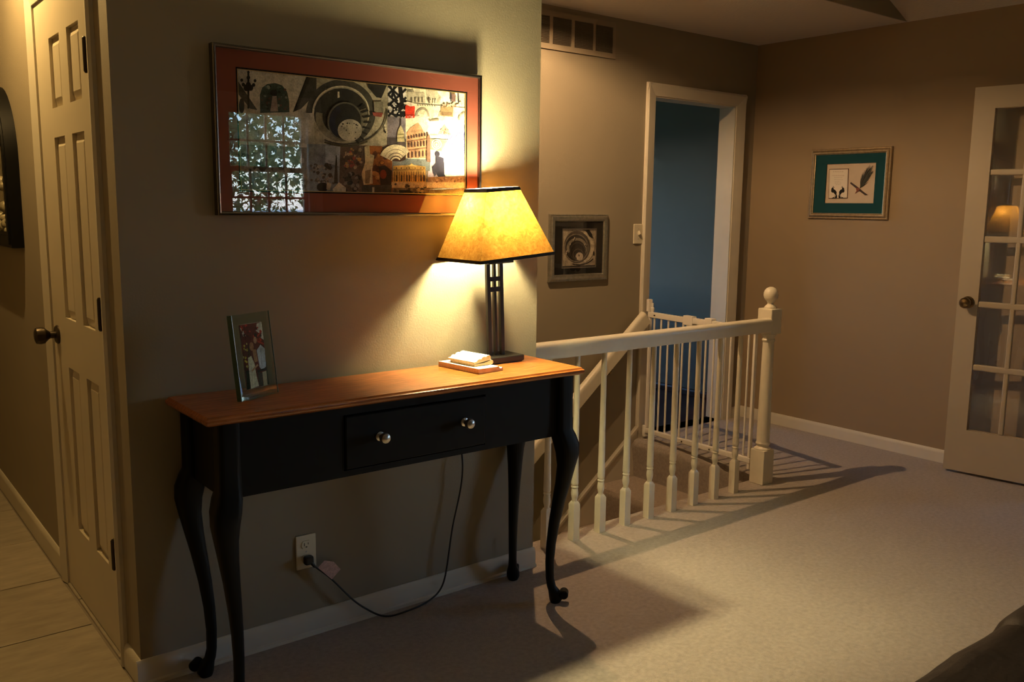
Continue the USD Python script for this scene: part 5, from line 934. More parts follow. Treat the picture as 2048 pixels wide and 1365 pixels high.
('8a8078',2,[353.2,42.5,356.6,42.6,357.4,40.5,356.5,38.1,354.6,37.8,351.9,37.6,352,40.2]),
('8a8078',2,[377.6,25.2,372.8,29.5,377.4,34.9,381.1,36.9,384.9,34.4,385.9,29.9,384.2,25.7]),
('453c38',2,[369.1,31.7,361.7,31.3,359.6,39.4,366,43.8,372.4,39.4]),
('453c38',2,[353.5,51.6,358.1,49.4,359.6,46.1,357.3,41.7,352.8,42.1,350,46.8]),
('8a8078',2,[365.1,70.2,371.1,73.4,379.2,67.2,376,59.9,367.9,59.8,360.5,62.4]),
('6f645c',2,[408.3,23.8,410.7,20.2,406.7,17.4,402.9,19.4,402.4,23.8]),
('453c38',2,[364.9,59.4,367.8,56.9,367.7,53.6,363.1,53.1,360.2,54.4,362.4,58.1]),
('8a8078',2,[382.6,25.3,377.4,22.5,373.3,23.9,371.1,27.5,375.2,30.8,380.9,29.6]),
('8a8078',2,[395.4,61,398.1,57.5,398.3,55.3,395,53.2,392,53.2,389.1,56.6,391.7,58.6]),
('453c38',2,[399.4,44.6,403.4,44.8,403.8,40.5,401.6,38.4,397.6,38.1,397.4,42.4]),
('8a8078',2,[399.7,37.7,401.2,34.8,398.7,32.5,395.6,33.5,395.3,37]),
('8a8078',2,[338.4,31.6,337.2,33.2,337.7,35.5,340.4,35.6,342.7,34.6,342.5,32.2,340.3,31.3]),
('453c38',2,[399.6,17.3,393.2,16.4,387,17.9,387.5,23,390.6,27.9,396.1,25.4,398.8,22.9]),
('8a8078',2,[385.1,52.1,389.1,57.2,397.3,59.9,400.7,52.8,392.7,49.2]),
('453c38',2,[343.7,55.9,349.2,58.1,351.4,54.2,349.3,51,346,51.2]),
('8a8078',2,[349.9,31.3,345.5,33.7,349.4,38.1,353.5,37.6,357,34.9,354.6,30.6]),
('453c38',2,[373.8,62.6,369.4,58.2,364,59.5,361.9,62.3,362.6,67,367.4,69.8,371,66.1]),
('453c38',2,[372,43.5,367,47,368.7,53.4,377.1,51.9,378.3,47.6]),
('8a8078',2,[381.6,24.2,390.4,25.7,395.4,21.4,392,16.2,384.1,17.1]),
('8d949e',1,[225.7,151.5,339.1,156.5,330.2,-10.2,221.8,-11.9]),
('b4bcc8',2,[287.1,150.4,338,150.8,334.4,87.6,286.1,98.8]),
('4d4640',3,[313.9,34.6,321.9,121.9,325.3,122,327.6,35]),
('b0a69c',3,[253.6,71,258.8,73.5,265.2,71.5,265,62.6,256,63.6]),
('b0a69c',3,[277.9,79.3,277.5,82.8,281.6,83.8,285.7,83.1,284.8,78.6,280.8,77.6]),
('98908a',3,[298.2,74.2,293.6,74.5,287.4,75.2,288.7,80.2,293,83.3,298.4,83.5,300.6,79]),
('544a44',3,[254.7,87.8,262.2,85.1,263.9,77.7,257.8,74.3,252.2,74,248.7,80.3]),
('98908a',3,[241.4,69.7,238.7,67.9,234,69.5,234.5,73.5,236.8,76,240.9,76.8,243.5,74.2]),
('b0a69c',3,[243.4,82.1,238.9,82.4,238.3,85.8,241,87.7,243.6,85.9]),
('544a44',3,[253.6,90.2,249.9,87.6,246.7,89.6,247.6,93.1,253.2,94.5]),
('6a6058',3,[285.3,43.3,288.2,39.8,286.3,35.2,280.9,33.5,277.8,36.3,275.7,40.5,280,45.9]),
('6a6058',3,[311.5,38.6,314.7,38.1,315.2,33.8,311.5,31.5,308.4,34,306.8,38.1]),
('6a6058',3,[304.4,55.9,305.6,58.1,308.8,58.3,311.3,56.2,309.7,53.8,307.4,51.2,305.1,52.7]),
('6a6058',3,[282,78.6,286,81.8,292,81.9,291,77.5,286.7,74.7]),
('98908a',3,[279.5,86.2,276.5,83.4,271.6,82.6,270.1,86.5,270.8,91.4,276,90.5]),
('98908a',3,[288,42.4,282.4,47.7,290.5,53.6,297.6,49.7,297.1,44]),
('98908a',3,[254.1,71.7,248.6,71.6,242.7,78.7,246.1,83.8,254.3,84.8,258,82.9,257.8,76.5]),
('544a44',3,[303.7,90.4,310.3,84,303,75.4,295,78.9,295.1,88.5]),
('6a6058',3,[303.5,89.1,304.9,86.2,303.6,82.4,299.4,83.9,298.6,87]),
('544a44',3,[287.4,82.4,281.4,88.5,284.6,96.1,293.9,97.4,299,90,294.4,82.5]),
('6a6058',3,[250.3,46.7,257.7,52.2,265.5,46.2,264.7,38.1,256.3,36.9,247.4,40.2]),
('544a44',3,[291.5,79.8,292.7,83.8,295,84.7,298.7,85,299.7,81.2,298,77.5,294,78.5]),
('b0a69c',3,[298.1,60.9,302.6,59.7,305,57.4,306.4,52,301.1,49,294.9,51.4,295.3,55.7]),
('b0a69c',3,[272.7,70,276.8,68.2,276.1,64.9,273.3,64,269.4,63.8,269.1,67.6]),
('6a6058',3,[239.4,90.8,242,87.6,238.8,81.7,232.6,83.9,233.9,89.6]),
('544a44',3,[285.3,57.3,277.6,57.2,275.4,63.2,280.8,66,288.6,64.4]),
('6a6058',3,[305.7,90.3,303,86.4,298.1,86.4,294.9,89.3,297,93.9,300.4,94.8,305,94.4]),
('98908a',3,[261,51.8,263.5,48.8,265,45.1,260.9,43.1,256.9,42.4,255.9,46.3,256.1,49.1]),
('98908a',3,[284.6,38,282.3,33.6,277.9,35.3,277.3,40.1,282.2,41]),
('544a44',3,[308.6,60.3,306.7,58.5,304,57.6,301.7,58.9,301.8,61.6,304.2,63.7,307.2,62.5]),
('6a6058',3,[239.2,38.6,233.9,40.9,233.2,46.5,239,47.1,243.4,43.7]),
('b0a69c',3,[262.9,79.1,256.4,83,258.3,88.3,265,90.5,271.5,87.2,269.8,80.9]),
('544a44',3,[297.6,53.2,294.4,58.7,294.4,62.6,300.6,67.2,307,64.6,308,58.5,302.2,52.7]),
('b0a69c',3,[266.6,36.9,262.4,33.8,259.5,36,259.6,39.6,264,39.8]),
('6a6058',3,[250.8,39.8,250.5,42.3,252.9,45.2,255.1,43.9,258,42.2,256.5,39,253.7,38.5]),
('6a6058',3,[294.2,44.8,295.5,41.8,296.3,38.3,292.3,36.8,288.7,38.4,289.7,41.6,290.3,43.7]),
('544a44',3,[275.5,42.5,274.8,39.3,270.7,35.6,266.1,38.4,268.5,42.6,271.6,44.6]),
('544a44',3,[243.2,68.7,246,72,250.1,72,251.2,68.3,249,65.3,244.7,65]),
('b0a69c',3,[280.5,51.7,275.2,53.1,271.4,55.3,273.2,61.7,279.7,61.4,284,58.5]),
('6a6058',3,[259.6,89.3,257.9,85.7,254.4,86.1,253.3,89.8,254.7,93.8,259.9,91.9]),
('544a44',3,[244.7,77.2,243.7,81,244.7,83.6,249,85.4,251.8,81.7,250.4,76.8,247.4,77]),
('6a6058',3,[274.5,47.9,273.6,52.7,274.5,55.8,279.1,57.8,284.2,56.1,282.4,51,278.9,48.9]),
('544a44',3,[253.3,68.9,261.9,72.4,266.8,67.7,263.1,61.3,256.6,60]),
('d6cab4',4,[308.7,17.1,331.1,39.4,355.6,22.5,352.6,-1.9,313.2,1.8]),
('2b2724',3,[295.2,23.3,294.6,20.2,293,17.2,290.6,14.5,287.3,12.2,283.4,10.5,279.1,9.4,274.6,9,270.1,9.2,265.9,10.1,262.1,11.7,259,13.8,256.6,16.4,255.2,19.3,254.8,22.4,255.4,25.4,256.9,28.4,259.3,31.1,262.6,33.3,266.4,35.1,270.7,36.2,275.2,36.7,279.7,36.4,283.9,35.5,287.7,34,290.9,31.9,293.3,29.3,294.7,26.4]),
('c0b4a0',4,[289.7,38.4,305.1,34.4,298.8,12.5,286.8,16.6])]
SPIRAL = [('a69a86',0,[8.3,223.4,263.2,222,265.8,15.4,8.8,17.1]),
('4b453c',1,[218,119.3,216.1,98.8,209.2,79.5,197.6,62.2,181.9,48,163,37.6,141.8,31.4,119.4,29.8,97,32.7,75.8,40,56.7,51.4,40.6,66.1,28.4,83.6,20.6,102.8,17.6,122.8,19.5,142.8,26.2,161.7,37.4,178.6,52.5,192.7,70.9,203.2,91.6,209.7,113.7,211.8,136.1,209.4,157.6,202.5,177.1,191.5,193.7,176.9,206.5,159.3,214.7,139.8]),
('8a7f6c',2,[201.1,114.6,199.4,96.9,193.2,80.2,182.7,65.4,168.6,53.2,151.6,44.1,132.6,38.8,112.5,37.4,92.4,39.9,73.3,46.3,56.1,56.1,41.7,68.8,30.7,83.9,23.7,100.5,21,117.9,22.7,135.2,28.8,151.5,38.9,166.1,52.5,178.3,69.1,187.4,87.8,193,107.6,194.8,127.7,192.6,147,186.6,164.6,177.1,179.4,164.4,190.8,149.2,198.2,132.3]),
('2a2622',3,[197.7,114.7,196.1,98.1,190.2,82.5,180.3,68.5,167,57.1,151,48.6,133,43.6,114,42.3,95,44.6,77,50.6,60.7,59.8,47.1,71.8,36.7,85.9,30.1,101.5,27.5,117.8,29.2,134,34.9,149.3,44.4,163,57.4,174.4,73,183,90.7,188.2,109.4,189.9,128.4,187.8,146.7,182.2,163.2,173.2,177.2,161.3,188,147.1,194.9,131.3]),
('80776a',4,[209.6,114.4,208.1,98.2,202.3,82.7,192.6,68.7,179.5,56.9,163.4,47.7,145.3,41.5,125.8,38.7,105.8,39.2,86.3,43.1,68.1,50.2,51.9,60.1,38.5,72.4,28.3,86.6,21.9,102,19.4,118,21,133.8,26.5,149,35.9,162.7,48.6,174.4,64.1,183.7,81.9,190,101.1,193.2,120.9,193,140.5,189.5,159,182.7,175.6,173,189.5,160.7,200.1,146.4,206.9,130.8,209.6,114.4,204.8,114.5,202.3,130.1,195.8,145.1,185.8,158.7,172.5,170.4,156.8,179.7,139.2,186.2,120.5,189.6,101.7,189.8,83.4,186.8,66.5,180.7,51.7,171.9,39.6,160.6,30.8,147.5,25.4,133.1,23.9,117.9,26.3,102.6,32.4,87.9,42.1,74.3,54.9,62.6,70.3,53.1,87.7,46.4,106.2,42.6,125.2,42.1,143.7,44.9,161,50.7,176.2,59.5,188.7,70.9,197.9,84.2,203.3,99,204.8,114.5]),
('8d8472',4,[50.1,89.3,45,96.8,41.4,104.6,39.4,112.7,39,120.8,40.2,128.9,43.1,136.7,47.4,144,53.3,150.8,60.4,156.9,68.8,162.1,78.2,166.4,88.4,169.6,99.2,171.7,110.4,172.6,121.8,172.4,133.1,170.9,144.1,168.3,154.6,164.6,164.2,159.9,172.9,154.2,180.4,147.7,186.6,140.5,191.3,132.7,194.4,124.6,195.9,116.4,195.7,108.1,193.8,99.9,190.2,92.2,185.1,84.9,178.5,78.3,162.6,88.3,167.5,93.1,171.3,98.5,173.9,104.2,175.4,110.2,175.5,116.3,174.5,122.4,172.2,128.4,168.7,134.1,164.1,139.4,158.5,144.2,152.1,148.4,144.9,151.9,137.1,154.7,128.9,156.6,120.5,157.7,112,157.9,103.7,157.2,95.6,155.7,88,153.3,81,150.2,74.7,146.3,69.4,141.8,65,136.8,61.7,131.4,59.6,125.6,58.7,119.6,59,113.6,60.5,107.6,63.2,101.8,67,96.3]),
('1f1b19',5,[184.7,97.5,183.5,85.7,179.2,74.5,172.1,64.5,162.4,56.3,150.8,50.3,137.7,46.7,124,45.7,110.1,47.4,97,51.7,85.1,58.3,75.1,66.9,67.6,77.1,62.7,88.3,60.8,100.1,62,111.8,66.2,122.8,73.2,132.6,82.6,140.8,94.1,146.9,106.9,150.6,120.6,151.7,134.4,150.2,147.7,146.1,159.7,139.6,169.9,131,177.7,120.8,182.7,109.4]),
('4a433b',6,[183.1,95.1,182.1,84.5,178.5,74.5,172.4,65.4,164.1,57.7,154,51.7,142.6,47.7,130.3,45.8,117.6,46.1,105.3,48.7,93.7,53.3,83.4,59.7,74.8,67.8,68.3,77,64.2,87.1,62.6,97.6,63.6,108,67.1,117.9,73,126.9,81.1,134.5,91,140.5,102.3,144.6,114.5,146.6,127.1,146.4,139.5,144.1,151.2,139.6,161.6,133.2,170.4,125.2,177.1,115.9,181.4,105.7,183.1,95.1,177.6,95.2,176.1,105,172.2,114.4,166.1,122.9,158.1,130.3,148.6,136.2,137.9,140.3,126.6,142.5,115.2,142.7,104.1,140.9,93.8,137.1,84.8,131.5,77.4,124.5,72,116.2,68.7,107.1,67.8,97.5,69.3,87.8,73.1,78.5,79,70,86.8,62.6,96.2,56.6,106.8,52.4,118.1,50.1,129.6,49.8,140.8,51.5,151.2,55.2,160.4,60.7,167.9,67.8,173.4,76.2,176.7,85.5,177.6,95.2]),
('2a2522',6,[171.5,85.4,170.6,76.6,167.4,68.3,162,60.9,154.7,54.8,145.9,50.3,136,47.6,125.6,46.9,115.1,48.2,105.1,51.4,96.2,56.3,88.6,62.7,82.8,70.3,79.1,78.7,77.7,87.5,78.6,96.2,81.8,104.4,87.1,111.7,94.3,117.8,103,122.3,112.7,125.1,123.1,125.9,133.6,124.7,143.6,121.6,152.7,116.7,160.4,110.3,166.2,102.7,170,94.3]),
('5d544a',7,[166.7,78.1,166,71.4,163.6,65,159.5,59.3,154,54.4,147.3,50.6,139.7,48.1,131.5,46.9,123.1,47.1,114.8,48.8,107.1,51.7,100.2,55.8,94.4,60.9,90.1,66.8,87.3,73.3,86.2,79.9,86.9,86.5,89.3,92.8,93.3,98.5,98.7,103.4,105.3,107.2,112.9,109.7,121.1,111,129.5,110.8,137.7,109.3,145.5,106.4,152.5,102.3,158.3,97.2,162.7,91.3,165.6,84.8,166.7,78.1,161.9,78.2,161,84.2,158.5,89.9,154.5,95.2,149.4,99.8,143.3,103.4,136.4,106,129.1,107.4,121.7,107.5,114.4,106.4,107.8,104.1,101.9,100.8,97.1,96.4,93.6,91.3,91.5,85.7,90.9,79.8,91.8,73.9,94.3,68.1,98.1,62.9,103.2,58.3,109.3,54.6,116.1,52,123.4,50.6,130.9,50.4,138.1,51.4,144.8,53.7,150.8,57.1,155.6,61.4,159.2,66.5,161.3,72.2,161.9,78.2]),
('b8a998',8,[165.3,66.9,164.8,61.9,162.8,57.1,159.5,52.8,155.1,49.4,149.8,46.8,143.7,45.3,137.4,44.8,131,45.6,124.9,47.4,119.5,50.3,114.8,54,111.3,58.4,109.1,63.3,108.2,68.3,108.8,73.4,110.7,78.1,114,82.3,118.3,85.8,123.7,88.4,129.6,89.9,136,90.4,142.3,89.7,148.4,87.9,154,85,158.6,81.3,162.2,76.9,164.4,72]),
('3c342e',9,[137.8,73.8,136.6,69.3,133.3,67.5,129.9,69.4,128.4,74,129.7,78.5,132.9,80.3,136.3,78.4]),
('3c342e',9,[116.6,57,115.3,52.9,112.1,51.2,108.7,53,107.2,57.3,108.4,61.4,111.7,63.1,115.1,61.2]),
('d2c4b0',9,[132,56.6,130.2,50.7,125.5,48.4,120.7,51,118.6,57,120.4,62.9,125,65.2,129.8,62.6]),
('2b2724',4,[157,217.7,207.8,216.2,232.7,188.7,236.9,166.3,209.1,179,187.9,203.9]),
('c6baa4',2,[174.2,209.9,182.3,206,190.1,201.7,197.5,197,204.5,191.9,211.1,186.4,217.1,180.6,222.7,174.5,227.7,168.2,232.1,161.6,235.9,154.8,239.1,147.8,241.7,140.6,243.6,133.4,244.9,126.1,245.5,118.8,245.4,111.5,244.7,104.2,243.2,97,241.2,89.9,238.4,83,235.1,76.3,231.1,69.8,226.5,63.6,221.4,57.6,215.7,52,209.5,46.7,202.8,41.8,195.6,37.3,188.1,33.2,180.1,29.6,169.5,42.8,176.2,45.9,182.6,49.4,188.7,53.3,194.4,57.5,199.6,62,204.5,66.8,208.8,71.9,212.7,77.3,216.1,82.8,218.9,88.6,221.2,94.5,223,100.5,224.2,106.7,224.8,112.9,224.8,119.1,224.4,125.4,223.3,131.7,221.7,137.8,219.5,143.9,216.8,149.9,213.5,155.7,209.8,161.4,205.6,166.8,200.9,172.1,195.7,177,190.2,181.7,184.2,186.1,178,190.1,171.3,193.8,164.4,197.2]),
('6f6657',3,[204.8,206.1,213,200.7,220.6,194.8,227.7,188.5,234.2,181.8,240,174.7,245,167.4,249.4,159.8,252.9,152,255.7,144.1,257.7,136,258.8,127.9,259.2,119.8,258.6,111.7,257.3,103.7,255.2,95.8,252.2,88,248.5,80.5,243.9,73.3,238.7,66.4,232.7,59.8,226.1,53.7,218.8,47.9,211,42.6,202.6,37.9,193.8,33.6,184.5,29.9,174.8,26.7,164.9,24.1,154.6,22.1,144.2,20.7,143.3,24.2,153.3,25.5,163.2,27.5,172.9,30,182.2,33,191.2,36.6,199.7,40.8,207.8,45.4,215.4,50.5,222.4,56.1,228.8,62,234.5,68.4,239.6,75.1,244,82,247.6,89.3,250.5,96.8,252.5,104.4,253.8,112.1,254.3,120,254,127.9,252.9,135.7,251,143.5,248.3,151.2,244.9,158.7,240.7,166,235.8,173.1,230.2,179.9,224,186.4,217.1,192.5,209.7,198.2,201.8,203.5]),
('1f1c1a',4,[246.9,49.4,243,46.4,238.8,43.5,234.5,40.8,230,38.2,225.3,35.8,220.5,33.4,215.5,31.2,210.4,29.2,205.2,27.3,199.8,25.6,194.4,24,188.8,22.5,183.2,21.3,177.4,20.1,171.6,19.2,165.7,18.4,159.8,17.8,153.9,17.3,147.9,17,141.9,16.9,135.8,16.9,129.8,17.1,123.8,17.5,117.8,18,111.8,18.7,105.9,19.5,100,20.5,94.2,21.7,88.4,23,82.8,24.4,85.3,29.9,90.7,28.5,96.1,27.3,101.6,26.2,107.2,25.3,112.8,24.5,118.4,23.9,124.1,23.4,129.8,23,135.5,22.9,141.2,22.8,146.9,23,152.5,23.2,158.2,23.7,163.8,24.3,169.3,25,174.8,25.9,180.2,27,185.6,28.2,190.8,29.5,196,31,201,32.7,206,34.4,210.8,36.4,215.5,38.4,220,40.6,224.5,42.9,228.7,45.4,232.8,47.9,236.7,50.6,240.4,53.4]),
('2a2521',5,[256.1,81,254.7,72.2,250.3,67.6,245.2,69.3,241.6,76.6,241.2,86.1,244.3,93.2,249.4,94.7,254,89.9]),
('c0b3a0',6,[101.4,171.6,99.8,166.6,95.9,165.5,92.6,168.9,92.4,174.5,95.5,177.9,99.5,176.6]),
('2a2420',6,[106.8,166.6,105.5,162.4,102.1,161.4,99.3,164.4,99.2,169.1,101.8,172,105.2,170.9]),
('c0b3a0',6,[93.3,163.1,91.7,158.2,87.8,157,84.6,160.5,84.4,166,87.5,169.4,91.4,168.1]),
('2a2420',6,[98.8,158.2,97.4,154,94.1,153,91.3,155.9,91.1,160.6,93.8,163.5,97.2,162.4]),
('c0b3a0',6,[69.3,137.8,67.7,132.9,63.8,131.7,60.6,135.2,60.4,140.7,63.5,144.1,67.4,142.8]),
('2a2420',6,[74.7,132.8,73.4,128.6,70,127.7,67.3,130.6,67.1,135.3,69.7,138.2,73.1,137.1]),
('c0b3a0',6,[45.8,97.9,44.2,93,40.3,91.9,37.1,95.4,37,100.9,40,104.2,43.9,102.9]),
('2a2420',6,[51.2,92.9,49.8,88.8,46.5,87.8,43.8,90.8,43.6,95.4,46.2,98.3,49.6,97.2]),
('c0b3a0',6,[41.2,85.8,39.6,80.9,35.8,79.8,32.6,83.3,32.4,88.8,35.4,92.1,39.3,90.8]),
('2a2420',6,[46.6,80.8,45.2,76.7,41.9,75.7,39.2,78.7,39,83.3,41.6,86.2,45,85.1]),
('c0b3a0',6,[190,129.7,188.4,124.7,184.4,123.5,181.1,127,180.9,132.6,184,136.1,188.1,134.8]),
('2a2420',6,[195.7,124.6,194.3,120.4,190.8,119.4,188,122.4,187.8,127.1,190.5,130,194,128.9]),
('c0b3a0',6,[181.4,134.8,179.8,129.8,175.8,128.6,172.5,132.1,172.3,137.7,175.4,141.2,179.4,139.9]),
('2a2420',6,[187,129.7,185.6,125.5,182.2,124.5,179.3,127.5,179.2,132.2,181.8,135.1,185.3,134])]
INVITE = [('15120f',1,[42.5,85.9,44,95.3,54.2,100.8,58.8,95.2,57.1,89.6,70.2,83.8,79.5,72.6,79.6,59.5,85.4,48.3,84.4,33.3,46.3,34,64.7,42.7,70.1,55.8,60.8,67.1,48,69,41.9,76.5]),
('15120f',1,[53.7,98.3,57.4,105.7,54.3,107.1,50.6,99.7]),
('15120f',1,[57.2,104.1,62,96.6,63.8,97.4,59,104.9]),
('d8cdb8',2,[77.5,52.8,76.2,51.2,72.6,50.5,69,51.2,67.4,52.8,68.8,54.4,72.3,55,75.9,54.4]),
('d8cdb8',2,[75.4,46.8,74.1,45.2,70.5,44.5,66.9,45.2,65.3,46.8,66.7,48.4,70.2,49,73.8,48.4]),
('d8cdb8',2,[73.3,40.8,72,39.2,68.4,38.5,64.8,39.2,63.2,40.8,64.6,42.4,68.1,43,71.7,42.4]),
('15120f',1,[130.7,85.3,128,94.6,117.2,100.2,113.4,94.7,115.9,89.1,103.8,83.6,96.2,72.5,98,59.4,93.8,48.2,97,33.3,134.5,34.1,115.2,42.6,108,55.7,115.5,66.8,127.8,68.6,132.7,76]),
('15120f',1,[118,97.7,113.2,105.2,116.1,106.5,120.8,99]),
('15120f',1,[113.7,103.6,110.1,96.2,108.1,97,111.8,104.4]),
('d8cdb8',2,[101.1,52.7,102.6,51.1,106.2,50.5,109.7,51.1,111.1,52.7,109.5,54.3,105.9,54.9,102.4,54.3]),
('d8cdb8',2,[104,46.7,105.6,45.2,109.2,44.5,112.7,45.1,114,46.7,112.4,48.3,108.9,49,105.4,48.3]),
('d8cdb8',2,[107,40.8,108.5,39.2,112.1,38.5,115.6,39.2,117,40.8,115.4,42.3,111.8,43,108.3,42.3]),
('a08a80',1,[47.4,193.6,51.5,196.2,56,193.4,56.1,192,51.7,193.2,47.5,191.8]),
('a08a80',1,[59.8,193.4,64.7,195.9,70,193.1,70.1,191.6,64.9,192.9,59.9,191.5]),
('a08a80',1,[72.3,193.1,75.4,195.6,78.9,192.9,79,191.4,75.6,192.6,72.5,191.2]),
('a08a80',1,[81.2,192.9,85.5,195.4,90.2,192.7,90.3,191.2,85.8,192.4,81.4,191]),
('a08a80',1,[93.3,192.6,97.9,195.1,103,192.4,103.1,190.9,98.2,192.1,93.4,190.7]),
('a08a80',1,[106.4,192.3,111.5,194.8,116.8,192.1,117,190.6,111.7,191.8,106.6,190.5]),
('a08a80',1,[42.7,170.2,44.9,172.8,47.3,170.1,47.4,168.6,45.1,169.8,42.9,168.3]),
('a08a80',1,[49.9,170.1,52.2,172.6,54.9,170,55.1,168.5,52.5,169.7,50,168.2]),
('a08a80',1,[57.6,169.9,61.3,172.5,65.4,169.8,65.5,168.3,61.5,169.5,57.7,168.1]),
('a08a80',1,[68.8,169.7,72.7,172.2,76.9,169.6,77.1,168.1,72.9,169.3,68.9,167.8]),
('a08a80',1,[79.6,169.5,83.7,172,88.2,169.3,88.3,167.9,83.9,169.1,79.7,167.6]),
('a08a80',1,[92,169.3,96.2,171.8,100.7,169.1,100.8,167.6,96.4,168.8,92.1,167.4]),
('a08a80',1,[104.9,169,108.2,171.6,111.9,168.9,112,167.4,108.4,168.6,105,167.2]),
('a08a80',1,[114.2,168.8,118.6,171.3,123.5,168.7,123.6,167.2,118.8,168.4,114.3,167]),
('9a9484',1,[58.3,159.8,62.8,161.3,67.4,159.7,67.6,158.2,62.9,159.4,58.4,158]),
('9a9484',1,[71,159.6,75.5,161,80.2,159.5,80.3,158,75.6,159.2,71.1,157.8]),
('9a9484',1,[83.5,159.4,86.3,160.8,89.3,159.3,89.4,157.8,86.4,159,83.6,157.5]),
('9a9484',1,[92.5,159.2,96.2,160.6,100.1,159.1,100.2,157.6,96.3,158.8,92.6,157.4]),
('9a9484',1,[102.8,159.1,107,160.5,111.4,158.9,111.5,157.4,107.1,158.6,103,157.2]),
('9a9484',1,[57.1,146.8,58.8,148.3,60.6,146.7,60.7,145.2,58.9,146.4,57.3,144.9]),
('9a9484',1,[64.3,146.7,68.2,148.1,72.3,146.5,72.4,145.1,68.3,146.2,64.4,144.8]),
('9a9484',1,[75.2,146.5,78.5,147.9,81.9,146.4,82,144.9,78.6,146.1,75.4,144.6]),
('9a9484',1,[84.7,146.3,87.3,147.8,90.2,146.3,90.3,144.8,87.5,145.9,84.9,144.5]),
('9a9484',1,[93,146.2,97.8,147.6,102.7,146.1,102.8,144.6,97.9,145.8,93.2,144.4]),
('9a9484',1,[105.9,146,111,147.4,116.3,145.9,116.4,144.4,111.1,145.6,106.1,144.2]),
('9a9484',1,[64.3,135.5,67.1,136.9,70.1,135.4,70.2,133.9,67.2,135.1,64.4,133.6]),
('9a9484',1,[73.4,135.4,77.8,136.8,82.5,135.2,82.6,133.7,78,134.9,73.6,133.5]),
('9a9484',1,[84.8,135.2,88.5,136.6,92.4,135.1,92.5,133.6,88.6,134.8,85,133.3]),
('9a9484',1,[96.3,135,98.2,136.5,100.3,135,100.4,133.5,98.3,134.6,96.4,133.2]),
('9a9484',1,[62.9,126.2,67.5,127.6,72.4,126,72.5,124.5,67.7,125.7,63,124.3]),
('9a9484',1,[75.7,126,80.5,127.4,85.6,125.9,85.7,124.4,80.7,125.6,75.8,124.1]),
('9a9484',1,[88.9,125.8,91.2,127.3,93.8,125.8,93.9,124.3,91.4,125.4,89,124]),
('9a9484',1,[97.9,125.7,102.5,127.1,107.3,125.6,107.4,124.1,102.6,125.3,98,123.9]),
('9a9484',1,[69.9,116.7,75.1,118.2,80.6,116.6,80.7,115.1,75.3,116.3,70,114.9]),
('9a9484',1,[83.9,116.6,88.8,118,94,116.5,94.1,115,89,116.1,84.1,114.7]),
('9a9484',1,[98.1,116.4,100.8,117.9,103.6,116.3,103.7,114.9,100.9,116,98.3,114.6])]
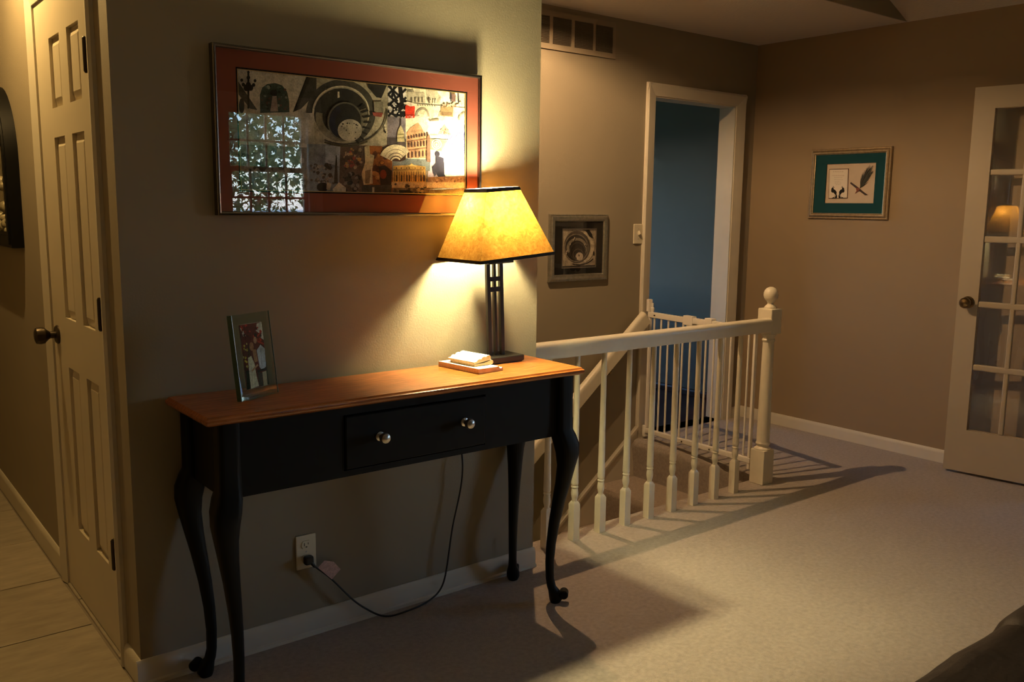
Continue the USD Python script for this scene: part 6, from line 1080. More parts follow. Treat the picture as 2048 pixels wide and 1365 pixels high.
COUPLE = [('6a2a22',0,[0,150,90,150,90,0,0,0]),
('d8d4cf',1,[69.5,147.6,90,150,90,107.2,80.8,111.9,74.4,124.8,62.7,131.4]),
('d8d4cf',1,[2.3,144.6,9.3,141.9,21.1,123.3,10.4,123]),
('5a1a1c',2,[59.1,136.6,63.2,140.7,66.6,140.2,69.8,138.6,70.5,133.2,64.3,133.6]),
('5a1a1c',2,[18.7,145.1,23,142.8,21.8,139.3,19.2,137.3,16.2,139.7,15.8,142.2]),
('8a2a20',2,[20.7,135.7,24.8,134,24.2,129.7,18.8,128.1,14.1,131.3,16.5,134.9]),
('c0392b',2,[37.9,117.9,39.3,115.8,38.8,113.4,36.2,112.6,34.9,114.7,34.3,116.8]),
('8a2a20',2,[37.4,135.2,38.5,133.3,38.3,130.7,34.6,131.3,31.9,132.8,34.2,134.6]),
('c0392b',2,[20.4,150,21.1,148,18.6,147.4,15.9,148.1,16.1,149.7,18,150]),
('3a1418',2,[17,123.2,13.5,122.3,11,125.2,12.8,128.6,17.8,129.1,19.4,125.6]),
('8a2a20',2,[24.5,144.2,22.4,144.6,21.1,147.7,24.9,148.4,27.4,148,28.7,144.3]),
('5a1a1c',2,[17.1,122.5,19.5,123.8,22.2,123.9,23.6,121.7,22,120.1,18.6,120.5]),
('3a1418',2,[29.8,121.2,27.8,120.1,25.4,121.7,26.6,123.3,28.5,124.4,30.6,122.6]),
('c0392b',2,[5.6,148.7,10,147.9,11.9,145.1,8.8,142.5,6.3,143.9,4,145.8]),
('c0392b',2,[67.6,108.4,65.3,108.3,64.6,110.5,65.3,112.9,67.3,112.1,68.9,110.7]),
('3a1418',2,[11.1,133.1,8.7,131.2,6.3,132.8,5.6,134.5,6.9,135.8,10.3,135.8]),
('c0392b',2,[33.8,128.2,32.3,125,29.1,124.9,27.7,127.3,28.5,129.6,31.5,130.2]),
('c0392b',2,[6.3,144.1,9,145.1,12.7,144.1,13.1,141.5,8.9,139.1,6.2,142]),
('5a1a1c',2,[54,125.3,50.9,123.8,46.4,123.5,47,126.8,48.2,129.1,52.5,129.1]),
('5a1a1c',2,[55.8,145.1,53.4,145.1,50.9,145.7,51.1,147.6,53.7,148.3,55.7,147.2]),
('5a1a1c',2,[35.9,120.2,39.7,116.6,40.1,112.2,34.9,110.9,31.7,112.9,31.7,117.2]),
('5a1a1c',2,[32.1,117,32.3,119.1,34.1,120,36.8,120.1,37.8,117.5,35.1,115.4]),
('c0392b',2,[51.9,116.8,49,117.5,48.8,120.6,50.4,123.3,53.7,121.9,55.6,118.6]),
('c0392b',2,[36.9,133.1,38.5,134.3,40.9,133.6,41.3,131.4,38.7,130.1,36.8,131.4]),
('c0392b',2,[77.2,104.8,73.8,106.9,71.6,110.9,75.5,113.5,79.9,111.4,82.7,107.7]),
('8a2a20',2,[27.1,146.7,27.5,148.7,32.6,149.7,35.3,145.9,31.2,143.7,27.5,144.1]),
('5a1a1c',2,[20.5,115.6,17.1,113.3,13,117.4,15.3,120,19.6,122.3,21.9,118.3]),
('5a1a1c',2,[33.5,150,35.4,150,37.3,149.3,36.9,147.2,34.7,146.3,32.7,147.9]),
('3a1418',2,[59.9,119.4,63.4,120.9,67.9,119,66.8,115.4,62.3,114.9,57.3,116.4]),
('5a1a1c',2,[20.1,117.3,20,114.8,17.3,114.2,16,115.5,15.4,117.7,18.2,118.6]),
('8a2a20',2,[34.1,125.3,32.4,123.6,28.2,124.8,27.7,127,31.2,129.8,34.3,128]),
('c0392b',2,[26.9,150,31,147.4,29.6,144.3,24.5,143.6,22,145.8,22.8,149.6]),
('c0392b',2,[69,139.4,71.1,140.6,72.9,138.8,74,136.6,70.9,136.1,68.7,137.6]),
('8a2a20',2,[64.6,110.4,68.5,108.8,69.9,105.8,65.7,103.7,63.1,105.6,62.4,108.3]),
('8a2a20',2,[7,138.5,7.6,140.4,11.5,140.4,13.9,137.8,11.2,135.4,7,135.7]),
('c0392b',2,[73.7,108.4,71.8,110.8,72.4,113.6,75.8,113.1,77.9,111.1,76.8,108.8]),
('c0392b',2,[77.6,126.6,76.6,130.3,81.8,132.5,85.1,129.5,84.2,126.2,81,123.6]),
('5a1a1c',2,[32.5,130.3,32.8,128.2,31.1,126.6,27.9,127.1,26.6,129.5,29.6,132.2]),
('5a1a1c',2,[79.6,118.4,74.2,120.8,75.4,124.7,78.8,127.1,84,125.3,84,121.4]),
('5a1a1c',2,[31.5,142.4,28.9,141,26.7,141.9,27,144.6,28.6,146.1,31.2,144.5]),
('3a1418',2,[75.9,117.6,76.2,120,80,121.7,83.1,118.3,81.8,115.8,77.9,115.4]),
('5a1a1c',2,[57.9,125.4,56.9,127.3,59.5,128.4,62,127.9,62.2,126.2,60.5,124.6]),
('8a2a20',2,[13.1,146.3,11.3,150,16.5,150,19.6,150,21.8,146.2,16.9,145.4]),
('b03a2c',3,[62,105.4,88,95.1,90,99.1,64.2,109.4]),
('b03a2c',3,[66,115.9,86.8,126.8,84.2,130,63.4,119.1]),
('e8d890',2,[21,102,18.2,103.5,18.2,105,19.4,107.6,21.9,107.2,22.7,104.5]),
('b8a038',2,[6.8,54.1,11.1,56.6,15.7,54.1,15.4,51.2,11.8,48.5,8.1,51.4]),
('b8a038',2,[17,93.7,19.4,95,22.1,93.6,21.1,91.2,19.4,90.2,17.6,91.1]),
('d8c04a',2,[8,65.7,12.2,66.7,15.1,64.5,14.7,61,11.4,60.9,7.3,62.3]),
('e8d890',2,[12.5,99.6,9.7,98.3,7.3,100.4,6.8,102.9,10.4,103.9,13.1,101.9]),
('b8a038',2,[10.3,97.7,11.7,94.3,12.2,91.5,7.6,91.7,5.1,93,5.2,97]),
('e8d890',2,[13.5,93.3,15.5,93.2,16.9,91.7,15.5,90.3,12.6,89.8,11,92.1]),
('e8d890',2,[0,78.4,2.8,78.4,4.8,76.9,4,74.3,1,75.2,0,76.5]),
('d8c04a',2,[19.3,87.2,16.9,88.1,16,90.6,18.9,92.2,21.2,91.2,21,88.7]),
('e8d890',2,[0.3,72.6,0,75.2,0.3,78,4.1,77.2,4.7,74.9,3.1,73]),
('b8a038',2,[11,72.3,8.9,73.4,10.3,75.2,12.5,75.9,13.4,74,13.6,72.1]),
('d8c04a',2,[11.4,104.4,13.4,101.5,12.6,98.4,8.9,99,6.1,101.1,7.5,103.2]),
('d8c04a',2,[5.4,69.7,8.3,68.4,10.3,66.2,8,63.6,4.3,64.4,4.1,66.8]),
('e8d890',2,[11.7,53.2,11.8,51.5,9.2,51.1,7.4,52.1,7.7,53.7,9.3,54.9]),
('d8c04a',2,[5.5,72.1,7.1,74.7,9.5,76.9,11.9,74.5,11.5,71.9,9.3,70.5]),
('e8d890',2,[11.6,54.8,12,52.2,9.5,52.1,6.5,52.7,7.9,54.9,9.4,55.2]),
('1f2a1c',2,[5.1,44.5,18.7,42.7,13.9,0,0,0]),
('c89a78',4,[61.7,109.3,59.6,104.5,55.8,101.9,51.7,102.5,48.9,106,48.4,111.1,50.5,115.8,54.3,118.5,58.4,117.9,61.2,114.4]),
('2b211c',4,[66.1,120.7,64.3,118.3,60.5,117.2,56.2,117.8,52.9,119.9,51.9,122.6,53.7,125,57.5,126.1,61.8,125.5,65.1,123.5]),
('b8805c',4,[46.8,95.8,44.2,90.1,39.2,87,33.8,87.8,30,92,29.3,98.2,31.9,103.9,36.9,107,42.3,106.2,46.1,102]),
('4a2a20',3,[25.1,102.2,37.1,104,28.6,77.6,17.1,72.3]),
('b8845f',4,[39.1,90,53.6,88.1,55.6,60.2,42.5,58.5]),
('c4cbe0',5,[56.5,85.9,74.3,97.3,89.6,86.7,86.2,44,68.9,35.9,59.7,45.8]),
('8890b0',6,[71.6,85.6,69.3,44.5,71,44.3,73.2,85.5]),
('2a2420',5,[49,34.3,88.8,35.9,88.2,41,48.4,39.5]),
('b8ab90',5,[68.3,32.5,85.6,33.6,83.4,0,67.4,0]),
('4a4038',5,[50.5,34.9,68,30.8,65.3,0,48.8,3.8]),
('ddd8c8',5,[18.1,72.1,32.5,75.4,42,55.1,42.9,34.2,48.5,2.1,14.8,0,16.2,34.3]),
('b9b4a4',6,[33.1,32,32.4,0.8,34.3,0.7,35,31.9]),
('b9b4a4',6,[28.6,56.9,22,2.2,23.7,2,30.3,56.7]),
('c89a78',6,[28.1,37.9,55.6,49.8,52.9,53.7,25.4,41.8]),
('2c3a22',3,[88.5,59.2,90,58,90,0,82.6,1])]
CARD_M = [(0.0231, 0.2069), (0.1465, 0.2068), (0.1509, 0.037), (0.0291, 0.0352)]
RIBBON_M = [[(0.1669, 0.1256), (0.1728, 0.1292), (0.2176, 0.1011), (0.2558, 0.0735), (0.2873, 0.0533), (0.2695, 0.0515), (0.2273, 0.0791), (0.1694, 0.12)], [(0.2078, 0.0957), (0.224, 0.0956), (0.2349, 0.0845), (0.2217, 0.0736), (0.2043, 0.062), (0.2133, 0.0774)]]
# ------------------------------------------------------------------ railing, hand rail, gate
rl = thing('stair_railing', 'cream painted railing with turned balusters and a ball-topped newel post', 'railing')
RY = .112
bal = [(.0115, .80), (.0122, .60), (.0135, .42), (.0150, .30), (.0158, .250), (.0150, .243), (.0130, .240), (.0155, .236), (.0155, .232), (.0128, .228), (.0145, .220), (.0158, .208), (.0155, .197), (.0130, .186), (.0112, .179), (.0120, .170)]
for i in range(9):
    x = 1.657 + .1542 * i
    s = .0175; foot = loft([np.array([(x + a * s, RY + b * s, 0) for a, b in ((-1, -1), (1, -1), (1, 1), (-1, 1))]), np.array([(x + a * s, RY + b * s, .158) for a, b in ((-1, -1), (1, -1), (1, 1), (-1, 1))]), np.array([(x + a * .010, RY + b * .010, .172) for a, b in ((-1, -1), (1, -1), (1, 1), (-1, 1))])])
    part(rl, 'baluster', cat(foot, lathe([(r, z) for r, z in bal][::-1], 14, (x, RY, 0))), rail_m)
hp = [(-.021, .800), (.021, .800), (.023, .806), (.026, .822), (.030, .836), (.0315, .848), (.029, .859), (.022, .866), (.010, .8695), (-.010, .8695), (-.022, .866), (-.029, .859), (-.0315, .848), (-.030, .836), (-.026, .822), (-.023, .806)]
part(rl, 'handrail', extr_yz(Polygon([(RY + a, b) for a, b in hp]), W + .002, 3.10), rail_m, 40)
nx, ny = 3.143, .132
nw = cat(rbox(nx - .043, nx + .043, ny - .043, ny + .043, 0, .182, .004), rbox(nx - .043, nx + .043, ny - .043, ny + .043, .785, .914, .005),
         lathe([(.043, .182), (.043, .186), (.035, .192), (.030, .200), (.036, .208), (.037, .213), (.033, .222), (.0335, .26), (.031, .5), (.0285, .70), (.028, .742), (.032, .748), (.033, .754), (.028, .760), (.030, .770), (.040, .784)], 24, (nx, ny, 0)))
npost = part(rl, 'newel_post', nw, rail_m)
part(npost, 'ball_finial', lathe([(.030, .914), (.030, .920), (.024, .927), (.016, .935), (.015, .941), (.020, .949), (.028, .957), (.0335, .966), (.0365, .980), (.036, .993), (.031, 1.006), (.022, 1.016), (.010, 1.022), (.001, 1.023)], 24, (nx, ny, 0)), rail_m)
wr = thing('wall_handrail', 'cream painted sloping hand rail fixed to the wall beside the stairs', 'handrail')
ang = math.atan(.815); L = 3.4
prof = [(-.022, -.042), (.022, -.042), (.024, .02), (.020, .034), (.010, .042), (-.010, .042), (-.020, .034), (-.024, .02)]
hr = extr_yz(Polygon(prof), -L, 0); hr.apply_transform(trimesh.transformations.rotation_matrix(-ang, [0, 1, 0])); hr.apply_translation([3.262, B - .058, .762])
part(wr, 'rail', hr, rail_m, 40)
for d in (.35, 1.5, 2.7):
    x, z = 3.262 - d * math.cos(ang), .762 - d * math.sin(ang); part(wr, 'bracket', tube([(x, B - .002, z - .10), (x, B - .04, z - .10), (x, B - .058, z - .075), (x, B - .058, z - .045)], .006, 8), brass_m); 
gt = thing('safety_gate', 'white metal safety gate closing the top of the stairs', 'gate')
G0, G1 = np.array([3.309, 1.112]), np.array([3.150, .205]); gl = np.linalg.norm(G1 - G0); gd = (G1 - G0) / gl
def gp(s, z, off=0): p = G0 + gd * s; n = np.array([-gd[1], gd[0]]); return np.array([p[0] + n[0] * off, p[1] + n[1] * off, z])
def gbox(s0, s1, w, z0, z1, tilt=0.0, r=.003):
    m = rbox(s0, s1, -w / 2, w / 2, z0, z1, r); v = m.vertices; P = G0 + v[:, :1] * gd; n = np.array([-gd[1], gd[0]])
    m.vertices = np.c_[P + v[:, 1:2] * n, v[:, 2] + tilt * v[:, 0]]; m.invert() if m.volume < 0 else None; return m
part(gt, 'top_rail', gbox(0, gl * .62, .022, .757, .790, .012), gate_m); part(gt, 'top_rail', gbox(gl * .40, gl, .026, .760, .793, .012), gate_m)
part(gt, 'bottom_rail', gbox(0, gl * .62, .022, .040, .068, .045), gate_m); part(gt, 'bottom_rail', gbox(gl * .40, gl, .026, .042, .070, .045), gate_m)
for k, s in enumerate(np.r_[np.linspace(.055, gl - .06, 13)]): part(gt, 'bar', loft([gp(s, z) + .006 * np.array([[math.cos(a), math.sin(a), 0] for a in np.arange(8) * math.pi / 4]) for z in (.05 + .045 * s, .775 + .012 * s)]), gate_m)
for s in (.012, gl - .012): part(gt, 'end_post', gbox(s - .008, s + .008, .02, .05, .775, 0), gate_m)
hgp = part(gt, 'hinge_bracket', gbox(-.012, .012, .03, .79, .865), gate_m); part(hgp, 'hinge_pin', lathe([(.008, .79), (.012, .80), (.012, .815), (.007, .82), (.007, .845)], 12, gp(.03, 0)), gate_m)
part(gt, 'hinge_bracket', gbox(-.012, .012, .03, .015, .085), gate_m)
part(gt, 'latch', cat(gbox(gl * .40 - .03, gl * .40 + .05, .034, .752, .806, .0), gbox(gl * .40, gl * .40 + .03, .03, .735, .76)), gate_m)
part(gt, 'latch', gbox(gl * .60 - .03, gl * .60 + .03, .034, .756, .806, .01), gate_m); 
for a in ((.06, .075, .03, .770, .778), (.36, .372, .031, .066, .074), (.60, .612, .031, .078, .086)): part(gt, 'bolt', gbox(*a), bronze_m)
# ------------------------------------------------------------------ wall things
vt = thing('air_vent', 'beige return air grille high on the back wall', 'vent')
vx0, vx1, vz0, vz1 = 2.225, 3.0, 2.236, 2.432; oz0, oz1 = 2.264, 2.404; OC = [(2.243, 2.378), (2.394, 2.514), (2.533, 2.664), (2.688, 2.824), (2.845, 2.975)]
OC = [(2.243, 2.362), (2.386, 2.510), (2.533, 2.664), (2.688, 2.824), (2.845, 2.975)]
part(vt, 'frame', extr_xz(sbox(vx0, vz0, vx1, vz1).difference(unary_union([sbox(a, oz0, b, oz1) for a, b in OC])), B - .010, B - .0002), vent_m)
part(vt, 'backing', box(vx0 + .01, vx1 - .01, B - .002, B - .0005, vz0 + .01, vz1 - .01), slot_m, False)
for a, b in OC:
    part(vt, 'louvers', [moved(box(a - .002, b + .002, -.0045, .0045, -.0012, .0012), (0, B - .0065, z), 0, 0, -.6) for z in np.linspace(oz0 + .004, oz1 - .004, 18)], louver_m, False, kind='stuff')
sw = thing('light_switch', 'ivory toggle light switch beside the doorway', 'light switch')
part(sw, 'plate', rbox(3.195, 3.271, B - .007, B, 1.197, 1.315, .004), plate_m); part(sw, 'toggle', moved(rbox(-.005, .005, -.018, 0, -.012, .012, .002), (3.233, B - .006, 1.258), 0, 0, -.45), plate_m); part(sw, 'toggle_slot', rbox(3.225, 3.241, B - .0085, B - .006, 1.242, 1.27, .001), plate_m)
for z in (1.226, 1.286): part(sw, 'screw', lathe([(.003, 0), (.003, .001)], 10, (3.233, B - .0068, z), (0, -1, 0)), nickel_m)
ol = thing('wall_outlet', 'ivory double power outlet low on the partition under the table', 'outlet')
part(ol, 'plate', rbox(.491, .561, -.006, 0, .230, .345, .004), plate_m)
for z in (.312, .264):
    o = part(ol, 'socket', cat(extr_xz(Point(.526, z).buffer(.017, 12).intersection(sbox(.5, z - .0135, .55, z + .0135)), -.0085, -.005)), plate_m)
    part(o, 'slot', cat(box(.518, .520, -.0088, -.008, z - .001, z + .007), box(.531, .533, -.0088, -.008, z, z + .007), box(.5235, .5285, -.0088, -.008, z - .009, z - .005)), slot_m, False)
part(ol, 'screw', lathe([(.003, 0), (.003, .001)], 10, (.526, -.0058, .288), (0, -1, 0)), nickel_m)

# big framed collage on the partition
PX0, PX1, PZ0, PZ1 = .268, 1.207, 1.372, 1.853; pcx, pcz = (PX0 + PX1) / 2, (PZ0 + PZ1) / 2
bp = thing('framed_collage', 'wide framed travel photo collage with a red mat above the console table', 'picture')
part(bp, 'frame', moved(sweep_frame(PX1 - PX0, PZ1 - PZ0, [(0, 0.0005), (0, .026), (.002, .0285), (.006, .0295), (.009, .028), (.010, .022), (.011, .0205), (.0112, .0005)]), (pcx, 0, pcz)), gunmetal_m, 25)
part(bp, 'backing', box(PX0 + .008, PX1 - .008, -.012, -.001, PZ0 + .008, PZ1 - .008), slot_m, False)
mo = sbox(.337, 1.4405, 1.1505, 1.794)
part(bp, 'mat', extr_xz(sbox(PX0 + .009, PZ0 + .009, PX1 - .009, PZ1 - .009).difference(mo), -.0182, -.016), redmat_m)
part(bp, 'inner_mat', extr_xz(mo.buffer(.001, join_style=2).difference(mo.buffer(-.0055, join_style=2)), -.0168, -.015), blackmat_m); part(bp, 'fillet', extr_xz(mo.buffer(-.0045, join_style=2).difference(mo.buffer(-.0068, join_style=2)), -.0172, -.015), goldline_m)
pm, pc = flat_print(COLLAGE, lambda u, v, l: np.c_[.330 + u, -.0124 - l, 1.437 + v], 1.0); part(bp, 'printed_collage', pm, print_m, col=pc)
part(bp, 'glass', box(PX0 + .0095, PX1 - .0095, -.0215, -.0192, PZ0 + .0095, PZ1 - .0095), picglass_m, False)
# small framed spiral photo on the back wall
sp = thing('framed_stair_photo', 'small pewter-framed black and white photo of a spiral stair, on the back wall', 'picture')
sx0, sx1, sz0, sz1 = 2.532, 2.975, .996, 1.370
part(sp, 'frame', moved(sweep_frame(sx1 - sx0, sz1 - sz0, [(0, .001), (0, .012), (.004, .017), (.010, .016), (.016, .022), (.026, .024), (.033, .020), (.037, .014), (.040, .013), (.040, .001)]), ((sx0 + sx1) / 2, B, (sz0 + sz1) / 2)), pewter_m, 20)
so = sbox(2.632, 1.075, 2.884, 1.285)
part(sp, 'mat', extr_xz(sbox(sx0 + .036, sz0 + .036, sx1 - .036, sz1 - .036).difference(so.buffer(.006, join_style=2)), B - .012, B - .0095), blackmat_m)
part(sp, 'inner_mat', extr_xz(so.buffer(.008, join_style=2).difference(so), B - .011, B - .0085), silver_m)
part(sp, 'backing', box(sx0 + .03, sx1 - .03, B - .006, B - .001, sz0 + .03, sz1 - .03), slot_m, False)
pm, pc = flat_print(SPIRAL, lambda u, v, l: np.c_[2.626 + u, B - .0064 - l, 1.066 + v]); part(sp, 'photo_print', pm, print_m, col=pc)
part(sp, 'glass', box(sx0 + .037, sx1 - .037, B - .0145, B - .0128, sz0 + .037, sz1 - .037), picglass_m, False)
# framed invitation and feather on the right wall; local (u to the right, depth from wall, v)
tp = thing('framed_invitation', 'framed invitation card and dark feather with a teal mat on the right wall', 'picture')
def rw_(m): m = m.copy(); v = m.vertices; m.vertices = np.c_[RX + v[:, 1], .600 - v[:, 0], 1.448 + v[:, 2]]; m.invert() if m.volume < 0 else None; return m
tw, th_ = .527, .420; tcx, tcz = .158, .120       # centre in local
part(tp, 'frame', rw_(moved(sweep_frame(tw, th_, [(0, .001), (0, .014), (.003, .018), (.009, .0175), (.013, .021), (.020, .024), (.027, .023), (.031, .018), (.034, .017), (.035, .013), (.035, .001)]), (tcx, 0, tcz))), champ_m, 20)
to = sbox(.003, .004, .328, .242)
part(tp, 'mat', rw_(extr_xz(sbox(tcx - tw / 2 + .033, tcz - th_ / 2 + .033, tcx + tw / 2 - .033, tcz + th_ / 2 - .033).difference(to), -.012, -.009)), tealmat_m)
part(tp, 'inner_mat', rw_(extr_xz(to.buffer(.011, join_style=2).difference(to.buffer(-.001, join_style=2)), -.0128, -.0095)), tealmat_m)
part(tp, 'backing_paper', rw_(box(tcx - tw / 2 + .03, tcx + tw / 2 - .03, -.004, -.0015, tcz - th_ / 2 + .03, tcz + th_ / 2 - .03)), cream_m, False)
cd = part(tp, 'invitation_card', rw_(extr_xz(Polygon(CARD_M), -.0075, -.0045)), card_m, label='pale invitation card with two black birds')
part(cd, 'card_edge', rw_(extr_xz(Polygon(CARD_M).buffer(.004, join_style=2), -.0052, -.0042)), brownedge_m)
pm, pc = flat_print(INVITE, lambda u, v, l: np.c_[RX - .0077 - l, .600 - u, 1.448 + v]); part(cd, 'card_print', pm, print_m, col=pc)
fm = []
base = np.array([.232, .094]); tip = np.array([.288, .205])
for i in range(90):
    t = i / 89; a = .80 + (t - .5) * 1.0; s = base + (tip - base) * random.uniform(.0, .55); l = .115 * (1 - .35 * abs(t - .5) * 2) * random.uniform(.7, 1.0) * (1 - .3 * np.linalg.norm(s - base) / .12)
    d = np.array([math.sin(a - .32), math.cos(a - .32)]); n = np.array([d[1], -d[0]]); w = random.uniform(.0010, .0019); e = s + d * l
    mid = s + d * l * .5 + n * random.uniform(-.004, .004); h = random.uniform(.0055, .0085)
    poly = Polygon([s - n * w, mid - n * w * 1.2, e, mid + n * w * 1.2, s + n * w])
    if poly.is_valid and poly.area > 1e-6: fm.append(rw_(extr_xz(poly, -h - .0008, -h)))
fp = part(tp, 'feather', cat(*fm), feather_m, False, label='dark feather tied with a brown ribbon')
part(fp, 'quill', rw_(moved(tube([(base[0], -.008, base[1]), (.25, -.0095, .14), (tip[0], -.009, tip[1])], .0016, 6), (0, 0, 0))), ribbon_m)
part(fp, 'ribbon', rw_(extr_xz(Polygon(RIBBON_M[0]), -.0098, -.008)), ribbon_m); part(fp, 'knot', rw_(extr_xz(Polygon(RIBBON_M[1]), -.0115, -.0085)), knot_m)
# arched mirror in the hall, mostly outside the picture
mr = thing('arched_mirror', 'black arch-topped hanging with a silvery ornament on the hall wall', 'wall hanging')
def arch(y0, y1, z0, zs_, n=20):
    c, r = (y0 + y1) / 2, (y1 - y0) / 2; return Polygon([(y0, z0), (y1, z0)] + [(c + r * math.cos(a), zs_ + .5 * r * math.sin(a) * 2.0) for a in np.linspace(0, math.pi, n)])
A1 = arch(1.33, 1.93, 1.225, 1.56); A2 = A1.buffer(-.06)
part(mr, 'frame', cat(extr_yz(A1.difference(A2), -.045, -.001), extr_yz(A1.buffer(-.014).difference(A2.buffer(.014)), -.052, -.044)), black_m)
part(mr, 'panel', extr_yz(A2.buffer(.005), -.012, -.002), cloth_m)
orn = []
for k in range(26):
    y = random.uniform(1.385, 1.75); z = 1.285 + random.uniform(0, .1) * (1 if k < 18 else 2); orn.append(moved(trimesh.creation.icosphere(1, random.uniform(.014, .026)), (-.026, y, z)))
part(mr, 'ornament', cat(*orn, rbox(-.04, -.012, 1.36, 1.9, 1.235, 1.282, .008)), cloth_m)

# ------------------------------------------------------------------ console table
ct = thing('console_table', 'black console table with a cherry wood top and curved cabriole legs', 'table')
tx0, tx1, ty0, ty1, tz = .0965, 1.4217, -.352, -.016, .857
rings = []
for ins, z in ((.012, .832), (.004, .835), (.001, .840), (0, .845), (.001, .849), (.005, .8515), (.006, .853), (.0085, .857)):
    P = np.array(sbox(tx0 + ins, ty0 + ins, tx1 - ins, ty1 - ins).buffer(-.004).buffer(.004, 3).exterior.coords)[:-1]; rings.append(np.c_[P, np.full(len(P), z)])
part(ct, 'top', loft(rings), top_m, 35, label='cherry wood top')
ax0, ax1, ay0, ay1, az0, az1 = .150, 1.372, -.322, -.045, .622, .832
DX0, DX1, DZ0, DZ1 = .503, 1.012, .640, .806
part(ct, 'apron', cat(extr_xz(sbox(ax0, az0, ax1, az1).difference(sbox(DX0, DZ0, DX1, DZ1)), ay0, ay0 + .02), box(ax0, ax1, ay1 - .02, ay1, az0, az1), box(ax0, ax0 + .02, ay0, ay1, az0, az1), box(ax1 - .02, ax1, ay0, ay1, az0, az1)), black_m)
dr = part(ct, 'drawer', cat(rbox(DX0 + .003, DX1 - .003, ay0 - .007, ay0 + .014, DZ0 + .003, DZ1 - .003, .005), box(DX0 + .02, DX1 - .02, ay0 + .01, -.09, DZ0 + .01, DZ1 - .03)), black_m)
for x in (.618, .924): part(dr, 'knob', lathe([(.014, 0), (.014, .003), (.007, .006), (.0055, .014), (.010, .019), (.0155, .024), (.0168, .031), (.0145, .038), (.008, .042), (.001, .0428)], 24, (x, ay0 - .007, .729), (0, -1, 0)), nickel_m)
def leg(cx, cy, ox, oy):      # block centre, outward diagonal
    d = np.array([ox, oy]) / math.sqrt(2); e = np.array([-d[1], d[0]])
    P = [(.832, 0, .029, .029, 0), (.70, 0, .029, .029, 0), (.645, .000, .030, .030, .0), (.625, .007, .034, .034, .25), (.59, .019, .037, .036, .55), (.555, .024, .036, .034, .8), (.51, .021, .032, .030, 1), (.45, .011, .027, .025, 1), (.38, -.003, .0225, .0215, 1), (.30, -.017, .019, .0185, 1), (.22, -.027, .0165, .016, 1), (.15, -.031, .015, .0145, 1), (.09, -.029, .0145, .014, 1), (.06, -.023, .016, .0155, 1), (.045, -.014, .020, .019, 1), (.03, -.008, .024, .022, 1), (.014, -.006, .024, .022, 1), (.004, -.008, .019, .018, 1), (.0, -.008, .017, .016, 1)]
    rg = []; n = 20
    for z, off, a, b, rd in P:
        r = []
        for i in range(n):
            t = 2 * math.pi * (i + .5) / n; c, s = math.cos(t), math.sin(t); p_ = 2.0 if rd == 1 else 2 + 10 * (1 - rd)
            k = (abs(c) ** p_ + abs(s) ** p_) ** (-1 / p_)
            if rd == 1: k = (abs(c) ** 2.4 + abs(s) ** 2.4) ** (-1 / 2.4)
            q = np.array([cx, cy]) + d * off + np.array([ox, 0]) * c * k * a + np.array([0, oy]) * s * k * b
            r.append((q[0], q[1], z))
        rg.append(np.array(r))
    m = loft(rg[::-1])
    c = np.array([cx, cy]) + d * .022        # scroll on the toe
    scr = lathe([(.004, -.019), (.013, -.0185), (.0165, -.015), (.0165, .015), (.013, .0185), (.004, .019)], 18, (c[0], c[1], .034), (e[0], e[1], 0))
    return m, scr
for cx, cy, ox, oy in ((1.350, -.312, 1, -1), (.162, -.312, -1, -1), (.162, -.055, -1, 1), (1.350, -.055, 1, 1)):
    m, s = leg(cx, cy, ox, oy); lg = part(ct, 'leg', m, black_m, 40)
    part(lg, 'toe_scroll', s, black_m)
# ------------------------------------------------------------------ lamp
lp = thing('table_lamp', 'black slatted table lamp with a glowing yellow parchment shade', 'lamp')
part(lp, 'base', cat(rbox(1.142, 1.328, -.132, -.022, .861, .882, .004), box(1.150, 1.320, -.126, -.028, .857, .862)), iron_m)
LR = -.040; piv = np.array([1.234, -.085, .88])
def lean(m): m = m.copy(); m.apply_transform(trimesh.transformations.rotation_matrix(LR, [0, 1, 0], piv)); return m
cx0 = 1.198; post = [(0, .0150), (.0305, .0410), (.0565, .0715)]
for a, b in post: part(lp, 'slat', lean(rbox(cx0 + a, cx0 + b, -.0915 if b - a > .012 else -.090, -.0785, .880, 1.211, .001)), iron_m)
for z0, z1 in ((1.147, 1.163), (1.110, 1.127)): part(lp, 'crossbar', lean(rbox(cx0 + .01, cx0 + .062, -.091, -.079, z0, z1, .001)), iron_m)
part(lp, 'cap', lean(rbox(1.180, 1.291, -.126, -.046, 1.211, 1.2235, .0015)), iron_m)
part(lp, 'socket', lean(lathe([(.008, 1.2235), (.008, 1.262), (.019, 1.268), (.019, 1.335), (.015, 1.35)], 18, (1.236, -.088, 0))), brass_m)
SC = np.array([1.180, -.137, 1.352]); SR = -.080
def shd(P): return trimesh.transformations.transform_points(np.array(P, float), trimesh.transformations.rotation_matrix(SR, [0, 1, 0], SC))
HB, HT, DB, DT = .158, .068, .128, .062; zb_, zt_ = 1.236, 1.467
def corner(sx, sy, t): return (SC[0] + sx * (HB + (HT - HB) * t), SC[1] + sy * (DB + (DT - DB) * t), zb_ + (zt_ - zb_) * t)
def band(t0, t1, th=.0012):
    o0 = [corner(sx, sy, t0) for sx, sy in ((-1, -1), (1, -1), (1, 1), (-1, 1))]; o1 = [corner(sx, sy, t1) for sx, sy in ((-1, -1), (1, -1), (1, 1), (-1, 1))]
    return o0, o1
sh = None
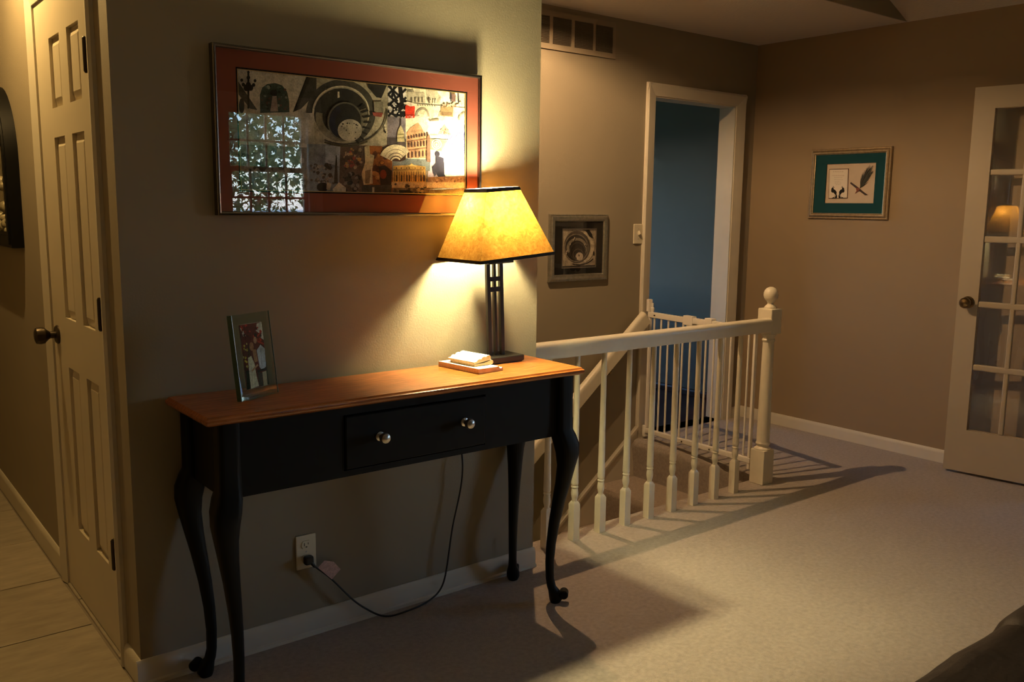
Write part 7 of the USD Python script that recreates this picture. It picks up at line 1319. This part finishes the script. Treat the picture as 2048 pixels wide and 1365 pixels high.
for i in range(4):
    o0, o1 = band(0, 1); j = (i + 1) % 4; q = np.array([o0[i], o0[j], o1[j], o1[i]]); n_ = 8
    gv = [(q[0] * (1 - u) + q[1] * u) * (1 - w) + (q[3] * (1 - u) + q[2] * u) * w for w in np.linspace(0, 1, n_ + 1) for u in np.linspace(0, 1, n_ + 1)]
    gf = [[a * (n_ + 1) + b, a * (n_ + 1) + b + 1, (a + 1) * (n_ + 1) + b + 1, (a + 1) * (n_ + 1) + b] for a in range(n_) for b in range(n_)]
    m = (shd(gv), gf)
    pm_ = trimesh.Trimesh(m[0], np.vstack([np.array(gf)[:, [0, 1, 2]], np.array(gf)[:, [0, 2, 3]]]), process=False)
    if sh is None: sh = part(lp, 'shade', pm_, shade_m, False)
    else: part(sh, 'shade_panel', pm_, shade_m, False)
for t0, t1 in ((-.012, .032), (.962, 1.012)):
    a, b = band(t0, t1); c = SC; grow = 1.006
    def g_(P, k): return [((p[0] - c[0]) * k + c[0], (p[1] - c[1]) * k + c[1], p[2]) for p in P]
    rg = [shd(g_(a, 1.0)), shd(g_(a, 1.016)), shd(g_(b, 1.016 if t0 < .5 else 1.03)), shd(g_(b, .99))]
    part(sh, 'trim', loft(rg + [rg[0]], cap=False), iron_m, False, label='dark ribbon edging')
tc = shd([(SC[0], SC[1], zt_ - .016)])[0]
part(sh, 'spider', cat(*[tube([tc, tc + np.array([(sx * HT * .97), sy * DT * .97, 0])], .0015, 6, 1) for sx in (-1, 1) for sy in (-1, 1)]), brass_m)
bt = np.array([1.224, -.092, 1.345])
for BC in (np.array([1.136, -.118, 1.402]), np.array([1.224, -.118, 1.412])):
    ax_ = BC - bt; ax_ /= np.linalg.norm(ax_)
    part(lp, 'bulb', lathe([(.012, -.062), (.014, -.045), (.022, -.025), (.027, -.008), (.0285, .006), (.026, .018), (.018, .026), (.006, .0295)], 20, BC, ax_), bulb_m)
    part(lp, 'bulb_neck', tube([bt, BC - ax_ * .058], .010, 10, 1), brass_m)
part(lp, 'harp', cat(*[tube([np.array([1.232, -.088, 1.27]) + [s * .01, 0, 0], np.array([1.205, -.105, 1.36]) + [s * .05, 0, 0], np.array([1.185, -.13, 1.43]) + [s * .035, 0, 0], tc], .0014, 6) for s in (-1, 1)]), brass_m)
cpts = [(1.19, -.0170, .869), (1.165, -.0120, .864), (1.150, -.0075, .84), (1.136, -.0075, .70), (1.132, -.010, .58), (1.128, -.03, .50), (1.120, -.03, .39), (1.088, -.03, .265), (1.059, -.03, .10), (1.03, -.035, .035), (.96, -.045, .006), (.86, -.060, .0045), (.79, -.050, .006), (.735, -.032, .038), (.690, -.030, .078), (.650, -.030, .124), (.579, -.030, .207), (.545, -.032, .240), (.528, -.030, .262)]
cdp = thing('lamp_cord', 'black lamp cord hanging behind the console table to the wall outlet', 'cord')
part(cdp, 'cable', tube(cpts, .0032, 8, 6), cord_m)
part(cdp, 'plug', cat(rbox(.511, .541, -.034, -.009, .250, .278, .006), lathe([(.006, 0), (.0045, .018)], 10, (.532, -.03, .256), (.55, -.2, -.8))), cord_m)
part(cdp, 'warning_tag', loft([np.array([(.552, -.034, .236), (.601, -.034, .183), (.632, -.037, .212), (.606, -.040, .245), (.575, -.037, .256)]), np.array([(.552, -.0345, .236), (.601, -.0345, .183), (.632, -.0375, .212), (.606, -.0405, .245), (.575, -.0375, .256)])]), tagp_m, False, label='pale pink paper tag')
# ------------------------------------------------------------------ things on the table
ws_rot = math.atan2(.024, .208)
def moulding(w, L, pts): return extr_xz(Polygon(pts), -L, 0)
def put(m, x, y, z, rz): return moved(m, (x, y, z), rz)
a = thing('wood_sample', 'widest white-primed moulding offcut, lowest of the three stacked beside the lamp', 'moulding offcut', 'moulding offcuts')
p1 = [(0, 0), (.112, 0), (.112, .008), (.108, .0105), (.102, .007), (.096, .010), (.090, .0165), (.083, .0150), (.0, .0165)]
part(a, 'block', put(moulding(.112, .205, p1), 1.017, -.042, .8575, .115), rawwood_m, 20); 
def shell(p, L, t=.0006): top = [(x, z) for x, z in p[2:]]; return extr_xz(Polygon(top + [(x, z + t) for x, z in top[::-1]]), -L, 0)
part(a, 'primed_face', put(shell(p1, .205), 1.017, -.042, .8575, .115), primer_m, 20)
b = thing('wood_sample', 'middle of the three stacked moulding offcuts, with a rounded edge', 'moulding offcut', 'moulding offcuts')
p2 = [(0, 0), (.082, 0), (.086, .005), (.084, .012), (.078, .0145), (.070, .013), (.045, .0075), (.0, .007)]
part(b, 'block', put(moulding(.08, .125, p2), 1.042, -.078, .8747, .10), rawwood_m, 20); part(b, 'primed_face', put(shell(p2, .125), 1.042, -.078, .8747, .10), primer_m, 20)
c = thing('wood_sample', 'topmost moulding offcut of the stack, with a wavy white face', 'moulding offcut', 'moulding offcuts')
p3 = [(0, .0), (.078, .0), (.078, .012), (.072, .0165), (.062, .0165), (.056, .0135), (.050, .016), (.040, .0155), (.034, .0105), (.026, .0125), (.018, .0115), (.012, .0065), (0, .0065)]
tilt = moved(moulding(.078, .132, p3), (0, 0, 0), 0, -.10); tilts = moved(shell(p3, .132), (0, 0, 0), 0, -.10)
part(c, 'block', put(tilt, 1.036, -.072, .8828, .13), rawwood_m, 20); part(c, 'primed_face', put(tilts, 1.036, -.072, .8828, .13), primer_m, 20)
# glass photo frame
pf = thing('photo_frame', 'clear glass photo frame holding a picture of a couple, on the table', 'photo frame')
e1 = np.array([.164, .077, 0]); e1 /= np.linalg.norm(e1); nrm = np.array([e1[1], -e1[0], 0])     # towards the viewer
lb = .12; up_ = np.array([0, 0, 1]) * math.cos(lb) - nrm * math.sin(lb); out = np.cross(e1, up_)
O = np.array([.244, -.213, .8578])
def fs(m): m = m.copy(); v = m.vertices; m.vertices = O + v[:, :1] * e1 + v[:, 1:2] * out + v[:, 2:3] * up_; m.invert() if m.volume < 0 else None; return m
fw, fh = .150, .243
part(pf, 'glass_panel', fs(box(.0005, fw, .0005, .004, .002, fh)), frost_m, False); part(pf, 'glass_panel', fs(box(.0005, fw, -.011, -.0075, .002, fh)), frost_m, False)
for a_ in (box(-.0008, .0006, -.012, .005, 0.002, fh), box(fw - .0002, fw + .0006, .001, .004, .002, fh)): part(pf, 'glass_edge', fs(a_), glassedge_m, False, label='green edge of the glass')
part(pf, 'glass_base', fs(rbox(.012, fw - .004, -.02, .012, .001, .012, .002)), frost_m, False)
pm, pc = flat_print(COUPLE, lambda u, v, l: O + (.032 + u[:, None]) * e1 + (-.002 + l[:, None]) * out + (.030 + v[:, None] * 1.22) * up_, 1.0); part(pf, 'photo_print', pm, print_m, col=pc)
part(pf, 'photo_paper', fs(box(.031, .123, -.0055, -.0045, .029, .214)), card_m, False)
# ------------------------------------------------------------------ armchair at the lower right
ac = thing('armchair', 'dark brown leather armchair, its arm and back just entering the lower right corner', 'armchair')
def cushion(x0, x1, y0, y1, z0, z1, r): 
    import manifold3d as mf
    P = [mf.Manifold.sphere(r, 24).translate([x, y, z]) for x in (x0 + r, x1 - r) for y in (y0 + r, y1 - r) for z in (z0 + r, z1 - r)]
    mm = mf.Manifold.batch_hull(P).refine_to_length(.035); k = mm.to_mesh(); t = trimesh.Trimesh(k.vert_properties[:, :3], k.tri_verts, process=True)
    t.vertices += t.vertex_normals * ((meshkit.fbm(t.vertices * 7, 3, 4) - .5) * .016)[:, None]; return t
part(ac, 'arm', cushion(.42, 1.25, -2.15, -1.965, .10, .722, .06), leather_m, True); part(ac, 'arm', cushion(.42, 1.25, -2.95, -2.765, .10, .722, .06), leather_m, True)
part(ac, 'back', cushion(.845, 1.30, -2.95, -1.962, .12, .730, .06), leather_m, True); part(ac, 'seat_cushion', cushion(.44, 1.0, -2.78, -2.16, .27, .46, .07), leather_m, True)
part(ac, 'body', cushion(.49, 1.24, -2.90, -2.04, .07, .32, .04), leather_m, True)
for x in (.56, 1.16):
    for y in (-2.85, -2.09): part(ac, 'foot', lathe([(.02, 0), (.026, .09)], 12, (x, y, 0)), darkwood_m)
# ------------------------------------------------------------------ ceiling lamps
def can(name, label, x, y, mat, zr):
    t = thing(name, label, 'ceiling light')
    part(t, 'trim_ring', lathe([(.072, H - .001), (.095, H - .001), (.095, H - .006), (.072, H - .006), (.072, H - .001)], 32, (x, y, 0)) if False else extr_xy(Point(x, y).buffer(.095, 24).difference(Point(x, y).buffer(.070, 24)), H - .006, H - .0003), white_m)
    part(t, 'can', extr_xy(Point(x, y).buffer(.0745, 24).difference(Point(x, y).buffer(.071, 24)), H, H + .12), bronze_m)
    part(t, 'can_top', extr_xy(Point(x, y).buffer(.0745, 24), H + .12, H + .125), bronze_m)
    part(t, 'bulb_stem', lathe([(.004, zr + .0085), (.004, H + .12)], 10, (x, y, 0)), bronze_m)
    part(t, 'bulb', lathe([(.003, zr + .0085), (.006, zr + .0065), (.008, zr + .002), (.008, zr - .002), (.006, zr - .0065), (.003, zr - .0085)], 24, (x, y, 0)), mat)
can('stair_ceiling_light', 'recessed ceiling light over the staircase', 1.93, .556, stair_m, H + .012)
can('hall_ceiling_light', 'recessed ceiling light over the tiled hall', -.26, .95, hall_m, H + .004)
# ------------------------------------------------------------------ outdoors, seen in the picture glass and through panes
struct('ground', box(-30, 40, -40, 40, -.9, -.6), lawn_m, 'lawn outside the house', 'ground')
def tree(x, y, hgt, r, n, label):
    t = thing('leafy_tree', label, 'tree')
    tr = [tube([(x, y, -.6), (x + .1, y, hgt * .4), (x - .05, y + .1, hgt * .8)], .16, 9)]
    for k in range(7):
        a = random.uniform(0, 6.28); z0 = hgt * random.uniform(.3, .7); tr.append(tube([(x, y, z0), (x + r * .4 * math.cos(a), y + r * .4 * math.sin(a), z0 + .7), (x + r * .8 * math.cos(a), y + r * .8 * math.sin(a), z0 + 1.0)], .05, 6))
    part(t, 'trunk', tr, bark_m)
    d = rng.normal(size=(n, 3)); d /= np.linalg.norm(d, axis=1, keepdims=True); c = d * (rng.random((n, 1)) ** .45) * [r, r, hgt * .5]; c += [x, y, hgt * .55]
    c = c[meshkit.fbm(c * 1.1, 3, 3) > .42]; n = len(c)
    u = rng.normal(size=(n, 3)); u /= np.linalg.norm(u, axis=1, keepdims=True); w = np.cross(u, rng.normal(size=(n, 3))); w /= np.linalg.norm(w, axis=1, keepdims=True)
    s = rng.uniform(.035, .075, (n, 1)); V = np.stack([c - u * s, c + w * s * .5, c + u * s, c - w * s * .5], 1).reshape(-1, 3); o = np.arange(n)[:, None] * 4
    part(t, 'foliage', trimesh.Trimesh(V, np.vstack([o + [0, 1, 2], o + [0, 2, 3]]), process=False), leaf_m, False, kind='stuff')
tree(2.4, -8.0, 5.2, 1.7, 22000, 'leafy tree close outside the window behind the camera')
tree(6.0, -10.5, 6.5, 2.2, 20000, 'leafy tree to the right beyond the window'); tree(-1.6, -10.0, 6.5, 2.2, 20000, 'leafy tree to the left beyond the window')
tree(2.0, -14.5, 8.5, 3.4, 42000, 'tall leafy tree far behind the others'); tree(11.5, -2.0, 6.0, 2.6, 20000, 'leafy tree outside the side room window')
